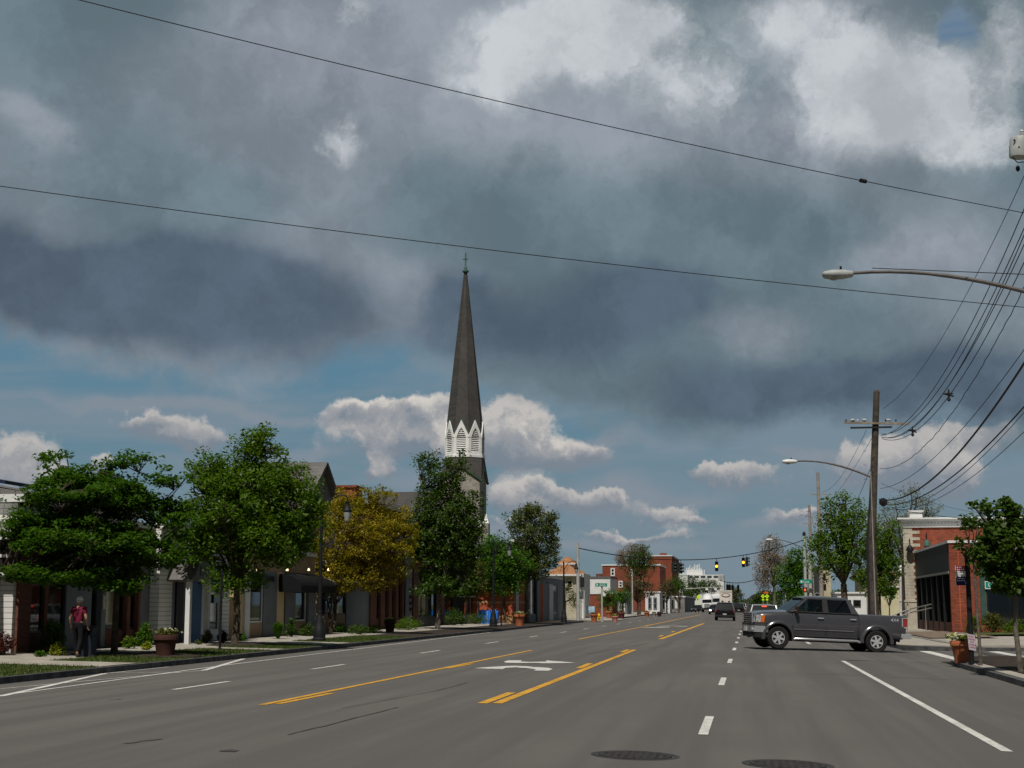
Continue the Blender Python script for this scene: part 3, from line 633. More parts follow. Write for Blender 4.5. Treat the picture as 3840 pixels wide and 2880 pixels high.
# shrubs
for i, (x, y, r, h, lm, nn, ls, lab) in enumerate([
    (22,2425,50,70,LRD,1500,.06,'round dark red shrub at the left edge'),
    (200,2420,52,95,LB,2200,.07,'tall green shrub against the brick storefront left of the person'),
    (218,2458,40,48,LLI,1500,.06,'lime yellow shrub beside the sidewalk, left of the person'),
    (150,2463,28,24,LB,700,.05,'low green shrub left of the lime shrub'),
    (542,2425,42,95,LB,2200,.07,'tall green shrub by the white clapboard corner'),
    (482,2432,36,45,LG2,1200,.06,'rounded green shrub beside the lime shrub by the portico'),
    (548,2437,28,32,LLI,900,.05,'lime yellow shrub next to the big planter'),
    (775,2412,32,52,LO,1100,.06,'olive green shrub right of the portico'),
    (742,2417,18,18,LGR,500,.05,'small grey-green shrub beside the portico steps'),
    (835,2412,30,50,LRD,1200,.06,'dark red rounded shrub below the double window'),
    (906,2404,24,28,LB,700,.05,'green shrub behind the forked tree trunk'),
    (1150,2385,46,50,LD,1500,.07,'dark rounded shrub under the black awning, right one'),
    (1092,2388,34,70,LD,1300,.07,'dark upright shrub under the black awning, left one'),
    (1275,2372,36,36,LB,1000,.07,'low green shrub at the foot of the yellow tree'),
    (1345,2378,60,34,LD,1500,.07,'spreading dark shrub below the tan wall'),
    (1400,2374,44,30,LG2,1000,.07,'spreading green shrub next to the red planter'),
    (1530,2362,70,46,LG2,1800,.08,'grassy green shrub in front of the brick columns'),
    (1700,2345,60,60,LD,1800,.09,'dark hedge mound beside the pale tree trunk'),
    (1780,2340,70,44,LD,1800,.09,'dark hedge mound below the white bay window'),
    (1840,2338,34,22,LO,600,.08,'low olive shrub beside the lamp post at brick wall'),
    (3645,2385,38,60,LG2,1300,.09,'green shrub beside the brick pier right of the planter'),
    (3715,2395,60,70,LO,1800,.10,'olive shrub beneath the green-framed window'),
    (3800,2392,46,50,LG2,1300,.10,'green shrub behind the rightmost trunk'),
    (3378,2290,30,50,LRD,700,.12,'dark red shrub at the foot of the white sign post'),
    (3320,2300,44,26,LO,700,.12,'low hedge under the cream sign wall'),
    ]):
    g = gnd(x, y); s_ = g.y/FP
    if g.x < -21.6 and x < 1200: Yq = atX(x, -22.0); g = Vector((-22.0, Yq, gz(-22.0))); s_ = Yq/FP; h *= 1.3; r *= 1.3
    if x > 3400: Y = {3645:84, 3715:82, 3800:81}[x]; X = at(x, HY, Y).x; g = Vector((X, Y, gz(X))); s_ = Y/FP
    elif x > 3000: Y = 108; X = at(x, HY, Y).x; g = Vector((X, Y, gz(X))); s_ = Y/FP
    shrub(lab, g, r*s_*.9, h*s_, lm, nn, ls, seed=i)
g = gnd(1042, 2395); s_ = g.y/FP
rt = thing('ornamental_grass', 'clump of fountain grass on the sidewalk edge near black awning', 'plant', g, 0, 'shrubs in front of the shops')
V = []
for i in range(900):
    a = random.uniform(0, 2*PI); L = random.uniform(.4, .85)*1.05; sp = random.uniform(.05, .55); c, s2 = math.cos(a), math.sin(a)
    p0 = np.array([c*.06, s2*.06, 0]); p1 = np.array([c*sp*.45, s2*sp*.45, L*.75]); p2 = np.array([c*sp, s2*sp, L*(.95-sp*.5)]); w = np.array([-s2, c, 0])*.008
    V += [p0-w, p0+w, p1+w, p1-w, p1-w, p1+w, p2+w*.2, p2-w*.2]
quads_obj('foliage', np.array(V), LB, rt)
# grass blades on the verge
N = 26000; X = rng.uniform(KL-2.85, KL-.15, N); Yg = 26+rng.random(N)**1.2*46; Z = np.array([GL(x) for x in X])+.012
keep = ~(((Yg > 36.1) & (Yg < 38.7)) | ((Yg > 50.1) & (Yg < 51.7)) | ((Yg > 56.9) & (Yg < 60.6))); X, Yg, Z = X[keep], Yg[keep], Z[keep]; N = len(X)
a = rng.uniform(0, PI, N); h = rng.uniform(.02, .07, N); w = .012; ca, sa = np.cos(a)*w, np.sin(a)*w; lx, ly = rng.normal(0, .02, N), rng.normal(0, .02, N)
V = np.stack([np.stack([X-ca, Yg-sa, Z], 1), np.stack([X+ca, Yg+sa, Z], 1), np.stack([X+lx+ca*.2, Yg+ly+sa*.2, Z+h], 1), np.stack([X+lx-ca*.2, Yg+ly-sa*.2, Z+h], 1)], 1).reshape(-1, 3)
o = quads_obj('grass', V, leafmat('leaf_grass', (.040,.075,.012), (.095,.110,.030), (.060,.095,.020))); tagp(o, 'short grass growing on the verge between kerb and sidewalk', 'grass', kind='stuff')
# ---------------- buildings, left row ----------------
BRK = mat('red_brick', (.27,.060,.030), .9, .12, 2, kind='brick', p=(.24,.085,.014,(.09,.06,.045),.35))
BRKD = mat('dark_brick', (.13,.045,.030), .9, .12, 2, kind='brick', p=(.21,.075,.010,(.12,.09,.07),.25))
BRKO = mat('orange_brick', (.40,.10,.045), .9, .08, 1.5, kind='brick', p=(.4,.2,.008,(.33,.10,.06),.08))
TANB = mat('tan_block', (.42,.24,.12), .9, .08, 1.5)
SID = mat('white_clapboard', (.66,.65,.62), .7, .05, 2, kind='siding', p=(6,.17,.014,(.25,.25,.25),.02))
SIDG = mat('grey_clapboard', (.16,.16,.165), .8, .06, 2, kind='siding', p=(6,.17,.014,(.07,.07,.07),.03))
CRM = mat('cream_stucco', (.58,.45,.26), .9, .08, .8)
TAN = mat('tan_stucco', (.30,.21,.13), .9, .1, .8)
WHT = mat('white_trim', (.62,.62,.61), .6, .05, 1)
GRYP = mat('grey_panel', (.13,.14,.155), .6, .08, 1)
BLUP = mat('blue_poster', (.06,.14,.26), .6, .1, 1)
STO = mat('limestone', (.40,.36,.29), .9, .15, 1.5, bump=.2)
CHS = mat('church_stone', (.26,.245,.215), .9, .25, 1.3, kind='brick', p=(.9,.42,.02,(.24,.21,.17),.22))
SLATE = mat('slate', (.064,.060,.057), .85, .08, 1, kind='shingle', p=(.42,.3,.012,(.046,.043,.041),.12))
SHG = mat('grey_shingle', (.13,.125,.12), .9, .1, 1, kind='shingle', p=(.5,.2,.01,(.08,.08,.08),.12))
SHO = mat('orange_shingle', (.34,.16,.075), .9, .12, 1, kind='shingle', p=(.5,.2,.01,(.2,.1,.05),.12))
COPG = mat('green_copper', (.050,.105,.085), .6, .15, 2)
GLS = glassmat('shop_glass', (.22,.24,.25), .15); GLD = glassmat('dark_glass', (.05,.055,.06), .12)
DKI = mat('dark_interior', (.016,.014,.013), .9, .3, 1.2)
CURT = mat('interior_beige', (.20,.16,.11), .9, .3, 1.4)
BROWN = mat('brown_panel', (.075,.055,.042), .7, .1)
DGRN = mat('dark_green', (.012,.050,.035), .6, .1); SGRN = mat('sign_green', (.0,.22,.15), .5, .05)
AWB = mat('black_awning', (.004,.004,.005), .8, .1); WLT = mat('lamp_lit', (.9,.8,.6), .5, 0, emit=(1,.78,.4), estr=.9)
FX = -22.5
def Yl(px, X=FX): return atX(px, X)
def window(par, x0, x1, y0, y1, z0, z1, face, fr=WHT, gl=None, ft=.07, mull=(1,1), name='window', inner=None, sill=False):
    """a framed window on the plane of a wall; face: '+x','-x','-y'. parent gets frame > pane > back"""
    gl = gl or GLD; f = MB(); g = MB(); b = MB(); dpt = .09
    if face in ('+x', '-x'):
        s_ = 1 if face == '+x' else -1; X = x0
        def q(ya, yb, za, zb, d0, d1, M): M.box(X+s_*d0, X+s_*d1, ya, yb, za, zb)
        A0, A1 = y0, y1
    else:
        Yp = y0
        def q(xa, xb, za, zb, d0, d1, M): M.box(xa, xb, Yp-d1, Yp-d0, za, zb)
        A0, A1 = x0, x1
    q(A0, A0+ft, z0, z1, .005, dpt, f); q(A1-ft, A1, z0, z1, .005, dpt, f); q(A0+ft, A1-ft, z0, z0+ft, .005, dpt, f); q(A0+ft, A1-ft, z1-ft, z1, .005, dpt, f)
    for i in range(1, mull[0]): c = A0+(A1-A0)*i/mull[0]; q(c-ft*.35, c+ft*.35, z0+ft, z1-ft, .01, dpt-.012, f)
    for i in range(1, mull[1]): c = z0+(z1-z0)*i/mull[1]; q(A0+ft, A1-ft, c-ft*.35, c+ft*.35, .012, dpt-.016, f)
    if sill: q(A0-.06, A1+.06, z0-.1, z0-.002, .005, dpt+.06, f)
    w = f.build(name, fr, par); q(A0+ft+.001, A1-ft-.001, z0+ft+.001, z1-ft-.001, .03, .045, g)
    q(A0+ft+.002, A1-ft-.002, z0+ft+.002, z1-ft-.002, .006, .012, b)
    p = g.build('pane', gl, None); bb = b.build('back_panel', inner or DKI, None)
    for o in (p, bb):
        o.parent = w; L = par.location; o.data.transform(Matrix.Translation((-L.x, -L.y, -L.z)))
    return w
def shop(name, label, X, bays, ztop, zb=None, body=BRKD, depth=9, head=None, cat='building', cornice=WHT, sill=.55, roofm=None):
    """bays: (px0, px1, kind[, material])"""
    y0, y1 = Yl(bays[0][0], X), Yl(bays[-1][1], X); zb = GL(-24)-.15 if zb is None else zb; h = head or 3.0
    r = thing(name, label, cat, Vector((X, (y0+y1)/2, zb+.15)))
    z0 = zb+.15
    m = MB(); m.box(X-depth, X-.35, y0, y1, zb, ztop-.02); m.build('wall', body, r)
    m = MB(); m.box(X-.34, X, y0+.001, y1-.001, z0+h, ztop); m.build('fascia', bays[0][4] if len(bays[0]) > 4 else body, r)
    m = MB(); m.box(X-.36, X+.12, y0, y1, ztop+.003, ztop+.2); m.build('cornice', cornice, r)
    for b in bays:
        a, c, k = Yl(b[0], X), Yl(b[1], X), b[2]; mt = b[3] if len(b) > 3 and b[3] else body
        if k == 'pier': m = MB(); m.box(X-.33, X+.08, a, c, zb, z0+h-.002); m.build('pillar', mt, r)
        elif k == 'panel': m = MB(); m.box(X-.33, X-.02, a, c, zb, z0+h-.002); m.build('panel', mt, r)
        elif k == 'glass':
            m = MB(); m.box(X-.33, X-.06, a, c, zb, z0+sill); m.build('sill_wall', mt, r)
            window(r, X-.16, 0, a+.03, c-.03, z0+sill+.01, z0+h-.05, '+x', fr=b[4] if len(b) > 4 and b[4] else BLK, gl=GLS, mull=(max(1, round((c-a)/1.6)), 1), inner=b[5] if len(b) > 5 else DKI)
        elif k == 'door':
            window(r, X-.3, 0, a+.03, c-.03, z0, z0+h-.06, '+x', fr=mt if mt is not body else BLK, gl=GLD, ft=.12, mull=(1,1), name='door')
    return r
HPX[0] = 80
# B: brick storefront behind the layered tree
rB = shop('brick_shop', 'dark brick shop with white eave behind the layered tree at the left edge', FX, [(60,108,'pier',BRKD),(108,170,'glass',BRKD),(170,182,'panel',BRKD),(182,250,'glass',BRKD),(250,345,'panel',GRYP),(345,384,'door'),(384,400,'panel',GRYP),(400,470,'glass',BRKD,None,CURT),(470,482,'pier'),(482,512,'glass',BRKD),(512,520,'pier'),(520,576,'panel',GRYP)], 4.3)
y0 = Yl(60); m = MB(); m.box(FX-9, FX-.02, y0-.16, y0-.002, -.2, 4.6); m.build('side_wall', SID, rB)
m = MB(); m.box(FX-9, FX+.35, y0-.4, y0+9, 4.62, 4.86); m.build('eave', WHT, rB)
m = MB(); m.prism([(FX+.35, 4.862), (FX-8, 6.4), (FX-9, 6.4), (FX-9, 4.862)], y0-.35, y0+9, 'y'); m.build('roof', SHG, rB)
m = MB(); m.obox((FX-3.2, y0+3, 5.72), (1.6,0,-.28), (0,1.1,0), (0,0,.06)); m.build('solar_panel', mat('solar', (.02,.03,.06), .3), rB)
m = MB(); m.box(FX-7.6, FX-7.1, y0+1.2, y0+1.9, 6.2, 6.95); m.box(FX-7.75, FX-6.95, y0+1.1, y0+2.0, 7.0, 7.06); m.build('chimney', WHT, rB)
X0, X1 = at(0, HY, y0-.2).x-.6, at(50, HY, y0-.2).x
m = MB(); m.box(X0, X1, y0-.42, y0-.165, hz(2155, y0), hz(2015, y0)); m.build('bay_panel', BROWN, rB)
m = MB(); m.box(X0, X1-.04, y0-.44, y0-.2, hz(2008, y0)+.06, hz(1960, y0)); m.build('upper_panel', mat('pale_green_panel', (.32,.34,.27), .7, .12), rB)
for ya, yb in ((2010,2026),(2080,2092),(2148,2162)): m = MB(); m.box(X0, X1-.06, y0-.5, y0-.43, hz(yb, y0), hz(ya, y0)); m.build('ledge', WHT, rB)
for ya, yb in ((2030,2078),(2094,2146)): m = MB(); m.box(X0, X1-.22, y0-.47, y0-.425, hz(yb, y0), hz(ya, y0)); m.build('window', DKI, rB)
m = MB(); m.box(X1+.02, X1+.33, y0-.2, y0-.163, hz(2016, y0), hz(1975, y0)); m.build('brick_patch', BRK, rB)
ny = Yl(391)
m = MB(); m.box(FX-.01, FX+.02, ny-.14, ny+.14, hz(2285, ny), hz(2235, ny)); m.build('notice', mat('notice_paper', (.35,.33,.28), .8, .2, 6), rB)
HPX[0] = 720
rN = thing('unseen_white_shop', 'unseen low white clapboard shop with flat white coping, added to shade the next wall', 'building', Vector((-24, 39, GL(-24))))  # out-of-view box added to cast shade on the brick shop's side wall
m = MB(); m.box(-33, -23.1, 33, 43.2, -.2, 3.9); m.build('wall', SID, rN); m = MB(); m.box(-33.1, -22.98, 32.9, 43.3, 3.903, 4.05); m.build('coping', WHT, rN)
for k in range(3): window(rN, -23.1, 0, 33.6+k*3.2, 35.8+k*3.2, .7, 2.9, '+x', mull=(2,1))
# C: white clapboard with portico
XC = FX+.35
rC = shop('white_clapboard_shop', 'white clapboard shop with small gabled portico and green awning', XC, [(600,646,'panel',SID),(646,656,'panel',GRYP),(656,690,'door',GRYP),(690,704,'panel',GRYP),(704,758,'panel',BLUP),(758,768,'panel',WHT),(768,828,'glass',WHT,WHT,DKI),(828,862,'panel',SID)], 4.4, body=SID, depth=9, sill=.35)
yc = Yl(600, XC)
m = MB(); m.box(XC-2.6, XC-.002, yc-.12, yc-.002, -.2, 4.38); m.build('side_wall', SID, rC)
ya, yb = Yl(634, XC), Yl(706, XC); zp = hz(2182, (ya+yb)/2)
m = MB(); m.prism([(ya-.15, zp), (yb+.15, zp), ((ya+yb)/2, zp+1.35)], XC+.02, XC+.95, 'x'); m.build('portico', GRYP, rC)
m = MB()
for s_, yy in ((1, ya-.25), (-1, yb+.25)):
    ym = (ya+yb)/2; d = Vector((0, ym-yy, 1.5)); m.obox((XC+.5, (yy+ym)/2, zp+.78), (.55,0,0), tuple(d*.5), tuple(Vector((0,-s_*1.5, abs(ym-yy))).normalized()*.05))
m.build('portico_roof', SHG, rC)
m = MB(); m.box(XC+.952, XC+.97, (ya+yb)/2-.3, (ya+yb)/2+.3, zp+.25, zp+.62); m.build('number_plaque', BLK, rC)
for yy in (ya, yb):
    m = MB(); m.box(XC+.70, XC+.88, yy-.11, yy+.11, -.15, zp-.002); m.build('portico_post', WHT, rC)
ya, yb = Yl(742, XC), Yl(832, XC); zt = hz(2118, ya); zl = hz(2190, ya)
m = MB(); m.prism([(XC+.03, zt), (XC+1.0, zl+.25), (XC+1.0, zl), (XC+.03, zl)], ya, yb, 'y'); m.build('awning', DGRN, rC)
m = MB()
for i in range(5): yy = ya+.7+i*(yb-ya-1.2)/5; m.box(XC+1.002, XC+1.012, yy, yy+.32, zl+.06, zl+.2)
m.build('awning_lettering', WHT, rC)
for a_, b_ in ((768,796),(800,828)):
    m = MB(); m.box(XC-.03, XC-.01, Yl(a_, XC)+.1, Yl(b_, XC)-.1, hz(2262, Yl(a_, XC)), hz(2230, Yl(a_, XC))); m.build('window_poster', mat('poster', (.28,.36,.42), .6, .3, 8), rC)
HPX[0] = 1050
# D: cream shop
XD = FX+.1
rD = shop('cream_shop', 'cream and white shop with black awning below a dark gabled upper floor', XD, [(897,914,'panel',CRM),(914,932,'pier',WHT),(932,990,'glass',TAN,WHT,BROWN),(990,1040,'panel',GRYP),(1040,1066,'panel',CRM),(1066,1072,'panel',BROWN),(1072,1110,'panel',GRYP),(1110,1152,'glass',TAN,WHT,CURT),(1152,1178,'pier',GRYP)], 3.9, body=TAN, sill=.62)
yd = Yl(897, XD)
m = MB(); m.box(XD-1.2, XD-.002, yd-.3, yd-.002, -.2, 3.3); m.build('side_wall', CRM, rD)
ya, yb = Yl(1042, XD), Yl(1178, XD)
pr = [(XD+.05, hz(2152, ya))]+[(XD+1.15*math.sin(t), hz(2200, ya)+(hz(2152, ya)-hz(2200, ya))*math.cos(t)) for t in (.3,.6,.9,1.2,1.45)]+[(XD+1.15, hz(2220, ya)), (XD+.05, hz(2220, ya))]
m = MB(); m.prism(pr, ya, yb, 'y'); m.build('awning', AWB, rD)
for px in (935,1048,1130,1205): yy = Yl(px, XD); m = MB(); m.lathe((XD+.35, yy, hz(2140, yy)), [(.02,.12),(.05,.08),(.075,0),(.03,-.02)], 10); m.build('spot_lamp', WLT, rD)
ym_, w_ = Yl(1000, XD), .9
m = MB(); m.box(XD+.002, XD+.05, ym_-w_, ym_+w_, hz(2180, ym_), hz(2160, ym_)); m.build('shop_sign', BLK, rD)
# upper floor with gable to the street
X2 = XD-1.5; yp = Yl(1194, X2); ya, yb = yp-4.6, yp+4.6; zpk = hz(1752, yp); zt = zpk-3.3
m = MB(); m.box(X2-4.6, X2, ya, yb, 3.9, zt); m.build('upper_wall', SIDG, rD)
ym = (ya+yb)/2
m = MB(); m.prism([(ya, zt+.002), (yb, zt+.002), (ym, zpk)], X2-4.6, X2, 'x'); m.build('gable', SIDG, rD)
m = MB()
for e in (ya-.5, yb+.5):
    d = Vector((0, ym-e, zpk-zt+.3)); n_ = Vector((0, -d.z, d.y)).normalized(); n_ = n_ if n_.z > 0 else -n_
    m.obox((X2-2.2, (e+ym)/2, (zt+zpk)/2+.02), (2.6,0,0), tuple(d*.5), tuple(n_*.09))
m.build('roof', SHG, rD)
for k in range(3):
    yy = ya+1.4+k*(yb-ya-3.2)/2; window(rD, X2, 0, yy, yy+1.0, 4.7, 6.3, '+x', mull=(1,2), sill=True)
HPX[0] = 1250
# E
rE = shop('tan_shop', 'low tan shop with white sign band left of the brick columns', FX, [(1222,1262,'glass',TAN,BLK),(1262,1300,'glass',TAN,BLK),(1300,1385,'panel',GRYP)], 3.6, body=TAN, sill=.9)
ya, yb = Yl(1205), Yl(1312); m = MB(); m.prism([(FX+.03, hz(2165, ya)), (FX+.6, hz(2193, ya)+.16), (FX+.6, hz(2193, ya)), (FX+.03, hz(2193, ya))], ya, yb, 'y'); m.build('sign_band', WHT, rE)
HPX[0] = 1450
# F: brick with columns, two storeys
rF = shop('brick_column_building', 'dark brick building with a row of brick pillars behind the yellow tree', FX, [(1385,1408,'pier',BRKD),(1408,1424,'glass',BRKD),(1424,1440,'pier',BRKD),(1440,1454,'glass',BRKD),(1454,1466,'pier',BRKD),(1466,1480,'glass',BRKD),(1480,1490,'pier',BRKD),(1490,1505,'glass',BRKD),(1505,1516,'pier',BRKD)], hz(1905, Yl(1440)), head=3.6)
ya, yb = Yl(1385), Yl(1516)
for k in range(4): yy = ya+1.5+k*(yb-ya-3)/3.4; window(rF, FX, 0, yy, yy+1.2, 4.6, 6.4, '+x', mull=(2,2), sill=True)
m = MB(); yy = Yl(1345, FX-2); m.box(FX-3.6, FX-2.1, yy-.9, yy+.9, 6, hz(1830, yy)); m.box(FX-3.7, FX-2.0, yy-1, yy+1, hz(1830, yy)+.002, hz(1822, yy)); m.build('chimney', BRK, rF)
HPX[0] = 1600
# G: stucco strip and dark shop
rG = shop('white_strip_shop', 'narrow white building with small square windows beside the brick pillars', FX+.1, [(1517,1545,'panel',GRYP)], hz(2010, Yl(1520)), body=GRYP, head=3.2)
for k, yv in enumerate((2215,2238,2262,2285)): yy = Yl(1535); m = MB(); m.box(FX+.09, FX+.125, yy-.35, yy+.35, hz(yv+6, yy), hz(yv-6, yy)); m.build('window', DKI, rG)
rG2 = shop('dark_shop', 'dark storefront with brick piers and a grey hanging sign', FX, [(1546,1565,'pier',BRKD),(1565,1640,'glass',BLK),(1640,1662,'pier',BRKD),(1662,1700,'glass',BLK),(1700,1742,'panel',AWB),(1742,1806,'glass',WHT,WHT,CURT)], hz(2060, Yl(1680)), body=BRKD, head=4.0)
m = MB(); yy = Yl(1705); m.box(FX+.1, FX+.5, yy-2.3, yy+2.3, hz(2227, yy), hz(2205, yy)); m.build('hanging_sign', mat('ribbed_sign', (.22,.22,.225), .7, .1, 1), rG2)
yy = Yl(1775); m = MB(); m.box(FX+.05, FX+.4, Yl(1716), Yl(1802), hz(2241, yy), hz(2236, yy)); m.build('light_strip', WHT, rG2)
HPX[0] = 1860
# H: orange brick block facing the camera
YH = 120; xa, xb = at(1807, HY, YH).x, at(1921, HY, YH).x
rH = thing('orange_brick_shop', 'orange brick shop wall with tan bands behind the small bright tree', 'building', Vector((xb, YH, 0)))
zs = [-.3, hz(2300, YH), hz(2262, YH), hz(2253, YH), 5.2]
m = MB(); m.box(xa-3, xb, YH, YH+9, -.3, 5.2); m.build('wall', BRKO, rH)
for z0, z1 in ((-.3, hz(2306, YH)), (hz(2263, YH), hz(2254, YH))): m = MB(); m.box(xa-3.02, xb+.02, YH-.02, YH+9.02, z0, z1); m.build('tan_band', TANB, rH)
m = MB(); m.box(xa-3.1, xb+.1, YH-.1, YH+9.1, 5.203, 5.4); m.build('coping', WHT, rH)
HPX[0] = 2000
# I: white shopfronts
XI = xb-.05
rI = shop('white_bay_shop', 'white framed shopfront beyond the orange brick wall', XI, [(1922,1932,'glass',GRYP),(1932,1942,'pier',WHT),(1942,1970,'glass',GRYP,WHT),(1970,1982,'pier',GRYP),(1982,2012,'glass',GRYP,BLK),(2012,2022,'pier',GRYP)], 6.6, body=GRYP, head=4.2)
rI2 = shop('orange_pier_shop', 'grey shop with an orange pier and white door frame', XI, [(2022,2033,'pier',BRKO),(2033,2058,'panel',GRYP),(2058,2072,'pier',WHT),(2072,2092,'glass',GRYP,WHT),(2092,2112,'panel',GRYP)], 4.0, body=GRYP, head=3.4)
HPX[0] = 2110
# J: house with orange hip roofs
YJ = 168; rJ = thing('hip_roof_house', 'pale house with two orange hip roofs beside the black lamp post', 'house', Vector((at(2110, HY, YJ).x, YJ, 0)))
def px3(x, y, Y): return at(x, y, Y)
xa, xb = at(2060, HY, YJ).x, at(2162, HY, YJ).x; ze = hz(2160, YJ)
m = MB(); m.box(xa, xb, YJ, YJ+9, -.3, ze); m.build('wall', mat('pale_yellow', (.38,.35,.26), .8, .1, 1), rJ)
def hip(m, x0, x1, y0, y1, z0, z1, r=.35): 
    xm, ym = (x0+x1)/2, (y0+y1)/2; m.add([(x0,y0,z0),(x1,y0,z0),(x1,y1,z0),(x0,y1,z0),(xm,ym-(y1-y0)*.1,z1),(xm,ym+(y1-y0)*.1,z1)], [(0,1,4),(1,2,5,4),(2,3,5),(3,0,4,5),(3,2,1,0)])
m = MB(); hip(m, xa-.6, xb+.6, YJ-.6, YJ+9.6, ze+.202, hz(2110, YJ+3)); m.build('roof', SHO, rJ)
m = MB(); m.box(xa-.6, xb+.6, YJ-.6, YJ+9.6, ze+.002, ze+.2); m.build('eave', WHT, rJ)
xc, xd = at(2106, HY, YJ+4).x, at(2150, HY, YJ+4).x; zu = hz(2118, YJ+4)
m = MB(); m.box(xc, xd, YJ+3.2, YJ+7, ze, zu); m.build('upper_wall', WHT, rJ)
m = MB(); m.box(xc-.4, xd+.4, YJ+2.8, YJ+7.4, zu+.002, zu+.15); m.build('upper_eave', WHT, rJ)
m = MB(); hip(m, xc-.4, xd+.4, YJ+2.8, YJ+7.4, zu+.152, hz(2086, YJ+5)); m.build('upper_roof', SHO, rJ)
for px in (2072, 2092, 2112, 2136): xx = at(px, HY, YJ).x; window(rJ, xx-.3, xx+.35, YJ, 0, hz(2205, YJ), hz(2175, YJ), '-y')
m = MB(); m.box(xb-.2, xb+.7, YJ+1, YJ+8, -.3, hz(2150, YJ)); m.build('side_wing', WHT, rJ)
HPX[0] = 2215
# K: white building and low brick
YK = 205; xa, xb = at(2172, HY, YK).x, at(2262, HY, YK).x; xm = at(2196, HY, YK).x
rK = thing('white_building', 'flat-roofed white building with dark windows behind the street sign', 'building', Vector((xb, YK, 0)))
m = MB(); m.box(xa-6, xm, YK-3, YK+10, -.3, hz(2166, YK)); m.box(xm+.002, xb+1, YK, YK+10, -.3, hz(2168, YK)); m.build('wall', WHT, rK)
m = MB(); m.box(xm, xb+1.1, YK-.1, YK+10.1, hz(2168, YK)+.003, hz(2162, YK)); m.build('roof_edge', SHG, rK)
m = MB(); xx = at(2238, HY, YK).x; m.box(xx-.4, xx+.4, YK+3, YK+4, hz(2162, YK), hz(2150, YK)); m.build('chimney', BRKD, rK)
for (a_, b_, c_, d_) in ((2206,2213,2187,2198),(2196,2211,2203,2213),(2243,2247,2186,2195)): m = MB(); m.box(at(a_, HY, YK).x, at(b_, HY, YK).x, YK-.06, YK-.003, hz(d_, YK), hz(c_, YK)); m.build('window', DKI, rK)
YB = 188; rK2 = thing('low_brick_building', 'low brick building behind the blue banner and planters', 'building', Vector((at(2250, HY, YB).x, YB, 0)))
xa, xb = at(2150, HY, YB).x, at(2296, HY, YB).x
m = MB(); m.box(xa, xb, YB, YB+8, -.3, hz(2228, YB)); m.build('wall', BRK, rK2); m = MB(); m.box(xa-.1, xb+.1, YB-.1, YB+8.1, hz(2228, YB)+.003, hz(2222, YB)); m.build('coping', WHT, rK2)
HPX[0] = VX
# L, M brick terrace far
def fbox(name, label, px0, px1, ytop, Y, m_, dep=14, windows=(), cat='building', trim=WHT, tt=5, cop=True):
    x0, x1 = at(px0, HY, Y).x, at(px1, HY, Y).x; r = thing(name, label, cat, Vector(((x0+x1)/2, Y, 0)))
    hold = HPX[0]; HPX[0] = (px0+px1)/2; zt = hz(ytop, Y); q = MB(); q.box(x0, x1, Y, Y+dep, -.6, zt); q.build('wall', m_, r)
    if cop: q = MB(); q.box(x0-.2, x1+.2, Y-.15, Y+dep+.15, zt+.004, zt+tt*Y/FP); q.build('coping', trim, r)
    for (a_, b_, c_, d_, *mm) in windows:
        window(r, at(a_, HY, Y).x, at(b_, HY, Y).x, Y, 0, hz(d_, Y), hz(c_, Y), '-y', fr=mm[0] if mm else trim, ft=.05+Y*.0006, mull=(1,2) if (d_-c_) > 14 else (1,1))
    HPX[0] = hold; return r
YL_ = 345
fbox('brick_terrace', 'flat-roofed red brick building with white trimmed roofline and tall windows', 2260, 2476, 2121, YL_, BRK, 24, [(2291,2307,2130,2160),(2277,2293,2178,2200),(2320,2336,2178,2204),(2362,2376,2134,2160),(2400,2414,2178,2204)])
fbox('tall_brick_building', 'taller orange-red brick building behind the flat-roofed one', 2430, 2522, 2086, 420, BRK, 40, [], tt=4)
r = thing('brick_chimney', 'stepped brick chimney on the far orange-red building', 'chimney', Vector((at(2485, HY, 424).x, 424, hz(2088, 424)))); q = MB(); q.box(at(2478, HY, 424).x, at(2500, HY, 424).x, 424, 428, hz(2092, 424), hz(2072, 424)); q.build('stack', BRK, r)
fbox('arched_white_shop', 'small white shop with curved parapet under the brown tree', 2420, 2474, 2222, 270, WHT, 10, [(2430,2444,2240,2285,GRYP),(2450,2464,2240,2285,GRYP)], tt=4)
fbox('white_sign_shop', 'narrow white shop with tall white sign far down the left side', 2494, 2512, 2214, 300, WHT, 8, [(2498,2508,2252,2282,WHT)], cop=False)
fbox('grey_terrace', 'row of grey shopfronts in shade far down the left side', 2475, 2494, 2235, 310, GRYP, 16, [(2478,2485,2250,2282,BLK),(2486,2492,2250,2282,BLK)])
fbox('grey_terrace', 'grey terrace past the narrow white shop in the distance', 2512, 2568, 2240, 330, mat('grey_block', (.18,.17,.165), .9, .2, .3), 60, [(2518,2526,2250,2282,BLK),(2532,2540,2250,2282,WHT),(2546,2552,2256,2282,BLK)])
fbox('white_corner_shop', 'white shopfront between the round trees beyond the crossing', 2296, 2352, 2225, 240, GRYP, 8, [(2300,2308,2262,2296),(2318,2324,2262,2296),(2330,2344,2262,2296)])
fbox('white_side_building', 'white gabled building left of the office block', 2526, 2580, 2158, 600, WHT, 20, [], tt=3)
HPX[0] = 2630
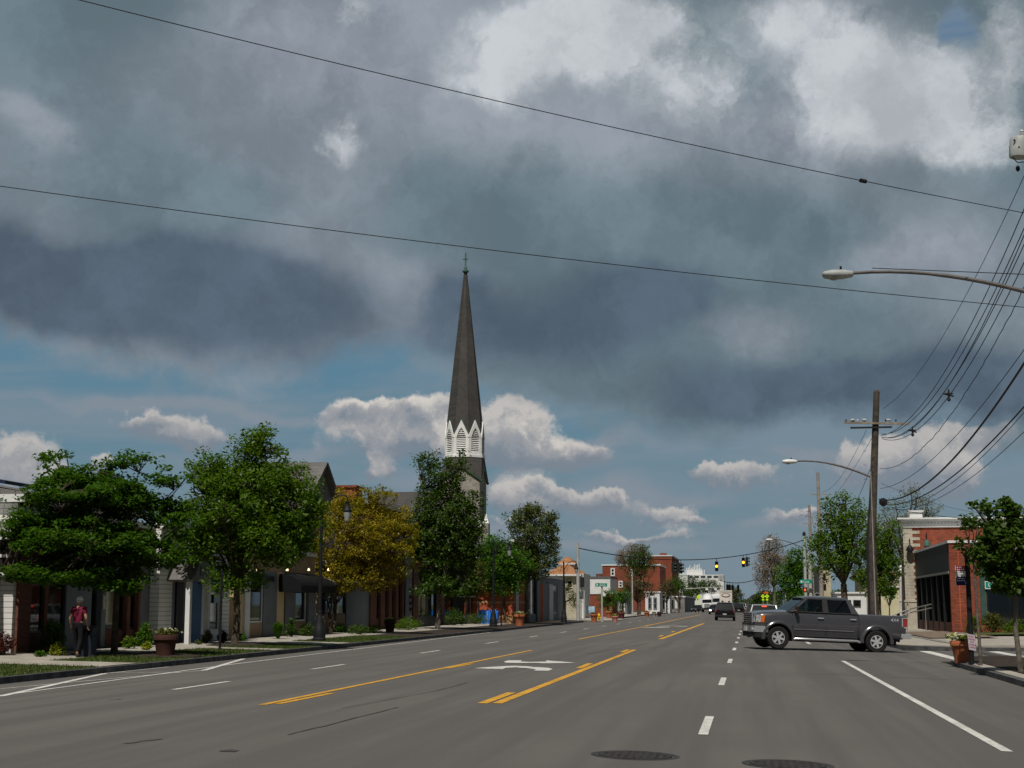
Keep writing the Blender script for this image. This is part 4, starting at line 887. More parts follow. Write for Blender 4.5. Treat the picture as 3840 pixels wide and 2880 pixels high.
# office block
YO = 900; x0, x1 = at(2540, HY, YO).x, at(2716, HY, YO).x; rO = thing('office_block', 'white high office block with rooftop plant room and antennas', 'building', Vector(((x0+x1)/2, YO, 0)))
q = MB(); q.box(x0, x1, YO, YO+30, -.6, hz(2155, YO)); q.build('wall', WHT, rO)
q = MB(); q.box(at(2575, HY, YO).x, at(2636, HY, YO).x, YO+4, YO+20, hz(2155, YO), hz(2136, YO)); q.build('plant_room', WHT, rO)
q = MB()
for i in range(16):
    xx = at(2552+i*6, HY, YO).x; zz = hz(2136 if 2575 < 2552+i*6 < 2636 else 2155, YO); q.box(xx-.25, xx+.25, YO+6, YO+6.5, zz, zz+random.uniform(1, 3.6))
q.build('antenna_cluster', WHT, rO)
for a_ in range(2582, 2690, 24): q = MB(); q.box(at(a_, HY, YO).x, at(a_+17, HY, YO).x, YO-.2, YO-.02, hz(2166, YO), hz(2159, YO)); q.build('window', mat('far_window', (.05,.06,.07), .3), rO)
for a_ in (2697,2702,2707,2712): q = MB(); q.box(at(a_, HY, YO).x, at(a_+2.4, HY, YO).x, YO-.2, YO-.02, hz(2175, YO), hz(2157, YO)); q.build('window', MATS['far_window'], rO)
HPX[0] = 1740
# ---------------- church ----------------
YT, XT = 186.0, at(1740, HY, 186).x
rT = thing('church', 'stone church tower with white louvred belfry and tall dark spire topped by a cross', 'church', Vector((XT, YT, 0)))
hw = 2.42; ze, zp = hz(1797, YT-hw), hz(1752, YT-hw)
m = MB(); m.box(XT-hw, XT+hw, YT-hw, YT+hw, -.5, ze); m.build('tower', CHS, rT)
m = MB()
m.prism([(XT-hw, ze), (XT+hw, ze), (XT, zp)], YT-hw, YT+hw, 'y'); m.prism([(YT-hw, ze), (YT+hw, ze), (YT, zp)], XT-hw+.003, XT+hw-.003, 'x'); m.build('tower_gables', CHS, rT)
m = MB()
for s_ in (-1, 1):
    for e in (-1, 1):
        for ax in (0, 1):
            p = [Vector((e*(hw+.3), s_*(hw+.12), ze-.25)), Vector((0, s_*(hw+.12), zp+.1))]
            if ax: p = [Vector((q.y, q.x, q.z)) for q in p]
            p = [q+Vector((XT, YT, 0)) for q in p]; m.tube(p, .15, 4)
m.build('gable_trim', COPG, rT)
zb0 = hz(1713, YT-hw)
def octa(r, z): return [(XT+r*math.cos(PI/8+i*PI/4)/math.cos(PI/8), YT+r*math.sin(PI/8+i*PI/4)/math.cos(PI/8), z) for i in range(8)]
ro = 2.35
m = MB(); sq = [(XT+hw+.25, YT+hw+.25, ze), (XT, YT+hw+.25, zp+.1), (XT-hw-.25, YT+hw+.25, ze), (XT-hw-.25, YT, zp+.1), (XT-hw-.25, YT-hw-.25, ze), (XT, YT-hw-.25, zp+.1), (XT+hw+.25, YT-hw-.25, ze), (XT+hw+.25, YT, zp+.1)]
oc = octa(ro+.1, zb0); V = sq+oc; F = []
# valley roof: each square point joins two octagon corners
idx = {0:(0,), 2:(2,)}
for i in range(8):
    a_, b_ = i, (i+1) % 8
    F.append((a_, b_, 8+i)) 
    F.append((b_, 8+(i+1) % 8, 8+i))
# octagon corners start at 22.5deg; sq starts at 45deg so rotate indices by one
V = sq+[oc[(i+1) % 8] for i in range(8)]
V = sq+[oc[i] for i in (1,2,3,4,5,6,7,0)]
m.add(V, F); m.build('broach_roof', SLATE, rT)
zbe, zbp = hz(1636, YT-ro), hz(1574, YT-ro)
BELF = mat('belfry_white', (.72,.72,.70), .6, .04, 1)
m = MB(); k = len(m.v); m.add(octa(ro-.25, zb0-.3)+octa(ro-.25, zbe), [(i, (i+1) % 8, 8+(i+1) % 8, 8+i) for i in range(8)]); m.build('belfry_core', mat('belfry_dark', (.34,.34,.34), .8), rT)
m = MB(); m.add(octa(ro+.18, zb0)+octa(ro+.18, zb0+.3), [(i, (i+1) % 8, 8+(i+1) % 8, 8+i) for i in range(8)]+[tuple(range(8, 16))]); m.build('belfry_base', BELF, rT)
fwid = 2*ro*math.tan(PI/8)
for i in range(8):
    a = i*PI/4; n = Vector((math.cos(a), math.sin(a), 0)); t_ = Vector((-math.sin(a), math.cos(a), 0)); c = Vector((XT, YT, 0))+n*ro; hwf = fwid/2
    m = MB()
    def P(u, z, d=0): return c+t_*u+n*d+Vector((0,0,z))
    def slab3(pts, d0, d1):
        k = len(m.v); q = len(pts); m.v += [tuple(P(u, z, d0)) for u, z in pts]+[tuple(P(u, z, d1)) for u, z in pts]
        m.f += [tuple(k+j for j in range(q)), tuple(k+q+j for j in reversed(range(q)))]+[(k+j, k+(j+1) % q, k+q+(j+1) % q, k+q+j) for j in range(q)]
    lw = hwf*.62; z0 = zb0+.3; zs = zbe-.1; zo = z0+.35
    arch = [(lw*math.sin(u)*(1), zs+1.25*(1-abs(math.sin(u)))**.8) for u in (0,)]
    slab3([(-hwf, z0), (-lw, z0), (-lw, zs), (-hwf, zs)], -.05, .08); slab3([(lw, z0), (hwf, z0), (hwf, zs), (lw, zs)], -.05, .08)
    slab3([(-lw, z0), (lw, z0), (lw, zo), (-lw, zo)], -.05, .07)
    slab3([(-hwf-.12, zs), (-lw, zs), (-lw*.55, zs+.75), (0, zs+1.25), (0, zbp)], -.05, .1)
    slab3([(hwf+.12, zs), (0, zbp), (0, zs+1.25), (lw*.55, zs+.75), (lw, zs)], -.05, .1)
    m.build('gablet', BELF, rT)
    m = MB(); zz = zo+.05
    while zz < zs+1.05:
        w = lw if zz < zs else lw*max(.1, 1-(zz-zs)/1.25)
        m.add([tuple(P(-w, zz, .02)), tuple(P(w, zz, .02)), tuple(P(w, zz+.15, -.14)), tuple(P(-w, zz+.15, -.14)), tuple(P(-w, zz-.04, .02)), tuple(P(w, zz-.04, .02)), tuple(P(w, zz+.11, -.14)), tuple(P(-w, zz+.11, -.14))], [(0,1,2,3),(7,6,5,4),(0,4,5,1)]); zz += .24
    m.build('louvre', BELF, rT, fix=False)
    m = MB()
    for s_ in (-1, 1): m.tube([P(s_*(hwf+.05), zs, -.04), P(0, zbp+.1, -.10), P(0, zbp+.1, -1.0)], .07, 4)
    m.build('gablet_trim', COPG, rT)
    m = MB(); m.add([tuple(P(-hwf-.1, zs, -.06)), tuple(P(0, zbp+.02, -.06)), tuple(P(0, zbp+.02, -1.1)), tuple(P(hwf+.1, zs, -.06))], [(0,1,2),(2,1,3)]); m.build('gablet_roof', SLATE, rT, fix=False)
zs1 = hz(1022, YT)
m = MB(); m.add(octa(ro+.02, zbe-.15)+octa(.17, zs1), [(i, (i+1) % 8, 8+(i+1) % 8, 8+i) for i in range(8)]+[tuple(range(8, 16))]); m.build('spire', SLATE, rT)
m = MB()
for i in range(8): m.tube([octa(ro+.03, zbe+1.6)[i] if False else Vector(octa(ro+.02, zbe-.15)[i]).lerp(Vector(octa(.17, zs1)[i]), .1), octa(.17, zs1)[i]], [.05, .03], 4)
m.build('spire_ridges', SLATE, rT)
m = MB(); m.lathe((XT, YT, zs1-.1), [(.2,0),(.42,.15),(.45,.3),(.25,.4),(.2,.8),(.12,.9)], 10); m.build('finial', COPG, rT)
zc = hz(948, YT); m = MB(); m.box(XT-.07, XT+.07, YT-.07, YT+.07, zs1+.7, zc); m.box(XT-.34, XT+.34, YT-.06, YT+.06, zc-.95, zc-.82); m.lathe((XT, YT-.08, zc-.89), [(.18,0),(.18,.16)], 12, axis='y'); m.build('cross', COPG, rT)
# buttress pinnacles and lower stage
for px, yt in ((1822,1935),(1795,1950)):
    xx = at(px, HY, YT-hw-.3).x; m = MB(); m.box(xx-.35, xx+.35, YT-hw-.6, YT-hw+.5, -.4, hz(yt+30, YT-2)); m.build('buttress', CHS, rT)
    m = MB(); m.add([(xx-.4,YT-hw-.65,hz(yt+30,YT-2)+.002),(xx+.4,YT-hw-.65,hz(yt+30,YT-2)+.002),(xx+.4,YT-hw+.55,hz(yt+30,YT-2)+.002),(xx-.4,YT-hw+.55,hz(yt+30,YT-2)+.002),(xx,YT-hw-.1,hz(yt-8,YT-2))], [(0,1,4),(1,2,4),(2,3,4),(3,0,4),(3,2,1,0)]); m.build('pinnacle', WHT, rT)
# dark lancet on the street side
m = MB(); m.prism([(YT-.6, ze-5), (YT+.6, ze-5), (YT+.6, ze-2), (YT, ze-.9), (YT-.6, ze-2)], XT+hw+.003, XT+hw+.05, 'x'); m.build('lancet_window', mat('louvre_grey', (.12,.12,.12), .8, .3, 5), rT)
# nave
xn0 = at(1385, HY, YT).x; zr = hz(1842, YT+2)
m = MB(); m.box(xn0, XT-hw-.01, YT-5, YT+9, -.5, zr-5); m.build('nave', CHS, rT)
m = MB(); m.prism([(YT-6, zr-5.4), (YT+2, zr), (YT+10, zr-5.4)], xn0-.3, XT-hw-.02, 'x'); m.build('nave_roof', SLATE, rT)
HPX[0] = 3600
# ---------------- right side buildings ----------------
YR, YR2 = 84.0, 101.0; XR = at(3567, HY, YR).x; XR2 = at(3398, HY, YR2).x; zg = GR(12)
rA = thing('brick_shop', 'low red brick corner shop with green-framed window and dark glass front', 'building', Vector((XR, YR, zg)))
zt = hz(2036, YR)
m = MB(); m.box(XR, XR+16, YR, YR+.3, zg-.2, zt); m.box(XR+.5, XR+16, YR+.31, YR2-.1, zg-.2, zt-.1); m.build('wall', BRK, rA)
m = MB(); m.box(XR-.06, XR+16.1, YR-.06, YR2-.1, zt+.003, zt+.14); m.build('coping', WHT, rA)
m = MB(); m.box(XR-.03, XR+.49, YR+.31, YR2-.15, hz(2140, YR), zt-.003); m.build('fascia', mat('dark_fascia', (.020,.025,.027), .6, .1), rA)
m = MB(); m.box(XR-.05, XR+.1, YR+.32, YR2-.2, hz(2150, YR), hz(2141, YR)); m.build('fascia_trim', mat('dull_metal', (.22,.22,.22), .5, .1), rA)
for k in range(6):
    a_ = YR+.4+k*(YR2-YR-.8)/6; b_ = a_+(YR2-YR-.8)/6-.25
    window(rA, XR+.3, 0, a_, b_, zg+.5, hz(2151, YR), '-x', fr=BLK, gl=GLD, ft=.06, mull=(2,3))
    m = MB(); m.box(XR-.04, XR+.45, b_+.002, b_+.248, zg-.1, hz(2151, YR)-.003); m.build('pillar', mat('dark_green_grey', (.007,.010,.010), .6), rA)
m = MB(); m.box(XR+.02, XR+.45, YR+.4, YR2-.4, zg-.1, zg+.498); m.build('base_wall', BRKD, rA)
xa, xb = at(3700, HY, YR).x, XR+9
for x_ in (xa-.32, xb): m = MB(); m.box(x_, x_+.318, YR-.08, YR-.003, hz(2335, YR), hz(2130, YR)); m.build('window_surround', mat('teal_green', (.035,.075,.062), .6, .1), rA)
for k in range(3):
    w_ = (xb-xa)/3; window(rA, xa+k*w_+.02, xa+(k+1)*w_-.02, YR, 0, hz(2344, YR), hz(2130, YR), '-y', fr=BLK, ft=.07, mull=(2,1), gl=GLS)
    for j in range(2):
        p0 = xa+k*w_+.12+j*w_/2; m = MB(); m.box(p0, p0+w_/2-.24, YR-.026, YR-.016, hz(2338, YR), hz(2288+random.randint(-2, 3), YR)); m.build('paper_screen', mat('tissue_paper', (.42,.46,.40), .9, .15, 4, bump=.5, bscale=3), rA)
m = MB(); x0, x1 = at(3695, HY, YR).x, at(3768, HY, YR).x; m.box(x0, x1, YR-.16, YR-.1, hz(2209, YR), hz(2180, YR)); sg = m.build('shop_sign', SGRN, rA)
m = MB(); zc0, zc1 = hz(2209, YR), hz(2180, YR)
for b_ in ((x0,x1,zc1-.04,zc1),(x0,x1,zc0,zc0+.04),(x0,x0+.04,zc0+.04,zc1-.04),(x1-.04,x1,zc0+.04,zc1-.04)): m.box(b_[0], b_[1], YR-.17, YR-.162, b_[2], b_[3])
m.build('sign_border', WHT, rA)
m = text_mb('C', .42, (at(3716, HY, YR).x, YR-.17, (zc0+zc1)/2), (1,0,0), (0,0,1)); m.build('sign_letter', WHT, rA)
m = MB(); m.box(XR+.45, XR+.5, YR-.03, YR-.003, zg+.1, zt-.05); m.build('downpipe', BRKO, rA)
HPX[0] = 3440
rBk = thing('brick_bank', 'red brick building with white cornice, white chimney block and stone quoins', 'building', Vector((XR2, YR2, zg)))
zc0, zc1 = hz(1978, YR2), hz(1948, YR2)
sk = lambda d: [(XR2-d,YR2-d),(XR2+26+d,YR2-d),(XR2+26+d,YR2+20+d),(XR2+3.0-d,YR2+20+d)]
m = MB(); m.prism(sk(0), zg-.2, zc0); m.build('wall', BRK, rBk)
m = MB(); m.prism(sk(.10), zc0+.002, zc1); m.prism(sk(.4), zc1+.002, hz(1942, YR2)); m.build('cornice', WHT, rBk)
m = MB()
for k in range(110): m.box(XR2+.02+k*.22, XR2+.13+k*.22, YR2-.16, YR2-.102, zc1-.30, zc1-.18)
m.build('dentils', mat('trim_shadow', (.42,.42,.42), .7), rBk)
xa, xb = at(3425, HY, YR2+1).x, at(3473, HY, YR2+1).x
m = MB(); m.box(xa, xb, YR2+1, YR2+2.2, zc1, hz(1916, YR2)); m.box(xa-.08, xb+.08, YR2+.9, YR2+2.3, hz(1916, YR2)+.002, hz(1911, YR2)); m.build('chimney', WHT, rBk)
m = MB(); z = hz(2255, YR2); i = 0; q = (hz(1978, YR2)-z)/23
while z < zc0-.05:
    w = 1.05 if i % 2 else .58; m.box(XR2-.03, XR2+w, YR2-.03, YR2+.12, z, min(z+q-.01, zc0)); z += q; i += 1
m.build('quoins', STO, rBk)
m = MB(); m.box(XR2-.08, XR2+2.4, YR2-.08, YR2+.6, zg-.2, hz(2258, YR2)); m.box(XR2-.12, XR2+2.44, YR2-.12, YR2+.64, hz(2258, YR2)+.002, hz(2250, YR2)); m.build('plinth', STO, rBk)
for k, (pa, py) in enumerate(((3412,2060),(3475,2040))):
    p = at(pa, py, YR2-.2); m = MB(); m.tube([p+Vector((0,.15,.5)), p+Vector((0,-.1,.7)), p+Vector((0,-.1,.3))], .03, 6); m.build('lamp_bracket', BLK, rBk)
    m = MB(); m.lathe(p+Vector((0,-.1,0)), [(.05,.3),(.22,.1),(.26,-.1),(.1,-.15)], 10); m.build('wall_lamp', BLK if k == 0 else COPG, rBk)
HPX[0] = VX
# ramp railing
p = [gnd(3335, 2352), ]
rr = thing('ramp_railing', 'pair of sloping metal handrails between pickup bed and brick building', 'railing', Vector((XR2, 97, zg)))
for dz in (0, .22):
    m = MB(); a_, b_, c_ = at(3328, 2313, 94)-Vector((0,0,dz)), at(3412, 2284, 94)-Vector((0,0,dz)), at(3492, 2266, 92)-Vector((0,0,dz)); m.tube([a_, b_, c_], .035, 8); m.build('rail', mat('galv', (.28,.27,.25), .5, .1, metal=.5), rr)
for px, py in ((3338,2310),(3400,2288),(3470,2271)):
    a_ = at(px, py, 94); m = MB(); m.tube([a_, Vector((a_.x, a_.y, zg-.05))], .03, 8); m.build('post', MATS['galv'], rr)
HPX[0] = 3387
# white sign post with blue board
YS = 106; c = at(3387, 2290, YS); c.z = zg
rs = thing('shop_sign', 'blue shop sign board with red and white border on a white turned post', 'sign', c)
zt = hz(2165, YS); m = MB(); m.lathe((0,0,0), [(.26,-.1),(.26,.25),(.22,.3),(.22,1.7),(.25,1.72),(.25,1.80),(.21,1.82),(.20,hz(2152, YS)-zg),(.34,hz(2150, YS)-zg),(.36,hz(2140, YS)-zg),(.2,hz(2138, YS)-zg),(.1,hz(2133, YS)-zg),(.17,hz(2127, YS)-zg),(.1,hz(2121, YS)-zg),(.01,hz(2118, YS)-zg)], 18); m.build('post', WHT, rs, world=False, smooth=True)
z0, z1, z2, z3 = [hz(v, YS) for v in (2192, 2184, 2150, 2140)]; xr = c.x-.25
def hexb(d, y0, y1, M): 
    xl = xr-3.4+d; pts = [(xl, (z1+z2)/2), (xl+.8, z0+d), (xr-.25-d, z0+.15+d*.8), (xr-.12-d, z1+.2), (xr-.12-d, z2), (xr-.25-d, z3-.05-d), (xl+.8, z3+.05-d)]; M.prism(pts, y0, y1, 'y')
m = MB(); hexb(0, YS-.08, YS+.08, m); m.build('board', WHT, rs); m = MB(); hexb(.09, YS-.1, YS-.082, m); m.build('red_border', mat('sign_red', (.45,.10,.08), .5), rs); m = MB(); hexb(.17, YS-.12, YS-.102, m); m.build('blue_face', mat('sign_blue', (.012,.03,.20), .5), rs)
m = text_mb('C', .7, (xr-.85, YS-.13, (z1+z2)/2+.1), (1,0,0), (0,0,1)); m.build('letter', WHT, rs)
m = MB(); m.tube([(c.x, YS, z2), (xr-.2, YS, z2)], .05, 6); m.tube([(c.x, YS, z1), (xr-.2, YS, z1)], .05, 6); m.build('bracket', WHT, rs)
HPX[0] = VX
fbox('cream_building', 'cream wall with small round emblem behind the tiny green tree', 3292, 3392, 2203, 122, mat('pale_cream', (.50,.47,.31), .8, .06, 1), 8, [], cop=True, tt=5)
fbox('brown_roof_house', 'tan house with brown roof seen through the slim tree', 3240, 3375, 2150, 150, mat('tan_wall', (.28,.23,.17), .8, .2, .8), 12, [(3255,3268,2160,2185),(3290,3300,2160,2185)], tt=14, trim=mat('brown_roof', (.16,.12,.09), .9, .3, 2))
fbox('white_diner', 'white low shop with striped fascia behind the pickup cab', 3140, 3250, 2226, 140, WHT, 8, [(3172,3192,2250,2275,BLK),(3200,3228,2250,2275,BLK)], tt=6)
fbox('cream_commercial_building', 'tall cream and grey commercial building right of the twin poles', 3052, 3118, 2132, 230, mat('cream_wall', (.44,.38,.26), .8, .1, .6), 20, [(3090,3100,2150,2175,BLK),(3090,3100,2190,2212,BLK)], tt=5, trim=SHG)
q = MB(); q.box(at(3056, HY, 228).x, at(3075, HY, 228).x, 228, 229.5, 0, hz(2130, 228)); solo(q, 'dark_pylon_sign', mat('dark_pylon', (.035,.035,.038), .6), 'dark tall slab sign beside the twin concrete poles', 'sign')
fbox('grey_gabled_building', 'grey building hidden behind the right side trees in the distance', 2935, 3010, 2215, 340, GRYP, 20, [(2945,2955,2230,2250),(2965,2975,2230,2250)])
# ---------------- vehicles ----------------
PAINT = mat('grey_metallic_paint', (.078,.078,.086), .22, .04, 6, metal=.45, coat=.8, spec=.5)
CHR = mat('chrome', (.70,.70,.72), .2, .02, 3, metal=.75, spec=.5); RIM = mat('bright_wheel', (.58,.58,.60), .25, .05, 3, metal=.4, coat=.5, spec=.5); TYR = mat('tyre', (.014,.014,.014), .85, .1, 8, bump=.3); PLA = mat('black_plastic', (.018,.018,.019), .6, .1)
HLG = mat('headlight', (.42,.43,.43), .25, .25, 9, metal=.3, coat=1); RED = mat('tail_red', (.25,.012,.012), .2, .05, 3, coat=1); REDL = mat('brake_lit', (.8,.05,.03), .3, 0, emit=(1,.08,.03), estr=3)
AMB = mat('amber', (.55,.12,.015), .25, .05, 3, coat=1); LIT = mat('headlight_lit', (1,.95,.85), .3, 0, emit=(1,.93,.8), estr=6)
CGL = glassmat('car_glass', (.42,.50,.47), .0); CGB = mat('car_glass_dark', (.010,.012,.013), .06, 0, coat=.5)
PLT = mat('plate', (.45,.45,.42), .5)
def loft(mb, st, cap=True):
    """st: list of (x, [(y,z)...]) half sections, mirrored about y=0"""
    k = len(mb.v); n = None
    for x, h in st:
        ring = [(x if not callable(x) else x, y, z) for y, z in h]+[(x, -y, z) for y, z in reversed(h) if abs(y) > 1e-6]
        n = len(ring); mb.v += ring
    for i in range(len(st)-1):
        for j in range(n): mb.f.append((k+i*n+j, k+i*n+(j+1)%n, k+(i+1)*n+(j+1)%n, k+(i+1)*n+j))
    if cap: mb.f.append(tuple(k+j for j in reversed(range(n)))); mb.f.append(tuple(k+(len(st)-1)*n+j for j in range(n)))
    return mb
def bool_cut(o, cutters, sharp=35):
    for c in cutters:
        cm = c.build('cut', PLA, None); md = o.modifiers.new('b', 'BOOLEAN'); md.operation = 'DIFFERENCE'; md.object = cm; md.solver = 'EXACT'
    dg = bpy.context.evaluated_depsgraph_get(); dg.update(); me = bpy.data.meshes.new_from_object(o.evaluated_get(dg))
    cms = [m.object for m in o.modifiers]; o.modifiers.clear(); o.data = me
    for c in cms: bpy.data.objects.remove(c)
    me.polygons.foreach_set('use_smooth', [True]*len(me.polygons)); me.set_sharp_from_angle(angle=math.radians(sharp)); return o
def wheel(root, x, y, r, w, side, rim=.62, spokes=6, rimm=None):
    t = MB(); t.lathe((x, y, r), [(r*rim, -w/2*.9),(r*.90,-w/2),(r*.985,-w/2*.8),(r,-w/2*.4),(r,w/2*.4),(r*.985,w/2*.8),(r*.90,w/2),(r*rim,w/2*.9)], 30, axis='y'); wo = t.build('wheel', TYR, root, world=False, smooth=True)
    q = MB(); s_ = side; yo = y+s_*w*.40; R = r*rim
    bk = MB(); bk.lathe((x, y, r), [(R*.93, s_*w*.30),(R*.90, s_*w*.18),(.001, s_*w*.12)], 26, axis='y'); bo = bk.build('hub_well', PLA, None, world=False); bo.parent = wo
    k0 = len(q.v); q.lathe((x, y, r), [(R*.90, s_*w*.25),(R*.93, s_*w*.47),(R*1.03, s_*w*.465),(R*1.03, s_*w*.40)], 30, axis='y'); q.f = [f for f in q.f if len(f) < 30]
    for i in range(spokes):
        a = 2*PI*i/spokes+.25; d = Vector((math.cos(a), 0, math.sin(a))); tt = Vector((-math.sin(a), 0, math.cos(a))); c = Vector((x, y+s_*w*.38, r))
        q.obox(c+d*R*.56, d*R*.40, Vector((0, w*.08, 0)), tt*R*.17)
    q.lathe((x, y, r), [(R*.26, s_*w*.30),(R*.24, s_*w*.46),(.001, s_*w*.48)], 12, axis='y')
    ro_ = q.build('rim', rimm or RIM, None, world=False); ro_.parent = wo
    return wo
def basis_on_road(root, X, Y, yaw, extra=0):
    hx, hy = math.cos(yaw), math.sin(yaw); f = Vector((hx, hy, 0)); sl_ = -.028 if X > -5.4 else .028
    n = Vector((-sl_, 0, 1)).normalized(); f = (f-n*f.dot(n)).normalized(); l = n.cross(f)
    if extra: f = (f+n*extra).normalized(); n = f.cross(l)
    M = Matrix(((f.x,l.x,n.x,X),(f.y,l.y,n.y,Y),(f.z,l.z,n.z,roadz(X)),(0,0,0,1))); root.matrix_world = M
def hs(w, zb, zt, cr=.03):  # lower body half section
    return [(0,zb),(.80*w,zb),(.93*w,zb+.05),(.985*w,zb+.22),(1.0*w,(zb+zt)/2+.02),(.99*w,zt-.26),(.965*w,zt-.10),(.93*w,zt-.025),(.86*w,zt+cr*.2),(.45*w,zt+cr*.8),(0,zt+cr)]
pk = thing('pickup_truck', 'grey crew cab pickup truck turning left across the lanes, seen from its driver side', 'pickup truck')
m = MB(); loft(m, [(2.62,hs(.86,.62,1.16,.03)),(2.55,hs(.93,.56,1.23,.05)),(2.35,hs(.985,.50,1.27,.07)),(1.84,hs(1.0,.46,1.29,.09)),(1.42,hs(1.0,.44,1.33,.09)),(1.25,hs(1.0,.44,1.345,.0)),(.07,hs(1.0,.44,1.35,0)),(-1.16,hs(1.0,.44,1.36,0))])
body = m.build('body', PAINT, pk, world=False)
cut = []
for s_ in (-1, 1): c = MB(); c.lathe((1.80, s_*.9, .41), [(.50,-.38),(.50,.38)], 30, axis='y'); cut.append(c)
c = MB(); loft(c, [(1.2,[(0,1.0),(.78,1.0),(.80,1.5),(0,1.5)]),(-1.08,[(0,1.0),(.78,1.0),(.80,1.5),(0,1.5)])]); cut.append(c)
bool_cut(body, cut)
m = MB(); loft(m, [(-1.18,hs(1.0,.46,1.36,0)),(-2.2,hs(1.0,.48,1.365,0)),(-2.86,hs(.995,.52,1.37,0)),(-2.93,hs(.975,.58,1.365,0))]); bed = m.build('bed', PAINT, pk, world=False)
cut = []
for s_ in (-1, 1): c = MB(); c.lathe((-1.84, s_*.9, .41), [(.50,-.38),(.50,.38)], 30, axis='y'); cut.append(c)
c = MB(); c.box(-2.84, -1.26, -.83, .83, .85, 1.6); cut.append(c)
bool_cut(bed, cut)
for xw in (1.80, -1.84):
    for s_ in (-1, 1):
        V = MB(); n_ = 22; pr = []
        for i in range(n_+1):
            a = -.12+(PI+.24)*i/n_; ca, sa = math.cos(a), math.sin(a)
            for r_, y_ in ((.49,.93),(.50,1.035),(.545,1.045),(.60,1.015),(.63,.97)): V.v.append((xw+r_*ca, s_*y_, .41+r_*sa))
        for i in range(n_):
            for j in range(4): V.f.append((i*5+j, i*5+j+1, (i+1)*5+j+1, (i+1)*5+j))
        V.build('wheel_arch', PAINT, pk, world=False, smooth=True)
        wheel(pk, xw, s_*.86, .405, .27, s_, rim=.56, spokes=6)
m = MB(); m.box(-2.7, 2.3, -.62, .62, .30, .52); m.box(1.35, 2.3, -.6, .6, .4, .95); m.tube([(-1.84,-.8,.41),(-1.84,.8,.41)], .07); m.tube([(1.8,-.8,.41),(1.8,.8,.41)], .06); m.build('chassis', PLA, pk, world=False)
# cab shell
RZ = 1.915
m = MB(); loft(m, [(.86,[(0,RZ-.06),(.62,RZ-.075),(.70,RZ-.09),(.70,RZ-.075),(.62,RZ-.045),(0,RZ-.03)]),(.66,[(0,RZ-.07),(.66,RZ-.085),(.745,RZ-.09),(.745,RZ-.05),(.66,RZ-.0),(0,RZ+.02)]),(-.1,[(0,RZ-.06),(.66,RZ-.07),(.755,RZ-.09),(.755,RZ-.04),(.67,RZ+.015),(0,RZ+.045)]),(-.74,[(0,RZ-.06),(.66,RZ-.07),(.75,RZ-.09),(.75,RZ-.045),(.66,RZ+.01),(0,RZ+.035)]),(-.88,[(0,RZ-.11),(.62,RZ-.12),(.72,RZ-.13),(.72,RZ-.10),(.62,RZ-.05),(0,RZ-.03)])]); m.build('roof', PAINT, pk, world=False, smooth=True)
def quad3(mb, a, b, c, d, t=.03, ydir=1):
    P = [Vector(v) for v in (a, b, c, d)]; n = (P[1]-P[0]).cross(P[3]-P[0]).normalized()*t
    mb.add(P+[p+n for p in P], [(0,1,2,3),(7,6,5,4),(0,4,5,1),(1,5,6,2),(2,6,7,3),(3,7,4,0)])
SB = lambda x, s_: (x, s_*.945, 1.34); ST = lambda x, s_: (x, s_*.745, RZ-.07)
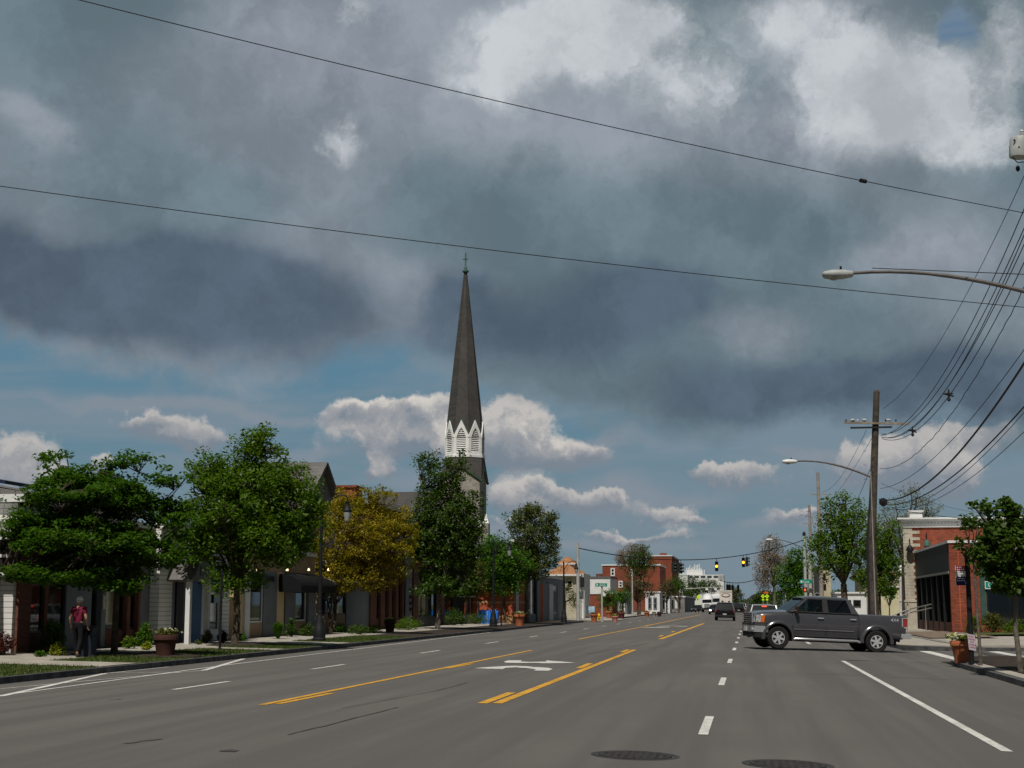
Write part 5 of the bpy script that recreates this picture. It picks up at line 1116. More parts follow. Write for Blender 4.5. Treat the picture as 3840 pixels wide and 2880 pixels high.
for s_ in (-1, 1):
    m = MB(); quad3(m, SB(1.46,s_), SB(1.26,s_), ST(.66,s_), ST(.78,s_)); m.build('windshield_pillar', PAINT, pk, world=False)
    m = MB(); quad3(m, SB(.17,s_), SB(-.05,s_), ST(-.03,s_), ST(.15,s_)); m.build('door_pillar', PLA, pk, world=False)
    m = MB(); quad3(m, SB(-.90,s_), SB(-1.16,s_), ST(-.87,s_), ST(-.74,s_)); m.build('rear_pillar', PAINT, pk, world=False)
    m = MB(); quad3(m, SB(1.34,s_), SB(-1.1,s_), (-1.1,s_*.935,1.375), (1.30,s_*.935,1.375), .02); m.build('window_sill', PLA, pk, world=False)
    m = MB(); quad3(m, (1.28,s_*.925,1.37), (.17,s_*.925,1.37), (.15,s_*.76,RZ-.09), (.70,s_*.76,RZ-.09), .008); m.build('side_window', CGL, pk, world=False)
    m = MB(); quad3(m, (-.05,s_*.925,1.37), (-.90,s_*.925,1.37), (-.75,s_*.76,RZ-.09), (-.03,s_*.76,RZ-.09), .008); m.build('side_window', glassmat('privacy_glass', (.02,.024,.026), .1), pk, world=False)
    m = MB(); m.obox((1.17, s_*1.10, 1.42), (.05,0,0), (0,.11,0), (0,0,.13)); mo = m.build('mirror', PLA, pk, world=False, bevel=.03); m = MB(); m.obox((1.225, s_*1.12, 1.40), (.006,0,0), (0,.07,0), (0,0,.02)); q = m.build('mirror_indicator', AMB, None, world=False); q.parent = mo
    for xh in (.26, -.95):
        m = MB(); m.obox((xh, s_*1.01, 1.16), (.11,0,0), (0,.025,0), (0,0,.022)); m.build('door_handle', CHR, pk, world=False, bevel=.008)
    for xs, z0, z1 in ((1.30,.55,1.31),(.06,.5,1.33),(-1.1,.55,1.33)):
        m = MB(); m.add([(xs, s_*.992, z0), (xs-.02, s_*.992, z0), (xs-.02, s_*1.001, .85), (xs, s_*1.001, .85), (xs-.02, s_*.96, z1), (xs, s_*.96, z1)], [(0,1,2,3),(3,2,4,5)]); m.build('door_seam', PLA, pk, world=False, fix=False)
    m = MB(); m.obox((.12, s_*1.008, .74), (1.1,0,0), (0,.006,0), (0,0,.010)); m.build('side_moulding', mat('moulding_grey', (.16,.16,.17), .4), pk, world=False)
    m = MB(); m.tube([(1.28,s_*.98,.36),(1.18,s_*1.03,.40),(-1.1,s_*1.03,.40),(-1.2,s_*.98,.36)], .045, 10); m.build('step_bar', CHR, pk, world=False, smooth=True)
    # headlamp, indicator, tail lamp
    m = MB(); loft_pts = [(2.60,.66),(2.55,.86),(2.42,.95),(2.30,.985)]
    for i in range(3):
        (xa_, ya_), (xb_, yb_) = loft_pts[i], loft_pts[i+1]
        q = MB(); quad3(q, (xa_+.03, s_*ya_, .93), (xb_+.03, s_*(yb_+.012), .93), (xb_+.0, s_*(yb_+.012), 1.19), (xa_+.0, s_*ya_, 1.19), .03); q.build('headlight' if i < 2 else 'indicator', HLG if i < 2 else AMB, pk, world=False)
    m = MB(); m.box(-2.97, -2.78, min(s_*.93, s_*1.0), max(s_*.93, s_*1.0), .98, 1.27); tl = m.build('taillight', RED, pk, world=False, bevel=.02)
    m = MB(); m.box(-2.985, -2.83, s_*.98-.035, s_*.98+.035, .93, .975); m.box(-2.985, -2.76, s_*.975-.035, s_*.975+.035, 1.272, 1.30); m.box(-2.80,-2.765, s_*.975-.035, s_*.975+.037, .975, 1.28); q = m.build('lamp_bezel', CHR, None, world=False); q.parent = tl
m = MB(); quad3(m, (1.46,.90,1.36), (1.46,-.90,1.36), (.80,-.69,RZ-.075), (.80,.69,RZ-.075), .01); m.build('windshield', CGL, pk, world=False)
m = MB(); quad3(m, (-1.14,-.85,1.37), (-1.14,.85,1.37), (-.88,.68,RZ-.11), (-.88,-.68,RZ-.11), .01); m.build('rear_window', MATS.get('privacy_glass') or CGL, pk, world=False)
m = MB(); m.box(-1.0, 1.25, -.80, .80, .55, .98); m.box(1.0, 1.35, -.78, .78, .98, 1.33)
for sy in (-.4, .4): m.box(.0, .12, sy-.24, sy+.24, .98, 1.58); m.box(.0,.1,sy-.13,sy+.13,1.6,1.78); m.box(.12, .62, sy-.25, sy+.25, .98, 1.08)
m.box(-.8, -.66, -.7, .7, .98, 1.62); m.build('interior', PLA, pk, world=False)
m = MB(); m.lathe((.98,.40,1.30), [(.19,-.015),(.19,.015),(.16,.015),(.16,-.015)], 18, axis='x'); m.build('steering_wheel', BLK, pk, world=False)
# front end
m = MB(); m.box(2.60, 2.66, -.60, .60, .90, 1.22); gr = m.build('grille', PLA, pk, world=False)
m = MB()
for k in range(4): m.box(2.662, 2.685, -.58, .58, .945+k*.07, .975+k*.07)
m.box(2.655, 2.69, -.63, -.59, .89, 1.235); m.box(2.655, 2.69, .59, .63, .89, 1.235); m.box(2.655, 2.69, -.63, .63, 1.22, 1.245); m.box(2.655, 2.69, -.63, .63, .88, .905); q = m.build('grille_bars', CHR, None, world=False); q.parent = gr
def bump(z0, z1, inset, mtl, nm, bulge=.0):
    pts = [(2.68,0),(2.74,.35),(2.73,.62),(2.66,.86),(2.45,1.0),(2.30,1.02)]; q = MB(); P = [(x-inset, y) for x, y in pts]; full = [(x, -y) for x, y in reversed(P)]+P[1:]
    for (xa_, ya_), (xb_, yb_) in zip(full[:-1], full[1:]): q.add([(xa_,ya_,z0),(xb_,yb_,z0),(xb_,yb_,z1),(xa_,ya_,z1),(xa_-.12,ya_*.96,z0),(xb_-.12,yb_*.96,z0),(xb_-.12,yb_*.96,z1),(xa_-.12,ya_*.96,z1)], [(0,1,2,3),(7,6,5,4),(3,2,6,7),(0,4,5,1)])
    return q.build(nm, mtl, pk, world=False, fix=True)
bump(.58, .80, 0, CHR, 'front_bumper'); bump(.80, .90, .015, PAINT, 'bumper_cover'); bump(.40, .575, .04, PLA, 'air_dam')
for s_ in (-1, 1): m = MB(); m.lathe((2.60, s_*.72, .66), [(.07,.10),(.07,.125),(.001,.13)], 14, axis='x'); m.build('fog_lamp', HLG, pk, world=False)
m = MB(); m.box(2.745, 2.76, -.16, .16, .60, .76); m.build('front_plate', PLT, pk, world=False)
# rear end
m = MB(); m.box(-3.12, -2.95, -.95, .95, .56, .74); m.box(-3.13, -2.75, .90, 1.0, .56, .73); m.box(-3.13, -2.75, -1.0, -.90, .56, .73); m.build('rear_bumper', CHR, pk, world=False, bevel=.02)
m = MB(); m.box(-2.96, -2.94, -.80, .80, .72, 1.34); m.build('tailgate', PAINT, pk, world=False)
m = MB(); m.box(-3.05, -2.85, -.06, .06, .42, .56); m.tube([(-3.02,0,.40),(-3.02,0,.52)], .03); m.build('tow_hitch', PLA, pk, world=False)
for s_ in (-1, 1):
    m = text_mb('4X4', .17, (-2.50, s_*.995, 1.20), (-s_,0,0), (0,0,1)); m.build('badge', mat('badge_silver', (.45,.45,.46), .4), pk, world=False)
    m = text_mb('EcoBoost' if False else '---', .05, (1.15, s_*1.004, .86), (-s_,0,0), (0,0,1)); m.build('door_badge', MATS['badge_silver'], pk, world=False)
basis_on_road(pk, 2.42, 55.6, math.radians(195), .016)
# ---------------- people ----------------
SKIN = mat('skin', (.35,.19,.13), .6, .06, 4)
def skinned(name, V, E, R, m, parent=None, sub=2, root=0):
    me = bpy.data.meshes.new(name); me.from_pydata([tuple(v) for v in V], E, []); o = bpy.data.objects.new(name, me); COL.objects.link(o)
    o.modifiers.new('s', 'SKIN'); sm = o.modifiers.new('ss', 'SUBSURF'); sm.levels = sub
    for i, r in enumerate(R):
        sv = me.skin_vertices[0].data[i]; sv.radius = r if isinstance(r, tuple) else (r, r); sv.use_root = (i == root)
    dg = bpy.context.evaluated_depsgraph_get(); dg.update(); nm = bpy.data.meshes.new_from_object(o.evaluated_get(dg)); o.modifiers.clear(); o.data = nm
    nm.materials.clear(); nm.materials.append(m); nm.polygons.foreach_set('use_smooth', [True]*len(nm.polygons))
    if parent: o.parent = parent
    return o
def joined(name, objs, parent):
    b = objs[0]; bm = bmesh.new()
    for o in objs: bm.from_mesh(o.data)
    bm.to_mesh(b.data); bm.free(); b.name = name; b.data.polygons.foreach_set('use_smooth', [True]*len(b.data.polygons))
    for o in objs[1:]: bpy.data.objects.remove(o)
    b.parent = parent; return b
def head_mb(c, hairm, parent, fwd=1, s=1.0):
    # head facing +x
    m = MB(); V = []
    for i in range(13):
        t = PI*i/12; r = math.sin(t)*.078; z = math.cos(t)*.115
        for j in range(16):
            a = 2*PI*j/16; x = r*1.18*math.cos(a); y = r*math.sin(a)
            if z < 0: x = x*(1+z*1.2)+.012*(x > 0); y *= 1+z*2.2
            if abs(y) < .02 and x > .05 and -.045 < z < .01: x += .022
            if abs(z-.012) < .02 and x > .05 and .02 < abs(y) < .045: x -= .008
            V.append((c[0]+x, c[1]+y, c[2]+z))
    m.v = V
    for i in range(12):
        for j in range(16): m.f.append((i*16+j, i*16+(j+1)%16, (i+1)*16+(j+1)%16, (i+1)*16+j))
    for s_ in (-1, 1): m.lathe((c[0]-.005, c[1]+s_*.078, c[2]-.005), [(.005,-.012),(.03,0),(.012,.012)], 8, axis='y')
    hd = m.build('head_tmp', SKIN, None, world=False, smooth='all')
    h = MB(); k = 0; V = []
    for i in range(8):
        t = PI*.60*i/7; r = math.sin(t)*.090; z = math.cos(t)*.128
        for j in range(16):
            a = 2*PI*j/16; x = r*1.2*math.cos(a); f = 1
            zz = z if math.cos(a) < .35 else max(z, .045)
            V.append((c[0]+x-.006, c[1]+r*math.sin(a), c[2]+zz))
    h.v = V
    for i in range(7):
        for j in range(16): h.f.append((i*16+j, i*16+(j+1)%16, (i+1)*16+(j+1)%16, (i+1)*16+j))
    h.build('hair', hairm, parent, world=False, smooth='all')
    for s_ in (-1, 1): e = MB(); e.lathe((c[0]+.082, c[1]+s_*.03, c[2]+.01), [(.001,-.004),(.010,0),(.001,.004)], 8, axis='x'); e.build('eye', BLK, parent, world=False)
    mo = MB(); mo.box(c[0]+.076, c[0]+.086, c[1]-.022, c[1]+.022, c[2]-.062, c[2]-.054); mo.build('mouth', mat('lips', (.25,.09,.07), .6), parent, world=False)
    return hd
def hand_parts(w, d, up):
    """w wrist, d direction of forearm, up thumb side. returns list of skinned meshes"""
    w, d, up = Vector(w), Vector(d).normalized(), Vector(up).normalized(); n = d.cross(up).normalized(); R_ = []
    R_.append(skinned('h', [w, w+d*.03, w+d*.07], [(0,1),(1,2)], [(.024,.02), (.034,.017), (.036,.015)], SKIN, sub=1))
    for i, L in enumerate((.070,.080,.074,.058)):
        b = w+d*.075+up*(.027-.018*i); R_.append(skinned('f', [b-d*.02, b+d*L*.45+n*.008, b+d*L*.78+n*.024, b+d*L*.92+n*.042], [(0,1),(1,2),(2,3)], [.0095,.009,.008,.007], SKIN, sub=1))
    b = w+d*.03+up*.030; R_.append(skinned('t', [b-up*.012, b+d*.022+up*.020, b+d*.05+up*.026+n*.01], [(0,1),(1,2)], [.012,.011,.008], SKIN, sub=1))
    return R_
def pedestrian():
    r = thing('person', 'person with pale cap in dark red shirt and black trousers walking away on the sidewalk', 'person')
    # facing +x; right side is -y
    J = dict(pel=(0,0,.93), wai=(.01,0,1.08), che=(.02,0,1.30), nk=(.02,0,1.46), nk2=(.03,0,1.54), shL=(.0,.17,1.41), elL=(-.05,.25,1.14), wrL=(.06,.26,.91), shR=(.0,-.17,1.41), elR=(-.02,-.26,1.14), wrR=(.11,-.25,.92),
             hL=(0,.10,.90), kL=(.10,.11,.50), aL=(.16,.11,.09), tL=(.32,.12,.035), hR=(0,-.10,.90), kR=(-.02,-.11,.49), aR=(-.20,-.11,.12), tR=(-.06,-.12,.035))
    K_ = list(J); I = {k: i for i, k in enumerate(K_)}
    E = [('pel','wai'),('wai','che'),('che','nk'),('nk','nk2'),('che','shL'),('shL','elL'),('elL','wrL'),('che','shR'),('shR','elR'),('elR','wrR'),('pel','hL'),('hL','kL'),('kL','aL'),('aL','tL'),('pel','hR'),('hR','kR'),('kR','aR'),('aR','tR')]
    RR = dict(pel=(.13,.11), wai=(.125,.105), che=(.15,.11), nk=.06, nk2=.055, shL=.06, elL=.042, wrL=.026, shR=.06, elR=.042, wrR=.026, hL=.085, kL=.055, aL=.038, tL=.032, hR=.085, kR=.055, aR=.038, tR=.032)
    b = skinned('body', [J[k] for k in K_], [(I[a], I[c]) for a, c in E], [RR[k] for k in K_], SKIN)
    hd = head_mb((.045,0,1.64), mat('grey_hair', (.35,.33,.30), .9), r)
    hands = hand_parts(J['wrL'], (.2,.02,-1), (1,0,0))+hand_parts(J['wrR'], (.25,.0,-1), (1,0,0))
    joined('body', [b, hd]+hands, r)
    kk = ['pel','wai','che','nk','shL','mL','shR','mR']; Q = dict(J); Q['mL'] = (-.03,.22,1.24); Q['mR'] = (-.01,-.225,1.24); Q['pel'] = (0,0,.92)
    I2 = {k: i for i, k in enumerate(kk)}
    skinned('shirt', [Q[k] for k in kk], [(I2[a], I2[c]) for a, c in [('pel','wai'),('wai','che'),('che','nk'),('che','shL'),('shL','mL'),('che','shR'),('shR','mR')]], [(.155,.135),(.15,.125),(.175,.13),.062,.078,.068,.078,.068], mat('dark_red_shirt', (.13,.008,.028), .8, .1, 4), r)
    kk = ['wai','pel','hL','kL','aL','hR','kR','aR']; Q = dict(J); Q['wai'] = (0,0,1.07); Q['aL'] = (.155,.11,.10); Q['aR'] = (-.19,-.11,.13); I2 = {k: i for i, k in enumerate(kk)}
    skinned('trousers', [Q[k] for k in kk], [(I2[a], I2[c]) for a, c in [('wai','pel'),('pel','hL'),('hL','kL'),('kL','aL'),('pel','hR'),('hR','kR'),('kR','aR')]], [(.145,.12),(.15,.125),.098,.075,.062,.098,.075,.062], mat('black_trousers', (.006,.006,.008), .9, .1, 4), r, root=1)
    for s_, a_, t_ in ((1, J['aL'], J['tL']), (-1, J['aR'], J['tR'])): skinned('shoe', [(a_[0]-.03,a_[1],.05), (a_[0]+.06,a_[1],.05), (t_[0] if s_ > 0 else a_[0]+.19,a_[1],.035)], [(0,1),(1,2)], [.05,.05,.04], mat('dark_shoe', (.03,.03,.035), .6), r)
    m = MB(); m.lathe((.04,0,1.66), [(.098,0),(.100,.03),(.085,.08),(.05,.11),(.001,.12)], 18); m.box(.12,.20,-.06,.06,1.662,1.672); m.build('cap', mat('pale_cap', (.60,.60,.56), .8), r, world=False, smooth=True)
    return r
ped = pedestrian(); g = gnd(288, 2464); ped.location = g; ped.rotation_euler = (0,0,math.radians(86))
def driver():
    r = thing('person', 'driver in a teal shirt sitting behind the wheel of the grey pickup', 'person')
    J = dict(pel=(.32,.40,1.08), wai=(.28,.40,1.20), che=(.24,.40,1.42), nk=(.25,.40,1.53), nk2=(.27,.40,1.59), shL=(.25,.56,1.49), elL=(.42,.64,1.27), wrL=(.76,.52,1.38), shR=(.25,.24,1.49), elR=(.44,.16,1.27), wrR=(.78,.30,1.40), hL=(.36,.48,1.08), kL=(.78,.50,1.12), aL=(1.0,.50,.80), hR=(.36,.32,1.08), kR=(.78,.30,1.12), aR=(1.0,.30,.80))
    K_ = list(J); I = {k: i for i, k in enumerate(K_)}
    E = [('pel','wai'),('wai','che'),('che','nk'),('nk','nk2'),('che','shL'),('shL','elL'),('elL','wrL'),('che','shR'),('shR','elR'),('elR','wrR'),('pel','hL'),('hL','kL'),('kL','aL'),('pel','hR'),('hR','kR'),('kR','aR')]
    RR = [(.13,.11),(.12,.10),(.14,.10),.055,.05,.058,.042,.028,.058,.042,.028,.08,.055,.04,.08,.055,.04]
    b = skinned('body', [J[k] for k in K_], [(I[a], I[c]) for a, c in E], RR, SKIN)
    hd = head_mb((.29,.40,1.70), mat('grey_hair', (.35,.33,.30), .9), r)
    joined('body', [b, hd]+hand_parts(J['wrL'], (.9,-.1,.15), (0,-.3,1))+hand_parts(J['wrR'], (.9,.1,.15), (0,.3,1)), r)
    kk = ['pel','wai','che','nk','shL','mL','shR','mR']; Q = dict(J); Q['mL'] = (.34,.61,1.36); Q['mR'] = (.35,.19,1.36); I2 = {k: i for i, k in enumerate(kk)}
    skinned('shirt', [Q[k] for k in kk], [(I2[a], I2[c]) for a, c in [('pel','wai'),('wai','che'),('che','nk'),('che','shL'),('shL','mL'),('che','shR'),('shR','mR')]], [(.15,.13),(.14,.12),(.165,.125),.065,.075,.065,.075,.065], mat('teal_shirt', (.06,.20,.18), .8, .1, 4), r)
    r.matrix_world = pk.matrix_world.copy(); return r
driver()
# ---------------- other cars ----------------
def car(label, X, Y, away=True, L=4.7, Wd=1.85, H=1.7, kind='suv', paint=None, brake=False, lights=False, group='vehicles driving down the street', name=None, cat='car', px=None):
    r = thing(name or ('suv' if kind == 'suv' else 'car'), label, cat, (0,0,0), 0, group); w = Wd/2; h = L/2; zb = .30; zh = H*.57 if kind == 'suv' else .88; wr = .35 if kind == 'suv' else .32
    m = MB(); loft(m, [(h,hs(w*.80,.42,zh-.22)),(h-.12,hs(w*.93,.32,zh-.12,.04)),(h-.55,hs(w,.28,zh-.05,.05)),(h-1.1,hs(w,.27,zh,.03)),(0,hs(w,.26,zh+.03,0)),(-h+.5,hs(w,.28,zh+.06,0)),(-h+.12,hs(w*.95,.34,zh+.03,0)),(-h,hs(w*.86,.44,zh-.05,0))]); b = m.build('body', paint, r, world=False)
    cut = []
    for xw in (h-.88, -h+.95):
        for s_ in (-1, 1): c = MB(); c.lathe((xw, s_*w, wr), [(wr+.05,-.25),(wr+.05,.25)], 18, axis='y'); cut.append(c)
    bool_cut(b, cut)
    x0, x1 = (h-1.15, -h+(.12 if kind == 'suv' else .55)); t0, t1 = x0-.75, x1+(.35 if kind == 'suv' else .75); bw, tw = w*.93, w*.72
    sec = lambda x, ww, z: (x, z, ww)
    m = MB(); k = [(x0,bw,zh-.02),(x1,bw,zh+.02),(t1,tw,H-.05),(t0,tw,H-.05)]
    V = [(x, s_*ww, z) for s_ in (-1, 1) for x, ww, z in k]; m.add(V, [(0,1,2,3),(7,6,5,4),(0,3,7,4),(1,5,6,2),(3,2,6,7),(0,4,5,1)]); m.build('windows', CGB, r, world=False, bevel=.03)
    m = MB(); loft(m, [(t0+.05,[(0,H-.06),(tw*.9,H-.07),(tw*1.03,H-.06),(tw*.9,H-.03),(0,H-.015)]),((t0+t1)/2,[(0,H-.06),(tw*.9,H-.07),(tw*1.06,H-.06),(tw*.9,H-.01),(0,H+.015)]),(t1-.06,[(0,H-.07),(tw*.9,H-.08),(tw*1.03,H-.07),(tw*.9,H-.035),(0,H-.02)])]); m.build('roof', paint, r, world=False, smooth=True)
    m = MB()
    for s_ in (-1, 1):
        for (xa_, xb_) in ((x0+.02, t0+.02), (x1-.01, t1-.03), ((x0+x1)/2-.05, (t0+t1)/2)): m.tube([(xa_, s_*bw*1.0, zh-.01), (xb_, s_*tw*1.02, H-.06)], .045, 5)
    m.build('pillars', paint, r, world=False)
    for xw in (h-.88, -h+.95):
        for s_ in (-1, 1): wheel(r, xw, s_*(w-.12), wr, .22, s_, spokes=5)
    for s_ in (-1, 1):
        m = MB(); m.obox((-h+.06, s_*w*.80, zh-.12), (.06,0,0), (0,w*.13,0), (0,0,.10)); m.build('taillight', REDL if brake else RED, r, world=False, bevel=.015)
        m = MB(); m.obox((h-.06, s_*w*.70, zh-.28), (.07,0,0), (0,w*.15,0), (0,0,.07)); m.build('headlight', LIT if lights else HLG, r, world=False, bevel=.015)
        m = MB(); m.obox((x0-.15, s_*(w+.07), zh+.08), (.05,0,0), (0,.09,0), (0,0,.06)); m.build('mirror', PLA, r, world=False, bevel=.02)
    m = MB(); m.box(-h-.015, -h+.05, -.17, .17, zh-.42, zh-.30); m.build('license_plate', PLT, r, world=False)
    m = MB(); m.box(-h-.05, -h+.1, -w*.86, w*.86, .36, .52); m.build('rear_bumper', PLA, r, world=False, bevel=.02)
    m = MB(); m.box(h-.08, h+.03, -w*.5, w*.5, .45, .62); m.build('grille', PLA, r, world=False)
    if kind == 'suv' and brake: m = MB(); m.box(x1-.04, x1+.03, -.14, .14, H-.14, H-.10); m.build('high_brake_light', REDL, r, world=False)
    basis_on_road(r, X, Y, PI/2 if away else -PI/2); return r
def pnt(n, c, r=.3, me=.3): return mat('paint_'+n, c, r, .03, 5, metal=me, coat=.6, spec=.5)
BKP, SLV, DKB, WHC, CHA = pnt('black', (.005,.0045,.006)), pnt('silver', (.42,.42,.43)), pnt('dark_blue', (.02,.03,.05)), pnt('white', (.7,.7,.7), .3, 0), pnt('charcoal', (.05,.05,.055))
X_ = lambda px, Y: at(px, HY, Y).x
car('black suv seen from behind with clear plate, driving away in the left lane', X_(2718,144), 144, paint=BKP, L=4.8, Wd=1.92, H=1.72)
car('silver suv with red brake light glowing, just ahead of the pickup nose', X_(2862,92), 92, paint=SLV, brake=True, H=1.62, L=4.6)
car('dark charcoal suv ahead of the silver one', X_(2828,150), 150, paint=CHA, H=1.62)
car('black suv seen from behind beside the box truck', X_(2770,242), 242, paint=BKP, H=1.75)
car('silver van-like suv far ahead of the black suv', X_(2782,330), 330, paint=SLV, H=1.9)
car('dark sedan coming toward the camera with lit headlights', X_(2681,224), 224, away=False, paint=DKB, kind='sedan', H=1.45, lights=True)
for px, Y, p, lab, k in ((2606,330,CHA,'dark car parked along the left kerb, leftmost of the row','sedan'),(2622,318,BKP,'black car at the left kerb next to the cement mixer','sedan'),(2856,300,CHA,'dark car in the far right lane below the crossing signs','sedan'),(2880,420,WHC,'white car parked far away at the right kerb','suv'),(2798,470,SLV,'pale car in the far distance of the right lane','sedan'),(2772,520,WHC,'tiny white car at the far end of the street','sedan')):
    car(lab, X_(px, Y), Y, away=px > 2700, paint=p, kind=k, H=1.5 if k == 'sedan' else 1.8)
def wheels6(r, xs, w, rr=.5):
    for x in xs:
        for s_ in (-1, 1): wheel(r, x, s_*(w-.15), rr, .28, s_, spokes=5, rimm=MATS['dull_metal'])
r = thing('box_truck', 'pale box truck seen from behind with an oval emblem on its rear door', 'truck', (0,0,0), 0, 'vehicles driving down the street')
OFF = mat('offwhite_panel', (.60,.54,.48), .6, .06, 1)
m = MB(); m.box(-3.6, 2.2, -1.15, 1.15, 1.15, 4.1); m.build('cargo_box', OFF, r, world=False, bevel=.04)
m = MB(); m.box(-3.63, -3.602, -1.1, 1.1, 3.72, 4.05); m.build('header', mat('aluminium', (.4,.4,.36), .5), r, world=False)
m = MB(); m.prism([(.78*math.cos(2*PI*i/28), 3.2+.36*math.sin(2*PI*i/28)) for i in range(28)], -3.66, -3.604, 'x'); m.build('emblem_ring', mat('emblem_dark', (.07,.05,.04), .6), r, world=False)
m = MB(); m.prism([(.66*math.cos(2*PI*i/28), 3.2+.25*math.sin(2*PI*i/28)) for i in range(28)], -3.67, -3.662, 'x'); m.build('emblem_centre', OFF, r, world=False)
for s_ in (-1, 1): m = MB(); m.prism([(s_*.62+.22*math.cos(2*PI*i/18), 2.05+.12*math.sin(2*PI*i/18)) for i in range(18)], -3.66, -3.604, 'x'); m.build('small_emblem', MATS['emblem_dark'], r, world=False)
m = MB(); m.box(-3.5, 3.8, -.45, .45, .55, 1.1); m.box(-3.7, -3.5, -1.1, 1.1, .5, .65); m.build('chassis', PLA, r, world=False)
m = MB(); m.box(2.35, 4.0, -1.05, 1.05, .7, 2.7); m.build('cab', WHC, r, world=False, bevel=.15)
for s_ in (-1, 1): m = MB(); m.box(-3.66, -3.6, s_*.9-.1, s_*.9+.1, .85, .97); m.build('taillight', RED, r, world=False)
wheels6(r, (-2.3, 3.1), 1.15); basis_on_road(r, X_(2722,282), 282, PI/2)
r = thing('semi_truck', 'white semi truck coming toward the camera beside the box truck', 'truck', (0,0,0), 0, 'vehicles driving down the street')
m = MB(); m.box(.2, 2.4, -1.1, 1.1, .8, 3.0); m.build('cab', WHC, r, world=False, bevel=.12); m = MB(); m.box(-.6, 1.6, -1.15, 1.15, 3.0, 3.7); m.build('roof_fairing', WHC, r, world=False, bevel=.25)
m = MB(); m.box(2.4, 3.8, -.85, .85, .75, 1.85); m.build('hood', WHC, r, world=False, bevel=.12); m = MB(); m.box(2.38, 2.45, -.98, .98, 2.0, 2.8); m.build('windshield', CGB, r, world=False)
m = MB(); m.box(3.8, 3.84, -.5, .5, .85, 1.7); m.build('grille', CHR, r, world=False); m = MB(); m.box(3.75, 3.95, -1.1, 1.1, .45, .75); m.build('front_bumper', CHR, r, world=False)
for s_ in (-1, 1): m = MB(); m.box(3.7, 3.84, s_*.95-.14, s_*.95+.14, .95, 1.2); m.build('headlight', LIT if s_ > 0 else HLG, r, world=False)
m = MB(); m.box(-11, -.8, -1.2, 1.2, 1.1, 3.6); m.build('trailer', WHC, r, world=False); wheels6(r, (3.0, -.3, -9), 1.15); basis_on_road(r, X_(2686,322), 322, -PI/2)
r = thing('cement_mixer', 'white cement mixer truck with tapered drum coming toward the camera', 'truck', (0,0,0), 0, 'vehicles driving down the street')
m = MB(); m.box(1.4, 3.0, -1.1, 1.1, .9, 2.7); m.build('cab', WHC, r, world=False, bevel=.12); m = MB(); m.box(3.0, 4.4, -.9, .9, .8, 1.8); m.build('hood', WHC, r, world=False, bevel=.12)
m = MB(); m.box(2.98, 3.05, -.95, .95, 1.9, 2.55); m.build('windshield', CGB, r, world=False); m = MB(); m.box(4.4, 4.45, -.55, .55, .9, 1.7); m.build('grille', MATS['dull_metal'], r, world=False)
m = MB(); R_ = Matrix.Rotation(math.radians(-78), 3, 'Y'); q = MB(); q.lathe((0,0,0), [(.5,-2.6),(.9,-2.0),(1.2,-.6),(1.2,.6),(.8,1.7),(.35,2.5)], 20); q.v = [tuple(R_@Vector(v)+Vector((-1.6,0,2.6))) for v in q.v]; q.build('drum', WHC, r, world=False, smooth=True)
m = MB(); m.box(-4.5, 4.4, -.45, .45, .6, 1.0); m.box(4.4, 4.6, -1.1, 1.1, .5, .8); m.build('chassis', PLA, r, world=False); wheels6(r, (3.4,-2.4,-3.6), 1.15); basis_on_road(r, X_(2654,312), 312, -PI/2)
# ---------------- poles, lamps, signals ----------------
WOOD = mat('weathered_wood', (.060,.050,.042), .95, .3, 2.5, bump=.8, bscale=18); CPOL = mat('concrete_pole', (.36,.36,.34), .8, .1, 1); LH = mat('lamp_housing', (.34,.36,.35), .5, .1, 3); INS = mat('porcelain', (.55,.55,.56), .3, .1)
LENS = mat('lamp_lens', (.30,.30,.27), .2, .1); CBL = mat('cable_black', (.012,.012,.014), .6, .05)
def cobra(root, p0, p1, headlen=.85):
    """arm from the pole at p0 to the lamp head at p1 (local to root)"""
    p0, p1 = Vector(p0), Vector(p1); d = p1-p0; P = []
    for i in range(11):
        t = i/10; P.append(p0+Vector((d.x*t, d.y*t, d.z*(1-(1-t)**1.7)+.12*math.sin(PI*t)*abs(d.x)*.15)))
    m = MB(); m.tube(P, [.055]*6+[.045]*5, 8); m.build('lamp_arm', mat('dull_steel', (.10,.09,.085), .6, .15), root, world=False, smooth=True)
    s_ = -1 if d.x < 0 else 1
    prof = [(0,.05,.05),(.04,.10,.085),(.30,.16,.125),(.60,.19,.13),(.80,.17,.09),(.85,.10,.04)]; m = MB(); k = 0; n = 14
    for x, w, h in prof:
        for j in range(n): a = 2*PI*j/n; m.v.append((p1.x+s_*x*headlen/.85, p1.y+w*math.cos(a), p1.z-.02+h*math.sin(a)*(1 if math.sin(a) > 0 else 1.1)))
    for i in range(len(prof)-1):
        for j in range(n): m.f.append((i*n+j, i*n+(j+1)%n, (i+1)*n+(j+1)%n, (i+1)*n+j))
    m.f += [tuple(range(n)), tuple((len(prof)-1)*n+j for j in range(n))]; hd = m.build('lamp_head', LH, root, world=False, smooth=True)
    m = MB(); m.lathe((p1.x+s_*headlen*.62, p1.y, p1.z-.16), [(.05,-.02),(.12,0),(.16,.06)], 12); q = m.build('lens', LENS, None, world=False); q.parent = hd
    m = MB(); m.tube([(p1.x+s_*headlen*.4, p1.y, p1.z+.1), (p1.x+s_*headlen*.4, p1.y, p1.z+.2)], .03, 6); q = m.build('photocell', BLK, None, world=False); q.parent = hd
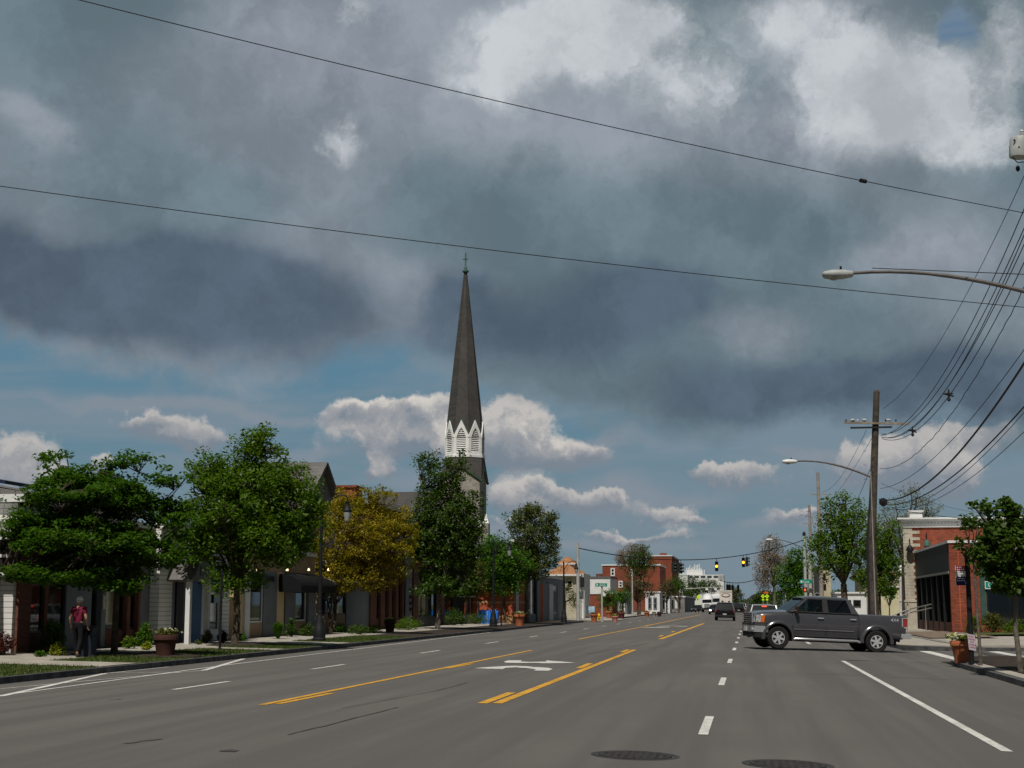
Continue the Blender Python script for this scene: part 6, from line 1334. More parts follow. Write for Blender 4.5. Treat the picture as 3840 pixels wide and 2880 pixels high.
# near pole, just out of frame on the right
YN = 39.6; XN = at(3990, HY, YN).x; zN = GR(XN); NP = thing('utility_pole', 'near utility pole at the right edge with grey transformer can and long lamp arm', 'utility pole', Vector((XN, YN, zN)), 0, 'utility poles')
m = MB(); m.tube([(0,0,-.3),(0,0,6),(0,0,14.2)], [.19,.165,.13], 14); m.build('pole', WOOD, NP, world=False)
lp = at(3200, 1024, YN); cobra(NP, (-.12, 0, at(3880, 1112, YN).z-zN), (lp.x-XN, 0, lp.z-zN), .82)
m = MB(); m.tube([(lp.x-XN+.5, 0, lp.z-zN+.12), (-.1, 0, at(3880, 1032, YN).z-zN)], .012, 5); m.build('arm_stay', CBL, NP, world=False)
tz = at(3820, 560, YN).z-zN; tx = at(3800, 560, YN).x-XN
m = MB(); R_ = Matrix.Rotation(math.radians(5), 3, 'Y'); q = MB(); q.lathe((0,0,0), [(.15,-.30),(.24,-.27),(.25,-.2),(.25,.22),(.22,.27),(.10,.30)], 20); q.v = [tuple(R_@Vector(v)+Vector((tx+.12,-.15,tz))) for v in q.v]; q.build('transformer', LH, NP, world=False, smooth=True)
m = MB(); m.box(tx+.3, .1, -.10, .10, tz-.05, tz+.05); m.build('bracket', PLA, NP, world=False)
for a_, c_ in ((-.08,.14),(.03,-.06)): m = MB(); m.lathe((tx+a_+.05,-.405,tz+c_), [(.001,0),(.03,.01),(.03,.03)], 8, axis='y'); m.build('bolt', PLA, NP, world=False)
m = MB(); m.tube([(tx-.12,-.15,tz+.05),(tx-.13,-.2,tz-.2),(tx+.05,-.2,tz-.42),(tx+.3,-.15,tz-.40),(.0,-.1,tz-.2)], .014, 6); m.build('jumper', CBL, NP, world=False)
m = MB(); m.lathe((tx+.22,-.12,tz+.3), [(.03,0),(.06,.03),(.03,.06),(.06,.09),(.03,.12),(.06,.15),(.02,.2)], 10); m.build('bushing', INS, NP, world=False)
m = MB(); m.box(-.30, 1.6, -.28, -.18, 12.6, 12.73); m.build('crossarm', WOOD, NP, world=False)
# second pole
YP = 85.0; XP = at(3277, HY, YP).x; zP = GR(XP); UP_ = thing('utility_pole', 'tall weathered wooden pole with crossarm and lamp arm above the grey pickup', 'utility pole', Vector((XP, YP, zP)), 0, 'utility poles')
top = at(3287, 1463, YP)
m = MB(); m.tube([(0,0,-.4),(0,0,5),(top.x-XP,0,top.z-zP-.1),(top.x-XP,0,top.z-zP)], [.26,.24,.17,.11], 16); m.build('pole', WOOD, UP_, world=False)
zc = at(3287, 1590, YP).z-zP; a_, b_ = at(3165, 1586, YP), at(3410, 1592, YP)
m = MB(); m.obox(((a_.x+b_.x)/2-XP, -.26, (a_.z+b_.z)/2-zP), ((b_.x-a_.x)/2,0,(b_.z-a_.z)/2), (0,.05,0), (0,0,.06)); m.build('crossarm', mat('pale_wood', (.22,.18,.14), .9, .2, 3), UP_, world=False)
m = MB(); m.obox(((at(3190,1600,YP).x+at(3340,1600,YP).x)/2-XP, -.24, zc-.22), (1.15,0,0), (0,.04,0), (0,0,.05)); m.build('lower_crossarm', PLA, UP_, world=False)
for px in (3172,3200,3215,3240,3320,3335,3358):
    p = at(px, 1582, YP); m = MB(); m.lathe((p.x-XP, -.26, p.z-zP-.02), [(.02,0),(.05,.03),(.03,.06),(.055,.09),(.02,.13)], 8); m.build('insulator', INS if px % 2 else PLA, UP_, world=False)
for px in (3196,3240,3330):
    p = at(px, 1578, YP); m = MB(); m.lathe((p.x-XP-.12, -.3, p.z-zP+.01), [(.05,0),(.07,.02),(.07,.22),(.04,.24)], 8, axis='x'); m.build('cutout', LH, UP_, world=False)
for pts in ([(3176,1608),(3178,1612),(3190,1598),(3215,1600)],[(3220,1612),(3232,1608),(3240,1598)],[(3350,1600),(3352,1618)],[(3262,1605),(3275,1625),(3275,1660)],[(3318,1605),(3302,1640)],[(3180,1578),(3200,1565),(3215,1580)],[(3225,1575),(3258,1568),(3262,1590)]):
    m = MB(); m.tube([at(x, y, YP)-Vector((XP, .34, zP)) for x, y in pts], .02, 5); m.build('jumper', CBL, UP_, world=False)
m = MB(); zt_ = at(3270,1640,YP).z-zP; m.tube([(-.27,-.08,.2),(-.25,-.08,5),(top.x-XP-.20,-.08,zt_)], .075, 8); m.build('conduit', PLA, UP_, world=False); m = MB(); m.tube([(.06,-.27,.1),(.07,-.23,9)], .03, 6); m.build('conduit', mat('pale_conduit', (.28,.26,.23), .7), UP_, world=False)
m = MB(); p = at(3312,1883,YP); m.lathe((p.x-XP,-.05,p.z-zP), [(.02,-.16),(.22,-.12),(.24,0),(.22,.12),(.02,.16)], 14, axis='y'); m.build('cable_coil', CBL, UP_, world=False)
lp = at(2990, 1729, YP); p0 = at(3268, 1790, YP); cobra(UP_, (p0.x-XP,0,p0.z-zP), (lp.x-XP,0,lp.z-zP), .85)
for o_ in [q for q in UP_.children if q.name.startswith('lamp_head')]: o_.data.materials.clear(); o_.data.materials.append(mat('pale_lamp_housing', (.62,.63,.62), .5, .05))
for k in range(7): m = MB(); z_ = 8.2+k*.4; m.tube([(.13*(-1)**k, -.2, z_), (.30*(-1)**k, -.2, z_)], .012, 5); m.build('climbing_step', PLA, UP_, world=False)
# distant poles
for px, ptop, Y, rr, mt, lab in ((3082,1775,146,.17,mat('pale_pole_wood', (.26,.22,.19), .9, .15, 2),'pale pole rising above the full green tree'),(3046,1896,172,.17,MATS['pale_pole_wood'],'thinner pole left of the full green tree')):
    X = X_(px, Y); z = GR(7); r = thing('utility_pole', lab, 'utility pole', Vector((X, Y, z)), 0, 'utility poles'); m = MB(); m.tube([(0,0,-.3),(0,0,hz(ptop, Y)-z)], [rr*1.4, rr*.8], 10); m.build('pole', mt, r, world=False)
    m = MB(); m.box(-.8, .8, -.1, .0, hz(ptop, Y)-z-2.2, hz(ptop, Y)-z-2.1); m.build('crossarm', mt, r, world=False)
# signal poles and span wire
def conc_pole(px, ytop, Y, base, label, r0=.20, r1=.13):
    X = X_(px, Y); z = gz(X, Y); r = thing('signal_pole', label, 'signal pole', Vector((X, Y, z)), 0, 'concrete poles holding the traffic signals'); zt = hz(ytop, Y)-z
    m = MB(); m.tube([(0,0,-.3),(0,0,zt)], [r0, r1], 14); m.build('pole', CPOL, r, world=False); return r, X, z, zt
sp1, XA, zA, tA = conc_pole(2168, 2032, 148, 2332, 'white concrete pole with signal box at the left corner')
m = MB(); m.box(.25,.62,-.2,.2,3.3,4.3); m.build('signal_back', PLA, sp1, world=False)
for dx in (.28,.62): m = MB(); m.tube([(dx,0,-.3),(dx,0,3.0 if dx > .5 else 3.3)], .07, 8); m.build('post', CPOL, sp1, world=False)
m = MB(); m.box(.15,.50,-.16,.16,2.3,2.9); m.build('control_box', mat('box_grey', (.10,.11,.11), .6), sp1, world=False)
YB2 = 182; sp2, XB, zB, tB = conc_pole(3023, 2010, YB2, 2300, 'grey signal pole carrying a street lamp left of the thin pole', .2, .16)
lp = at(2897, 2023, YB2); p0 = at(3018, 2060, YB2); cobra(sp2, (p0.x-XB,0,p0.z-zB), (lp.x-XB,0,lp.z-zB), .8)
for o_ in [q for q in sp2.children if q.name.startswith('lamp_head')]: o_.data.materials.clear(); o_.data.materials.append(MATS['pale_lamp_housing'])
m = MB(); m.lathe((0,0,tB), [(.2,0),(.2,.3),(.05,.5)], 8); m.build('pole_cap', PLA, sp2, world=False)
m = MB(); p = at(3033, 2090, YB2); m.lathe((p.x-XB,-.2,p.z-zB), [(.05,-.2),(.14,-.1),(.14,.15),(.04,.2)], 10); m.build('camera', WHT, sp2, world=False)
sp3, XC3, zC3, tC3 = conc_pole(3041, 2080, 170, 2300, 'stout grey concrete pole right of the green lee street sign', .22, .19)
YS3 = 169.5
m = MB(); m.box(X_(3001,YS3), X_(3048,YS3), YS3-.32, YS3-.28, hz(2189,YS3), hz(2174,YS3)); 
r = solo(m, 'street_sign', SGRN, 'green street name sign reading Lee on the grey poles at right', 'street sign')
m = text_mb('Lee', .44, (X_(3026,YS3), YS3-.33, hz(2182,YS3)), (1,0,0), (0,0,1)); q = m.build('lettering', WHT, None); q.parent = r
m = MB(); m.lathe((X_(3008,YS3), YS3-.33, hz(2182,YS3)), [(.001,0),(.13,.005),(.13,.02)], 12, axis='y'); q = m.build('emblem', WHT, None); q.parent = r
m = MB(); xx = X_(3020,YS3); m.box(xx-.22, xx+.22, YS3-.5, YS3-.2, hz(2222,YS3), hz(2203,YS3)); r = solo(m, 'pedestrian_signal', PLA, 'small pedestrian signal showing a red hand below the Lee sign', 'pedestrian signal')
m = MB(); m.box(xx-.1, xx+.1, YS3-.515, YS3-.502, hz(2217,YS3), hz(2208,YS3)); q = m.build('hand_symbol', mat('ped_red', (.6,.08,.02), .4, emit=(1,.15,.03), estr=.8), None); q.parent = r
# span wire
def sag_pts(a, b, s_, n=24): return [a.lerp(b, t/n)-Vector((0,0,s_*4*(t/n)*(1-t/n))) for t in range(n+1)]
A = Vector((XA, 148, zA+tA-.5)); Bp = Vector((XB, YB2, hz(2026, YB2))); SPW = sag_pts(A, Bp, 1.75)
m = MB(); m.tube(SPW, .05, 6); r = solo(m, 'span_wire', CBL, 'thick span wire sagging across the street between the two signal poles', 'cable')
def span_at(px):
    best = min(((abs((lambda p: (p-Vector((0,0,CZ))).dot(RT)/(p-Vector((0,0,CZ))).dot(FW)*FP+1920-px)(SPW[i].lerp(SPW[i+1], f))), SPW[i].lerp(SPW[i+1], f)) for i in range(len(SPW)-1) for f in (0,.2,.4,.6,.8)), key=lambda q: q[0]); return best[1]
YEL = mat('signal_amber_lit', (1,.4,.02), .3, 0, emit=(1,.30,.01), estr=7)
def signal(p, label, face='cam', lit=True, drop=.35, grp='traffic signals hung on the span wire', s=1.0):
    r = thing('traffic_signal', label, 'traffic light', p, 0, grp); ang = 0 if face == 'cam' else PI/2; Rm = Matrix.Rotation(ang, 3, 'Z')
    def T(mb): mb.v = [tuple(Rm@Vector(v)*s) for v in mb.v]; return mb
    m = MB(); m.tube([(0,0,.02),(0,0,-drop)], .03, 6); T(m).build('hanger', PLA, r, world=False)
    m = MB(); m.box(-.18, .18, -.14, .16, -drop-1.07, -drop); hs_ = T(m).build('housing', mat('signal_black', (.016,.020,.018), .5), r, world=False, bevel=.02)
    for k in range(3):
        z = -drop-.18-k*.355; m = MB(); m.lathe((0,-.145,z), [(.001,-.02),(.13,-.012),(.14,0)], 18, axis='y'); T(m).build('lens', YEL if (lit and k == 1) else mat('dark_lens', (.02,.022,.02), .2), r, world=False)
        m = MB(); n_ = 10; V = []
        for yy in (-.15, -.36):
            for i in range(n_+1): a = -.3+(PI+.6)*i/n_; V.append((.155*math.cos(a), yy, z+.155*math.sin(a)))
        m.add(V, [(i, i+1, n_+2+i, n_+1+i) for i in range(n_)]); T(m).build('visor', MATS['signal_black'], r, world=False, fix=False)
    return r
signal(span_at(2690), 'left amber-lit traffic signal facing the camera on the span wire')
signal(span_at(2787), 'right amber-lit traffic signal facing the camera near the bare tree', drop=.3)
signal(span_at(2801), 'dark traffic signal seen from its side beside the right amber one', face='side', lit=False, drop=.3)
for i, (px, f, dr) in enumerate(((2523,'side',.3),(2533,'cam',.25),(2543,'side',.3),(2549,'side',.4))): q = signal(span_at(px), ['side-on dark signal, leftmost of the cluster by the brick wall','dark signal with its back to the camera in the left cluster','side-on dark signal right of the backwards one in the left cluster','side-on dark signal, rightmost and lowest of the left cluster'][i], face=f, lit=False, drop=dr); 
# far span wire and mast arm
YF = 420; A = Vector((X_(2700,YF), YF, hz(2176,YF))); Bp = Vector((X_(2850,YF), YF, hz(2168,YF))); P = sag_pts(A, Bp, 1.0)
m = MB(); m.tube(P, .10, 5); solo(m, 'span_wire', CBL, 'thin span wire in the far distance carrying tiny dark signals', 'cable')
for i, px in enumerate((2729,2737,2749,2770)):
    p = min(P, key=lambda q: abs((q-Vector((0,0,CZ))).dot(RT)/(q-Vector((0,0,CZ))).dot(FW)*FP+1920-px)).copy(); p.x = X_(px, YF); signal(p, ['first','second','third','fourth'][i]+' tiny dark signal from the left on the far span wire', lit=False, s=1.7, grp='tiny signals on the far span wire')
YM = 380; r = thing('mast_arm', 'pale mast arm with two white sign panels above the white trucks', 'mast arm', Vector((X_(2560,YM), YM, gz(-20))))
m = MB(); m.tube([(X_(2560,YM),YM,-.3),(X_(2560,YM),YM,hz(2206,YM)),], [.2,.15], 8); m.build('pole', CPOL, r); m = MB(); m.tube([(X_(2560,YM),YM,hz(2208,YM)),(X_(2715,YM),YM,hz(2201,YM))], [.12,.08], 8); m.build('arm', CPOL, r)
for px in (2652, 2685): m = MB(); m.box(X_(px-5,YM), X_(px+5,YM), YM-.25, YM-.13, hz(2213,YM), hz(2205,YM)); m.build('sign_panel', WHT, r)
# cables
def proj(p):
    d = p-Vector((0,0,CZ)); w = d.dot(FW); return d.dot(RT)/w*FP+1920, 1440-d.dot(UP)/w*FP
def cable(p, q, s_, rad, label, name='cable', wav=0, n=26):
    if abs(q.y-YN) < .01 and p.y > 60:     # the wire ends on the near pole: find the height at which it does
        tx, ty = proj(q); tx = min(tx, 3838) if tx < 3850 else tx; lo, hi = 2, 22
        for _ in range(30):
            md = (lo+hi)/2; P = sag_pts(p, Vector((XN-.12, YN, md)), s_, 60); P = [proj(v) for v in P]; yy = None
            for u, v in zip(P[:-1], P[1:]):
                if min(u[0], v[0]) <= tx <= max(u[0], v[0]): yy = u[1]+(v[1]-u[1])*(tx-u[0])/(v[0]-u[0]+1e-9)
            if yy is None: break
            if yy > ty: lo = md
            else: hi = md
        q = Vector((XN-.12, YN, (lo+hi)/2))
    P = sag_pts(p, q, s_, n)
    if wav: P = [v+Vector((random.uniform(-1,1)*wav, 0, random.uniform(-1,1)*wav)) for v in sag_pts(p, q, s_, 70)]
    m = MB(); m.tube(P, rad*.78, 6, cap=False); o = m.build(name, CBL, None, fix=False); return tagp(o, label, 'cable', 'overhead cables')
def nearp(px, py): return at(px, py, YN)
N0 = Vector((XN, YN, 0))
cable(at(3310,1533,YP), at(3822,700,YN), 1.1, .014, 'thin top wire from the second pole up to the transformer'); 
m = MB(); p = at(3817,632,YN+.5); m.lathe(p, [(.01,-.09),(.05,-.05),(.06,0),(.05,.05),(.01,.09)], 10); solo(m, 'insulator_ball', CBL, 'small dark round insulator just below the transformer', 'insulator')
BUN = [((3304,1633),(3842,790)),((3306,1628),(3850,835)),((3306,1640),(3862,870)),((3308,1645),(3880,900)),((3310,1640),(3900,850))]
for i, (a_, b_) in enumerate(BUN): cable(at(*a_,YP), at(*b_,YN), 1.55+.07*i, .020, ['first','second','third','fourth','fifth'][i]+' strand of the bundled wires curving from the right edge to the crossarm')
cable(at(3300,1756,YP), at(3875,1010,YN), 1.55, .018, 'wavy wire hanging below the bundled strands', wav=.022)
cable(at(3302,1832,YP), at(3880,1255,YN), .95, .016, 'thin cable below the wavy wire')
cable(at(3297,1872,YP), at(3880,1300,YN), 1.35, .045, 'thick dark telephone cable sweeping from the right edge to the pole')
cable(at(3312,1892,YP), at(3880,1480,YN), .95, .030, 'lower dark cable ending at the coil on the pole')
cable(at(3312,1900,YP), at(3880,1500,YN), 1.05, .014, 'thin cable running along the lower dark one')
cable(at(3312,1905,YP), at(3880,1580,YN), .95, .014, 'lowest thin cable from the right edge')
for i, (p, q, s_) in enumerate([(at(3345,1905,YP), at(3700,1945,YR), .15), (at(3305,1812,YP), at(3700,1925,98), .3)]): cable(p, q, s_, .022 if i == 0 else .012, ['service drop cable from the pole toward the brick building roof','thin service wire above the thicker service drop'][i])
cable(at(3249,1612,YP), at(3084,1845,146), .8, .016, 'faint wire from the crossarm left down to the pale pole'); cable(at(3268,1645,YP), at(3050,1925,172), .8, .016, 'faint second wire running left behind the lamp arm'); cable(at(3262,1760,YP), at(3206,1890,110), .1, .02, 'short guy cable dropping left of the tall pole into the tree')
for i, (px, py) in enumerate(((3558,1485),(3422,1620))):
    Yq = {0:61, 1:73}[i]; p = at(px, py, Yq); m = MB(); m.box(p.x-.16, p.x+.16, p.y-.05, p.y+.05, p.z+.06, p.z+.12); m.lathe(p, [(.03,-.22),(.08,-.16),(.04,-.05),(.05,.1),(.02,.28)], 8); m.tube([p+Vector((-.2,0,.1)), p+Vector((.2,0,-.02))], .035, 6); solo(m, 'cable_spacer', CBL, ['upper dark spacer clamping the bundled wires','lower dark spacer near the crossarm'][i], 'spacer', 'cable spacers')
# wires crossing the whole street
e1, e2 = at(3880,806,YN), at(3880,1156,YN)
L1 = at(280,-8,27.0); L1 = L1+(L1-e1)*.25; L2 = at(-60,683,29.0); L2 = L2+(L2-e2)*.2; L1.z += .2; L2.z += .1
w1 = cable(e1, L1, .28, .013, 'upper wire crossing the sky with a dark insulator on it'); w2 = cable(e2, L2, .22, .013, 'lower wire crossing the sky in front of the spire tip')
P = sag_pts(e1, L1, .28, 400); p = min(P, key=lambda q: abs((q-Vector((0,0,CZ))).dot(RT)/(q-Vector((0,0,CZ))).dot(FW)*FP+1920-3238)); d = (L1-e1).normalized()
m = MB(); R_ = d.to_track_quat('Z', 'Y').to_matrix(); q = MB(); q.lathe((0,0,0), [(.01,-.10),(.05,-.09),(.055,-.03),(.045,0),(.055,.03),(.05,.09),(.01,.10)], 12); q.v = [tuple(R_@Vector(v)+p) for v in q.v]; solo(q, 'strain_insulator', CBL, 'dark barrel-shaped insulator on the upper crossing wire', 'insulator')
# ornate black lamp posts
LBK = mat('lamp_black', (.010,.011,.013), .6, .1); GLOBE = mat('lamp_globe', (.30,.31,.30), .3, .1, 3)
def lamp_post(g, H, label, rot=0):
    r = thing('street_lamp', label, 'street lamp', g, rot, 'black ornamental street lamps')
    m = MB(); m.lathe((0,0,0), [(.30,-.1),(.30,.12),(.26,.16),(.27,.5),(.22,.58),(.20,.85),(.13,1.05),(.10,1.2),(.115,1.25),(.095,1.3)], 16); m.build('base', LBK, r, world=False, smooth=True)
    m = MB(); m.tube([(0,0,1.3),(0,0,H-.2)], [.092,.065], 14); m.lathe((0,0,H-.2), [(.08,0),(.09,.05),(.05,.1),(.06,.16),(.01,.3)], 12); m.build('post', LBK, r, world=False, smooth=True)
    P = [(.05,0,H-.75),(.22,0,H-.42),(.45,0,H-.10),(.75,0,H+.04),(1.05,0,H+.03),(1.15,0,H-.08),(1.15,0,H-.25)]; m = MB(); m.tube(P, [.035,.032,.03,.03,.03,.03,.03], 8); m.tube([(.05,0,H-1.1),(.3,0,H-.75),(.42,0,H-.45),(.38,0,H-.3)], .018, 6); m.build('arm', LBK, r, world=False, smooth=True)
    m = MB(); m.lathe((1.15,0,H-.65), [(.19,-.02),(.21,.03),(.17,.10),(.12,.2),(.085,.30),(.10,.38),(.11,.42),(.03,.45)], 16); hd = m.build('lamp_hood', LBK, r, world=False, smooth=True)
    m = MB(); m.lathe((1.15,0,H-.65), [(.05,-.42),(.10,-.40),(.15,-.2),(.175,-.03)], 16); q = m.build('globe', GLOBE, None, world=False, smooth=True); q.parent = hd
    return r
g = gnd(1197,2405); lamp_post(g, at(1240,1862,g.y).z-g.z, 'black ornamental lamp between the feathery tree and the yellow tree')
g = gnd(1850,2350); lamp_post(g, 6.1, 'black ornamental lamp in front of the orange brick wall', .1)
g = gnd(2115,2334); lamp_post(g, at(2115,2106,g.y).z-g.z, 'slim black ornamental lamp left of the white concrete pole')
g = gnd(2372,2300); g = Vector((X_(2372,215), 215, gz(X_(2372,215), 215))); r = thing('light_pole', 'thin grey pole in front of the tall green tree by the terrace', 'pole', g); m = MB(); m.tube([(0,0,-.2),(0,0,hz(2140,215)-g.z)], [.13,.08], 8); m.build('post', CPOL, r, world=False)
# small street furniture
TER = mat('terracotta', (.36,.115,.050), .8, .12, 2.5); TERD = mat('dark_terracotta', (.055,.022,.017), .85, .12, 2.5)
FW_ = leafmat('petal_white', (.65,.66,.60), (.75,.72,.50)); FY_ = leafmat('petal_yellow', (.55,.50,.05), (.75,.60,.08)); FB_ = leafmat('petal_blue', (.10,.14,.28), (.30,.34,.45)); FO_ = leafmat('petal_orange', (.55,.16,.03), (.5,.25,.04))
def planter(g, R, H, label, pm, flowers, leafm=None, seed=0):
    r = thing('planter', label, 'planter', g, 0, 'flower planters along the sidewalks'); leafm = leafm or LG2
    m = MB(); m.lathe((0,0,0), [(R*.66,-.02),(R*.66,0),(R*.86,H*.70),(R*.87,H*.71),(R*.90,H*.72),(R*.93,H*.74),(R*1.0,H*.78),(R*1.01,H*.97),(R*.97,H),(R*.88,H),(R*.86,H*.93),(.001,H*.93)], 28); m.build('pot', pm, r, world=False, smooth=True)
    rg = np.random.default_rng(seed); k = 26; C = np.stack([rg.normal(0, R*.42, k), rg.normal(0, R*.42, k), H+rg.uniform(0, R*.35, k)], 1)
    quads_obj('plants', leaves_mesh(C, np.full(k, R*.28), 26, .07, .8, 1, .5, rg), leafm, r)
    for fm, n in flowers:
        C = np.stack([rg.normal(0, R*.5, n), rg.normal(0, R*.5, n), H+rg.uniform(R*.12, R*.55, n)], 1); quads_obj('flowers', leaves_mesh(C, np.full(n, .05), 7, .065, .7, 1, .8, rg), fm, r)
    return r
def PG(x, y): return gnd(x, y)
g = PG(3612,2484); planter(g, 43*g.y/FP, 76*g.y/FP, 'big terracotta planter with white, yellow and blue pansies behind the sign pole', TER, [(FW_,46),(FY_,26),(FB_,30)], seed=1)
g = PG(619,2466); planter(g, 48*g.y/FP, 88*g.y/FP, 'big dark planter on the verge in front of the white portico', TERD, [(FW_,10)], LO, seed=2)
g = PG(1948,2347); planter(g, 21*g.y/FP, 42*g.y/FP, 'terracotta planter with pale spiky flowers before the white bay window', TER, [(FW_,34),(FY_,6)], LGR, seed=3)
g = PG(1462,2372); planter(g, 22*g.y/FP, 44*g.y/FP, 'shaded red planter with white and yellow flowers among the shrubs', TERD, [(FW_,10),(FY_,8)], seed=4)
for i, (x, y, rr, hh, pm, fl, lab) in enumerate(((2228,2333,14,30,TER,[],'terracotta planter left of the yellow hydrant'),(2306,2332,13,22,mat('pink_clay', (.45,.18,.14), .8),[(FY_,18)],'pink clay pot with yellow blooms right of the green sign pole'),(2330,2322,14,26,mat('maroon_pot', (.10,.025,.03), .7),[(FO_,10)],'maroon pot with orange blooms beside the pink pot'),(2284,2322,13,26,TER,[(FW_,8)],'brick-red square-looking tub behind the pink pot'),(2425,2296,10,18,TER,[(FO_,12)],'orange flower pot under the grey-brown tree'),(2452,2290,8,14,mat('stone_pot', (.30,.27,.22), .9),[],'small stone pot along the far left pavement'),(2472,2286,9,14,TERD,[],'dark pot along the far left pavement'))):
    g = PG(x, y); g = g if g.y < 210 else Vector((X_(x, 205), 205, gz(X_(x, 205), 205))); s_ = g.y/FP; planter(g, rr*s_, hh*s_, lab, pm, fl, LB if i % 2 else LO, seed=10+i)
g = PG(2246,2330); r = thing('fire_hydrant', 'yellow fire hydrant beside the green street sign pole', 'fire hydrant', g); HYD = mat('hydrant_yellow', (.60,.36,.015), .5, .08)
m = MB(); m.lathe((0,0,0), [(.2,-.05),(.2,.05),(.14,.07),(.14,.55),(.18,.56),(.18,.62),(.13,.66),(.09,.76),(.03,.80),(.03,.85)], 14); m.build('barrel', HYD, r, world=False, smooth=True)
for ax, s_ in (('x',-1),('x',1),('y',-1)): m = MB(); m.lathe((0,0,.42), [(.06,s_*.1),(.06,s_*.22),(.08,s_*.22),(.07,s_*.26)], 10, axis=ax); m.build('outlet', HYD, r, world=False)
g = PG(2258,2332); r = thing('street_sign', 'green street name sign on a grey pole at the left corner', 'street sign', g); zt = hz(2198, g.y)-g.z; s_ = g.y/FP
m = MB(); m.tube([(0,0,-.2),(0,0,zt)], [.11,.08], 10); m.build('post', CPOL, r, world=False)
m = MB(); m.box(-24*s_, 20*s_, -.14, -.11, zt-.02, zt+.30); sg = m.build('sign_plate', SGRN, r, world=False)
m = MB(); m.lathe((-17*s_,-.145,zt+.14), [(.001,-.004),(.09,-.003),(.09,.0)], 10, axis='y')
for i in range(7): x0 = (-9+i*3.6)*s_; m.box(x0, x0+2.2*s_, -.148, -.142, zt+.08, zt+.14+.07*(i % 2))
q = m.build('lettering', WHT, None, world=False); q.parent = sg
m = MB(); m.box(4*s_, 14*s_, -.16, -.13, zt-.95, zt-.65); m.build('small_sign', WHT, r, world=False)
# thin black sign post among the left trees
g = PG(1880,2348); r = thing('sign_post', 'thin black sign post in front of the blue bin', 'sign post', g); m = MB(); m.tube([(0,0,-.1),(0,0,3.1)], .05, 8); m.build('post', LBK, r, world=False)
g = PG(824,2440); r = thing('sign_post', 'thin black post standing before the double window', 'sign post', g); m = MB(); m.tube([(0,0,-.1),(0,0,2.75)], .045, 8); m.build('post', LBK, r, world=False); mat('sign_grey', (.30,.30,.30), .6)
g = PG(1872,2340); g.x -= .9; r = thing('recycling_bin', 'bright blue bin against the tan base of the brick wall', 'bin', g); BLB = mat('bin_blue', (.02,.16,.60), .5, .06)
m = MB(); 
m.prism([(-.78,.0),(.78,.0),(.85,.98),(.70,1.05),(-.70,1.05),(-.85,.98)], -.35, .35, 'y'); m.build('tub', BLB, r, world=False, bevel=.04)
m = MB(); m.box(-.03,.03,-.37,-.352,.02,1.0); m.build('strap', mat('bin_grey', (.25,.3,.35), .6), r, world=False); m = MB(); m.box(-.74,.74,-.34,.34,1.052,1.10); m.build('lid', BLB, r, world=False, bevel=.02)
g = PG(2215,2310); g = Vector((X_(2213,172), 172, gz(X_(2213,172), 172))); r = thing('banner_sign', 'pale blue banner sign on low posts before the low brick building', 'sign', g); s_ = 172/FP
m = MB(); m.box(-17*s_,17*s_,-.05,.05,hz(2300,172)-g.z,hz(2274,172)-g.z); m.build('board', mat('banner_blue', (.30,.42,.52), .6, .25, 2), r, world=False)
for xx in (-15*s_, 15*s_): m = MB(); m.tube([(xx,.1,-.1),(xx,.1,hz(2274,172)-g.z)], .05, 6); m.build('post', CPOL, r, world=False)
# waste bin under the big planter side
g = PG(325,2462); r = thing('newspaper_box', 'dark blue box beside the person against the wall', 'box', g); s_ = g.y/FP; m = MB(); m.box(-.22,.22,-.2,.2,.0,.62); m.prism([(-.2,.62),(.2,.62),(.2,.92),(-.2,.80)], -.22, .22, 'x'); m.build('cabinet', mat('navy_box', (.012,.018,.028), .5), r, world=False, bevel=.015); m = MB(); m.box(-.16,.16,-.215,-.202,.66,.78); m.build('window', GLD, r, world=False)
# sign pole on the right corner
g = PG(3645,2493); r = thing('parking_sign_pole', 'black pole with maroon, white and navy sign panels next to the big terracotta planter', 'sign', g); Y = g.y; zt = hz(2085, Y)-g.z
m = MB(); m.tube([(0,0,-.2),(at(3627,2100,Y).x-g.x,0,zt)], .068, 12); m.build('pole', LBK, r, world=False)
m = MB(); dx = at(3627,2100,Y).x-g.x; m.lathe((dx,0,zt-.05), [(.09,0),(.11,.05),(.05,.12),(.07,.2),(.01,.3)], 10); m.build('finial', LBK, r, world=False)
x0, x1 = at(3584,2150,Y).x-g.x, at(3620,2150,Y).x-g.x
SG = (('maroon_panel',2125,2144,mat('maroon', (.22,.02,.05), .6,.05)),('white_panel',2145,2166,WHT),('navy_panel',2166.5,2197,mat('navy', (.012,.018,.09), .6,.05)))
for nm, ya, yb, mt in SG:
    m = MB(); z1, z0 = hz(ya,Y)-g.z, hz(yb,Y)-g.z; m.box(x0,x1,-.03,-.015,z0,z1); pn = m.build(nm, mt, r, world=False)
    m = MB()
    if nm == 'maroon_panel': rows = [(z1-.045,.05,'EXCEPT'),(z1-.11,.05,'PERMIT')]
    elif nm == 'white_panel': rows = []
    else: rows = []
    for k in range(3 if nm != 'navy_panel' else 2):
        zz = z1-.03-k*.055; xx = x0+.03
        while xx < x1-.05: w = random.uniform(.015,.04); m.box(xx, xx+w, -.034, -.0305, zz-.022, zz); xx += w+.014
    q = m.build('lettering', WHT if nm != 'white_panel' else mat('ink', (.05,.05,.09), .7), None, world=False); q.parent = pn
m = MB(); m.box(x0-.012, x0-.002, -.032, -.014, hz(2198,Y)-g.z, hz(2124,Y)-g.z); m.build('edge_strip', WHT, r, world=False)
r = thing('paper_notice', 'pale paper notice with pink print taped low on the black sign pole', 'notice', g+Vector((0,-.08,0))); m = MB(); pts = [(3627,2376),(3655,2382),(3664,2442),(3634,2436)]; P = [at(x, y, Y-.09)-r.location for x, y in pts]
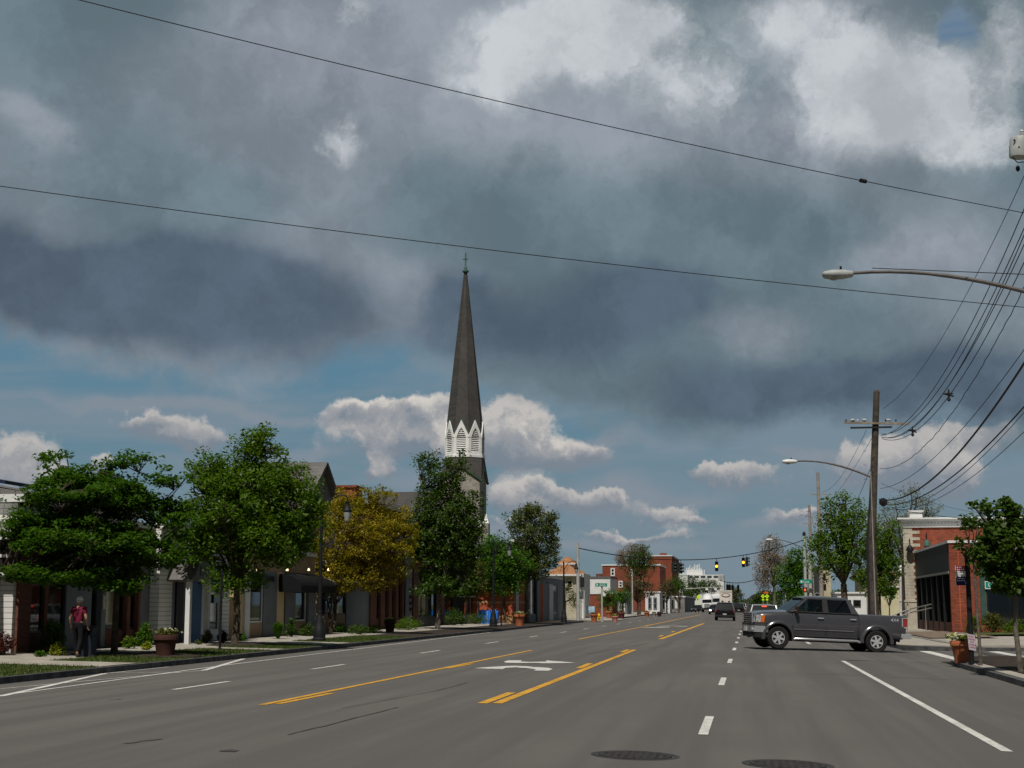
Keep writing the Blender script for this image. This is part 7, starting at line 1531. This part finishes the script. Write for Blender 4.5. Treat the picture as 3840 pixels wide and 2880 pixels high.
m.add([tuple(p) for p in P]+[tuple(p+Vector((0,.006,0))) for p in P], [(0,1,2,3),(7,6,5,4),(0,4,5,1),(1,5,6,2),(2,6,7,3),(3,7,4,0)]); pa = m.build('sheet', mat('notice_white', (.42,.38,.42), .8, .08, 4), r, world=False)
m = MB()
for k in range(5):
    t = .12+k*.17; a_, b_ = P[0].lerp(P[3], t), P[1].lerp(P[2], t); u = (b_-a_); n_ = random.randint(2, 4); f = .12 if k != 2 else .3
    while f < (.86 if k != 2 else .65): w = random.uniform(.09,.17); c0, c1 = a_+u*f, a_+u*(f+w); m.box(c0.x, c1.x, c0.y-.004, c0.y-.001, c0.z-.028, c0.z+.012); f += w+.05
q = m.build('lettering', mat('pink_ink', (.30,.10,.14), .8), None, world=False); q.parent = pa
# yellow-green crossing signs far right
YG = mat('crossing_lime', (.55,.85,.02), .5, 0)
for i, px in enumerate((2862,2877)):
    Yq = 430+i*-40; X = X_(px, Yq); z = gz(X, Yq); s_ = Yq/FP; r = thing('crossing_sign', ['left','right'][i]+' of the two lime diamond crossing signs at the far right kerb', 'road sign', Vector((X, Yq, z)), 0, 'lime crossing signs')
    m = MB(); m.tube([(0,0,-.2),(0,0,hz(2233,Yq)-z)], .06, 6); m.build('post', CPOL, r, world=False); c = hz(2236,Yq)-z; q = 8*s_; m = MB(); m.prism([(-q,c),(0,c-q),(q,c),(0,c+q)], -.10, -.06, 'y'); m.build('diamond_plate', YG, r, world=False); m = MB(); m.box(-q*.5,q*.5,-.10,-.06,c-q*1.9,c-q*1.15); m.build('lower_plate', YG, r, world=False)
    m = MB(); m.lathe((0,-.11,c+q*.35), [(.001,0),(q*.12,0),(q*.12,.01)], 8, axis='y'); m.obox((0,-.105,c-q*.08),(q*.13,0,0),(0,.004,0),(0,0,q*.26)); m.build('walker_symbol', BLK, r, world=False)
Yq = 425; m = MB(); m.box(X_(2866,Yq), X_(2882,Yq), Yq-.1, Yq, hz(2226,Yq), hz(2219,Yq)); solo(m, 'orange_sign', mat('orange_sign', (.75,.16,.02), .5), 'small orange sign panel above the lime crossing signs', 'road sign')
X = X_(2620,330); m = MB(); c = hz(2238,330); m.prism([(X-.5,c),(X,c-.5),(X+.5,c),(X,c+.5)], 329.9, 329.95, 'y'); m.tube([(X,330,-.3),(X,330,c)], .04, 6); solo(m, 'crossing_sign', YG, 'single lime crossing sign left of the cement mixer', 'road sign')
# oval hanging sign behind the pickup roof
Yq = 118; X = X_(3066,Yq); r = thing('oval_sign', 'white oval framed sign just above the pickup roof', 'sign', Vector((X, Yq, zg))); c = hz(2230,Yq)-zg; s_ = Yq/FP
m = MB(); m.prism([(11*s_*math.cos(a*PI/12), c+7*s_*math.sin(a*PI/12)) for a in range(24)], -.04, .0, 'y'); m.build('plate', mat('sign_grey', (.3,.3,.3)), r, world=False); m = MB(); m.prism([(8.5*s_*math.cos(a*PI/12), c+4.6*s_*math.sin(a*PI/12)) for a in range(24)], -.05, -.042, 'y'); m.build('face', PLA, r, world=False); m = MB(); m.tube([(0,.05,-.2),(0,.05,c)], .05, 6); m.build('post', CPOL, r, world=False)
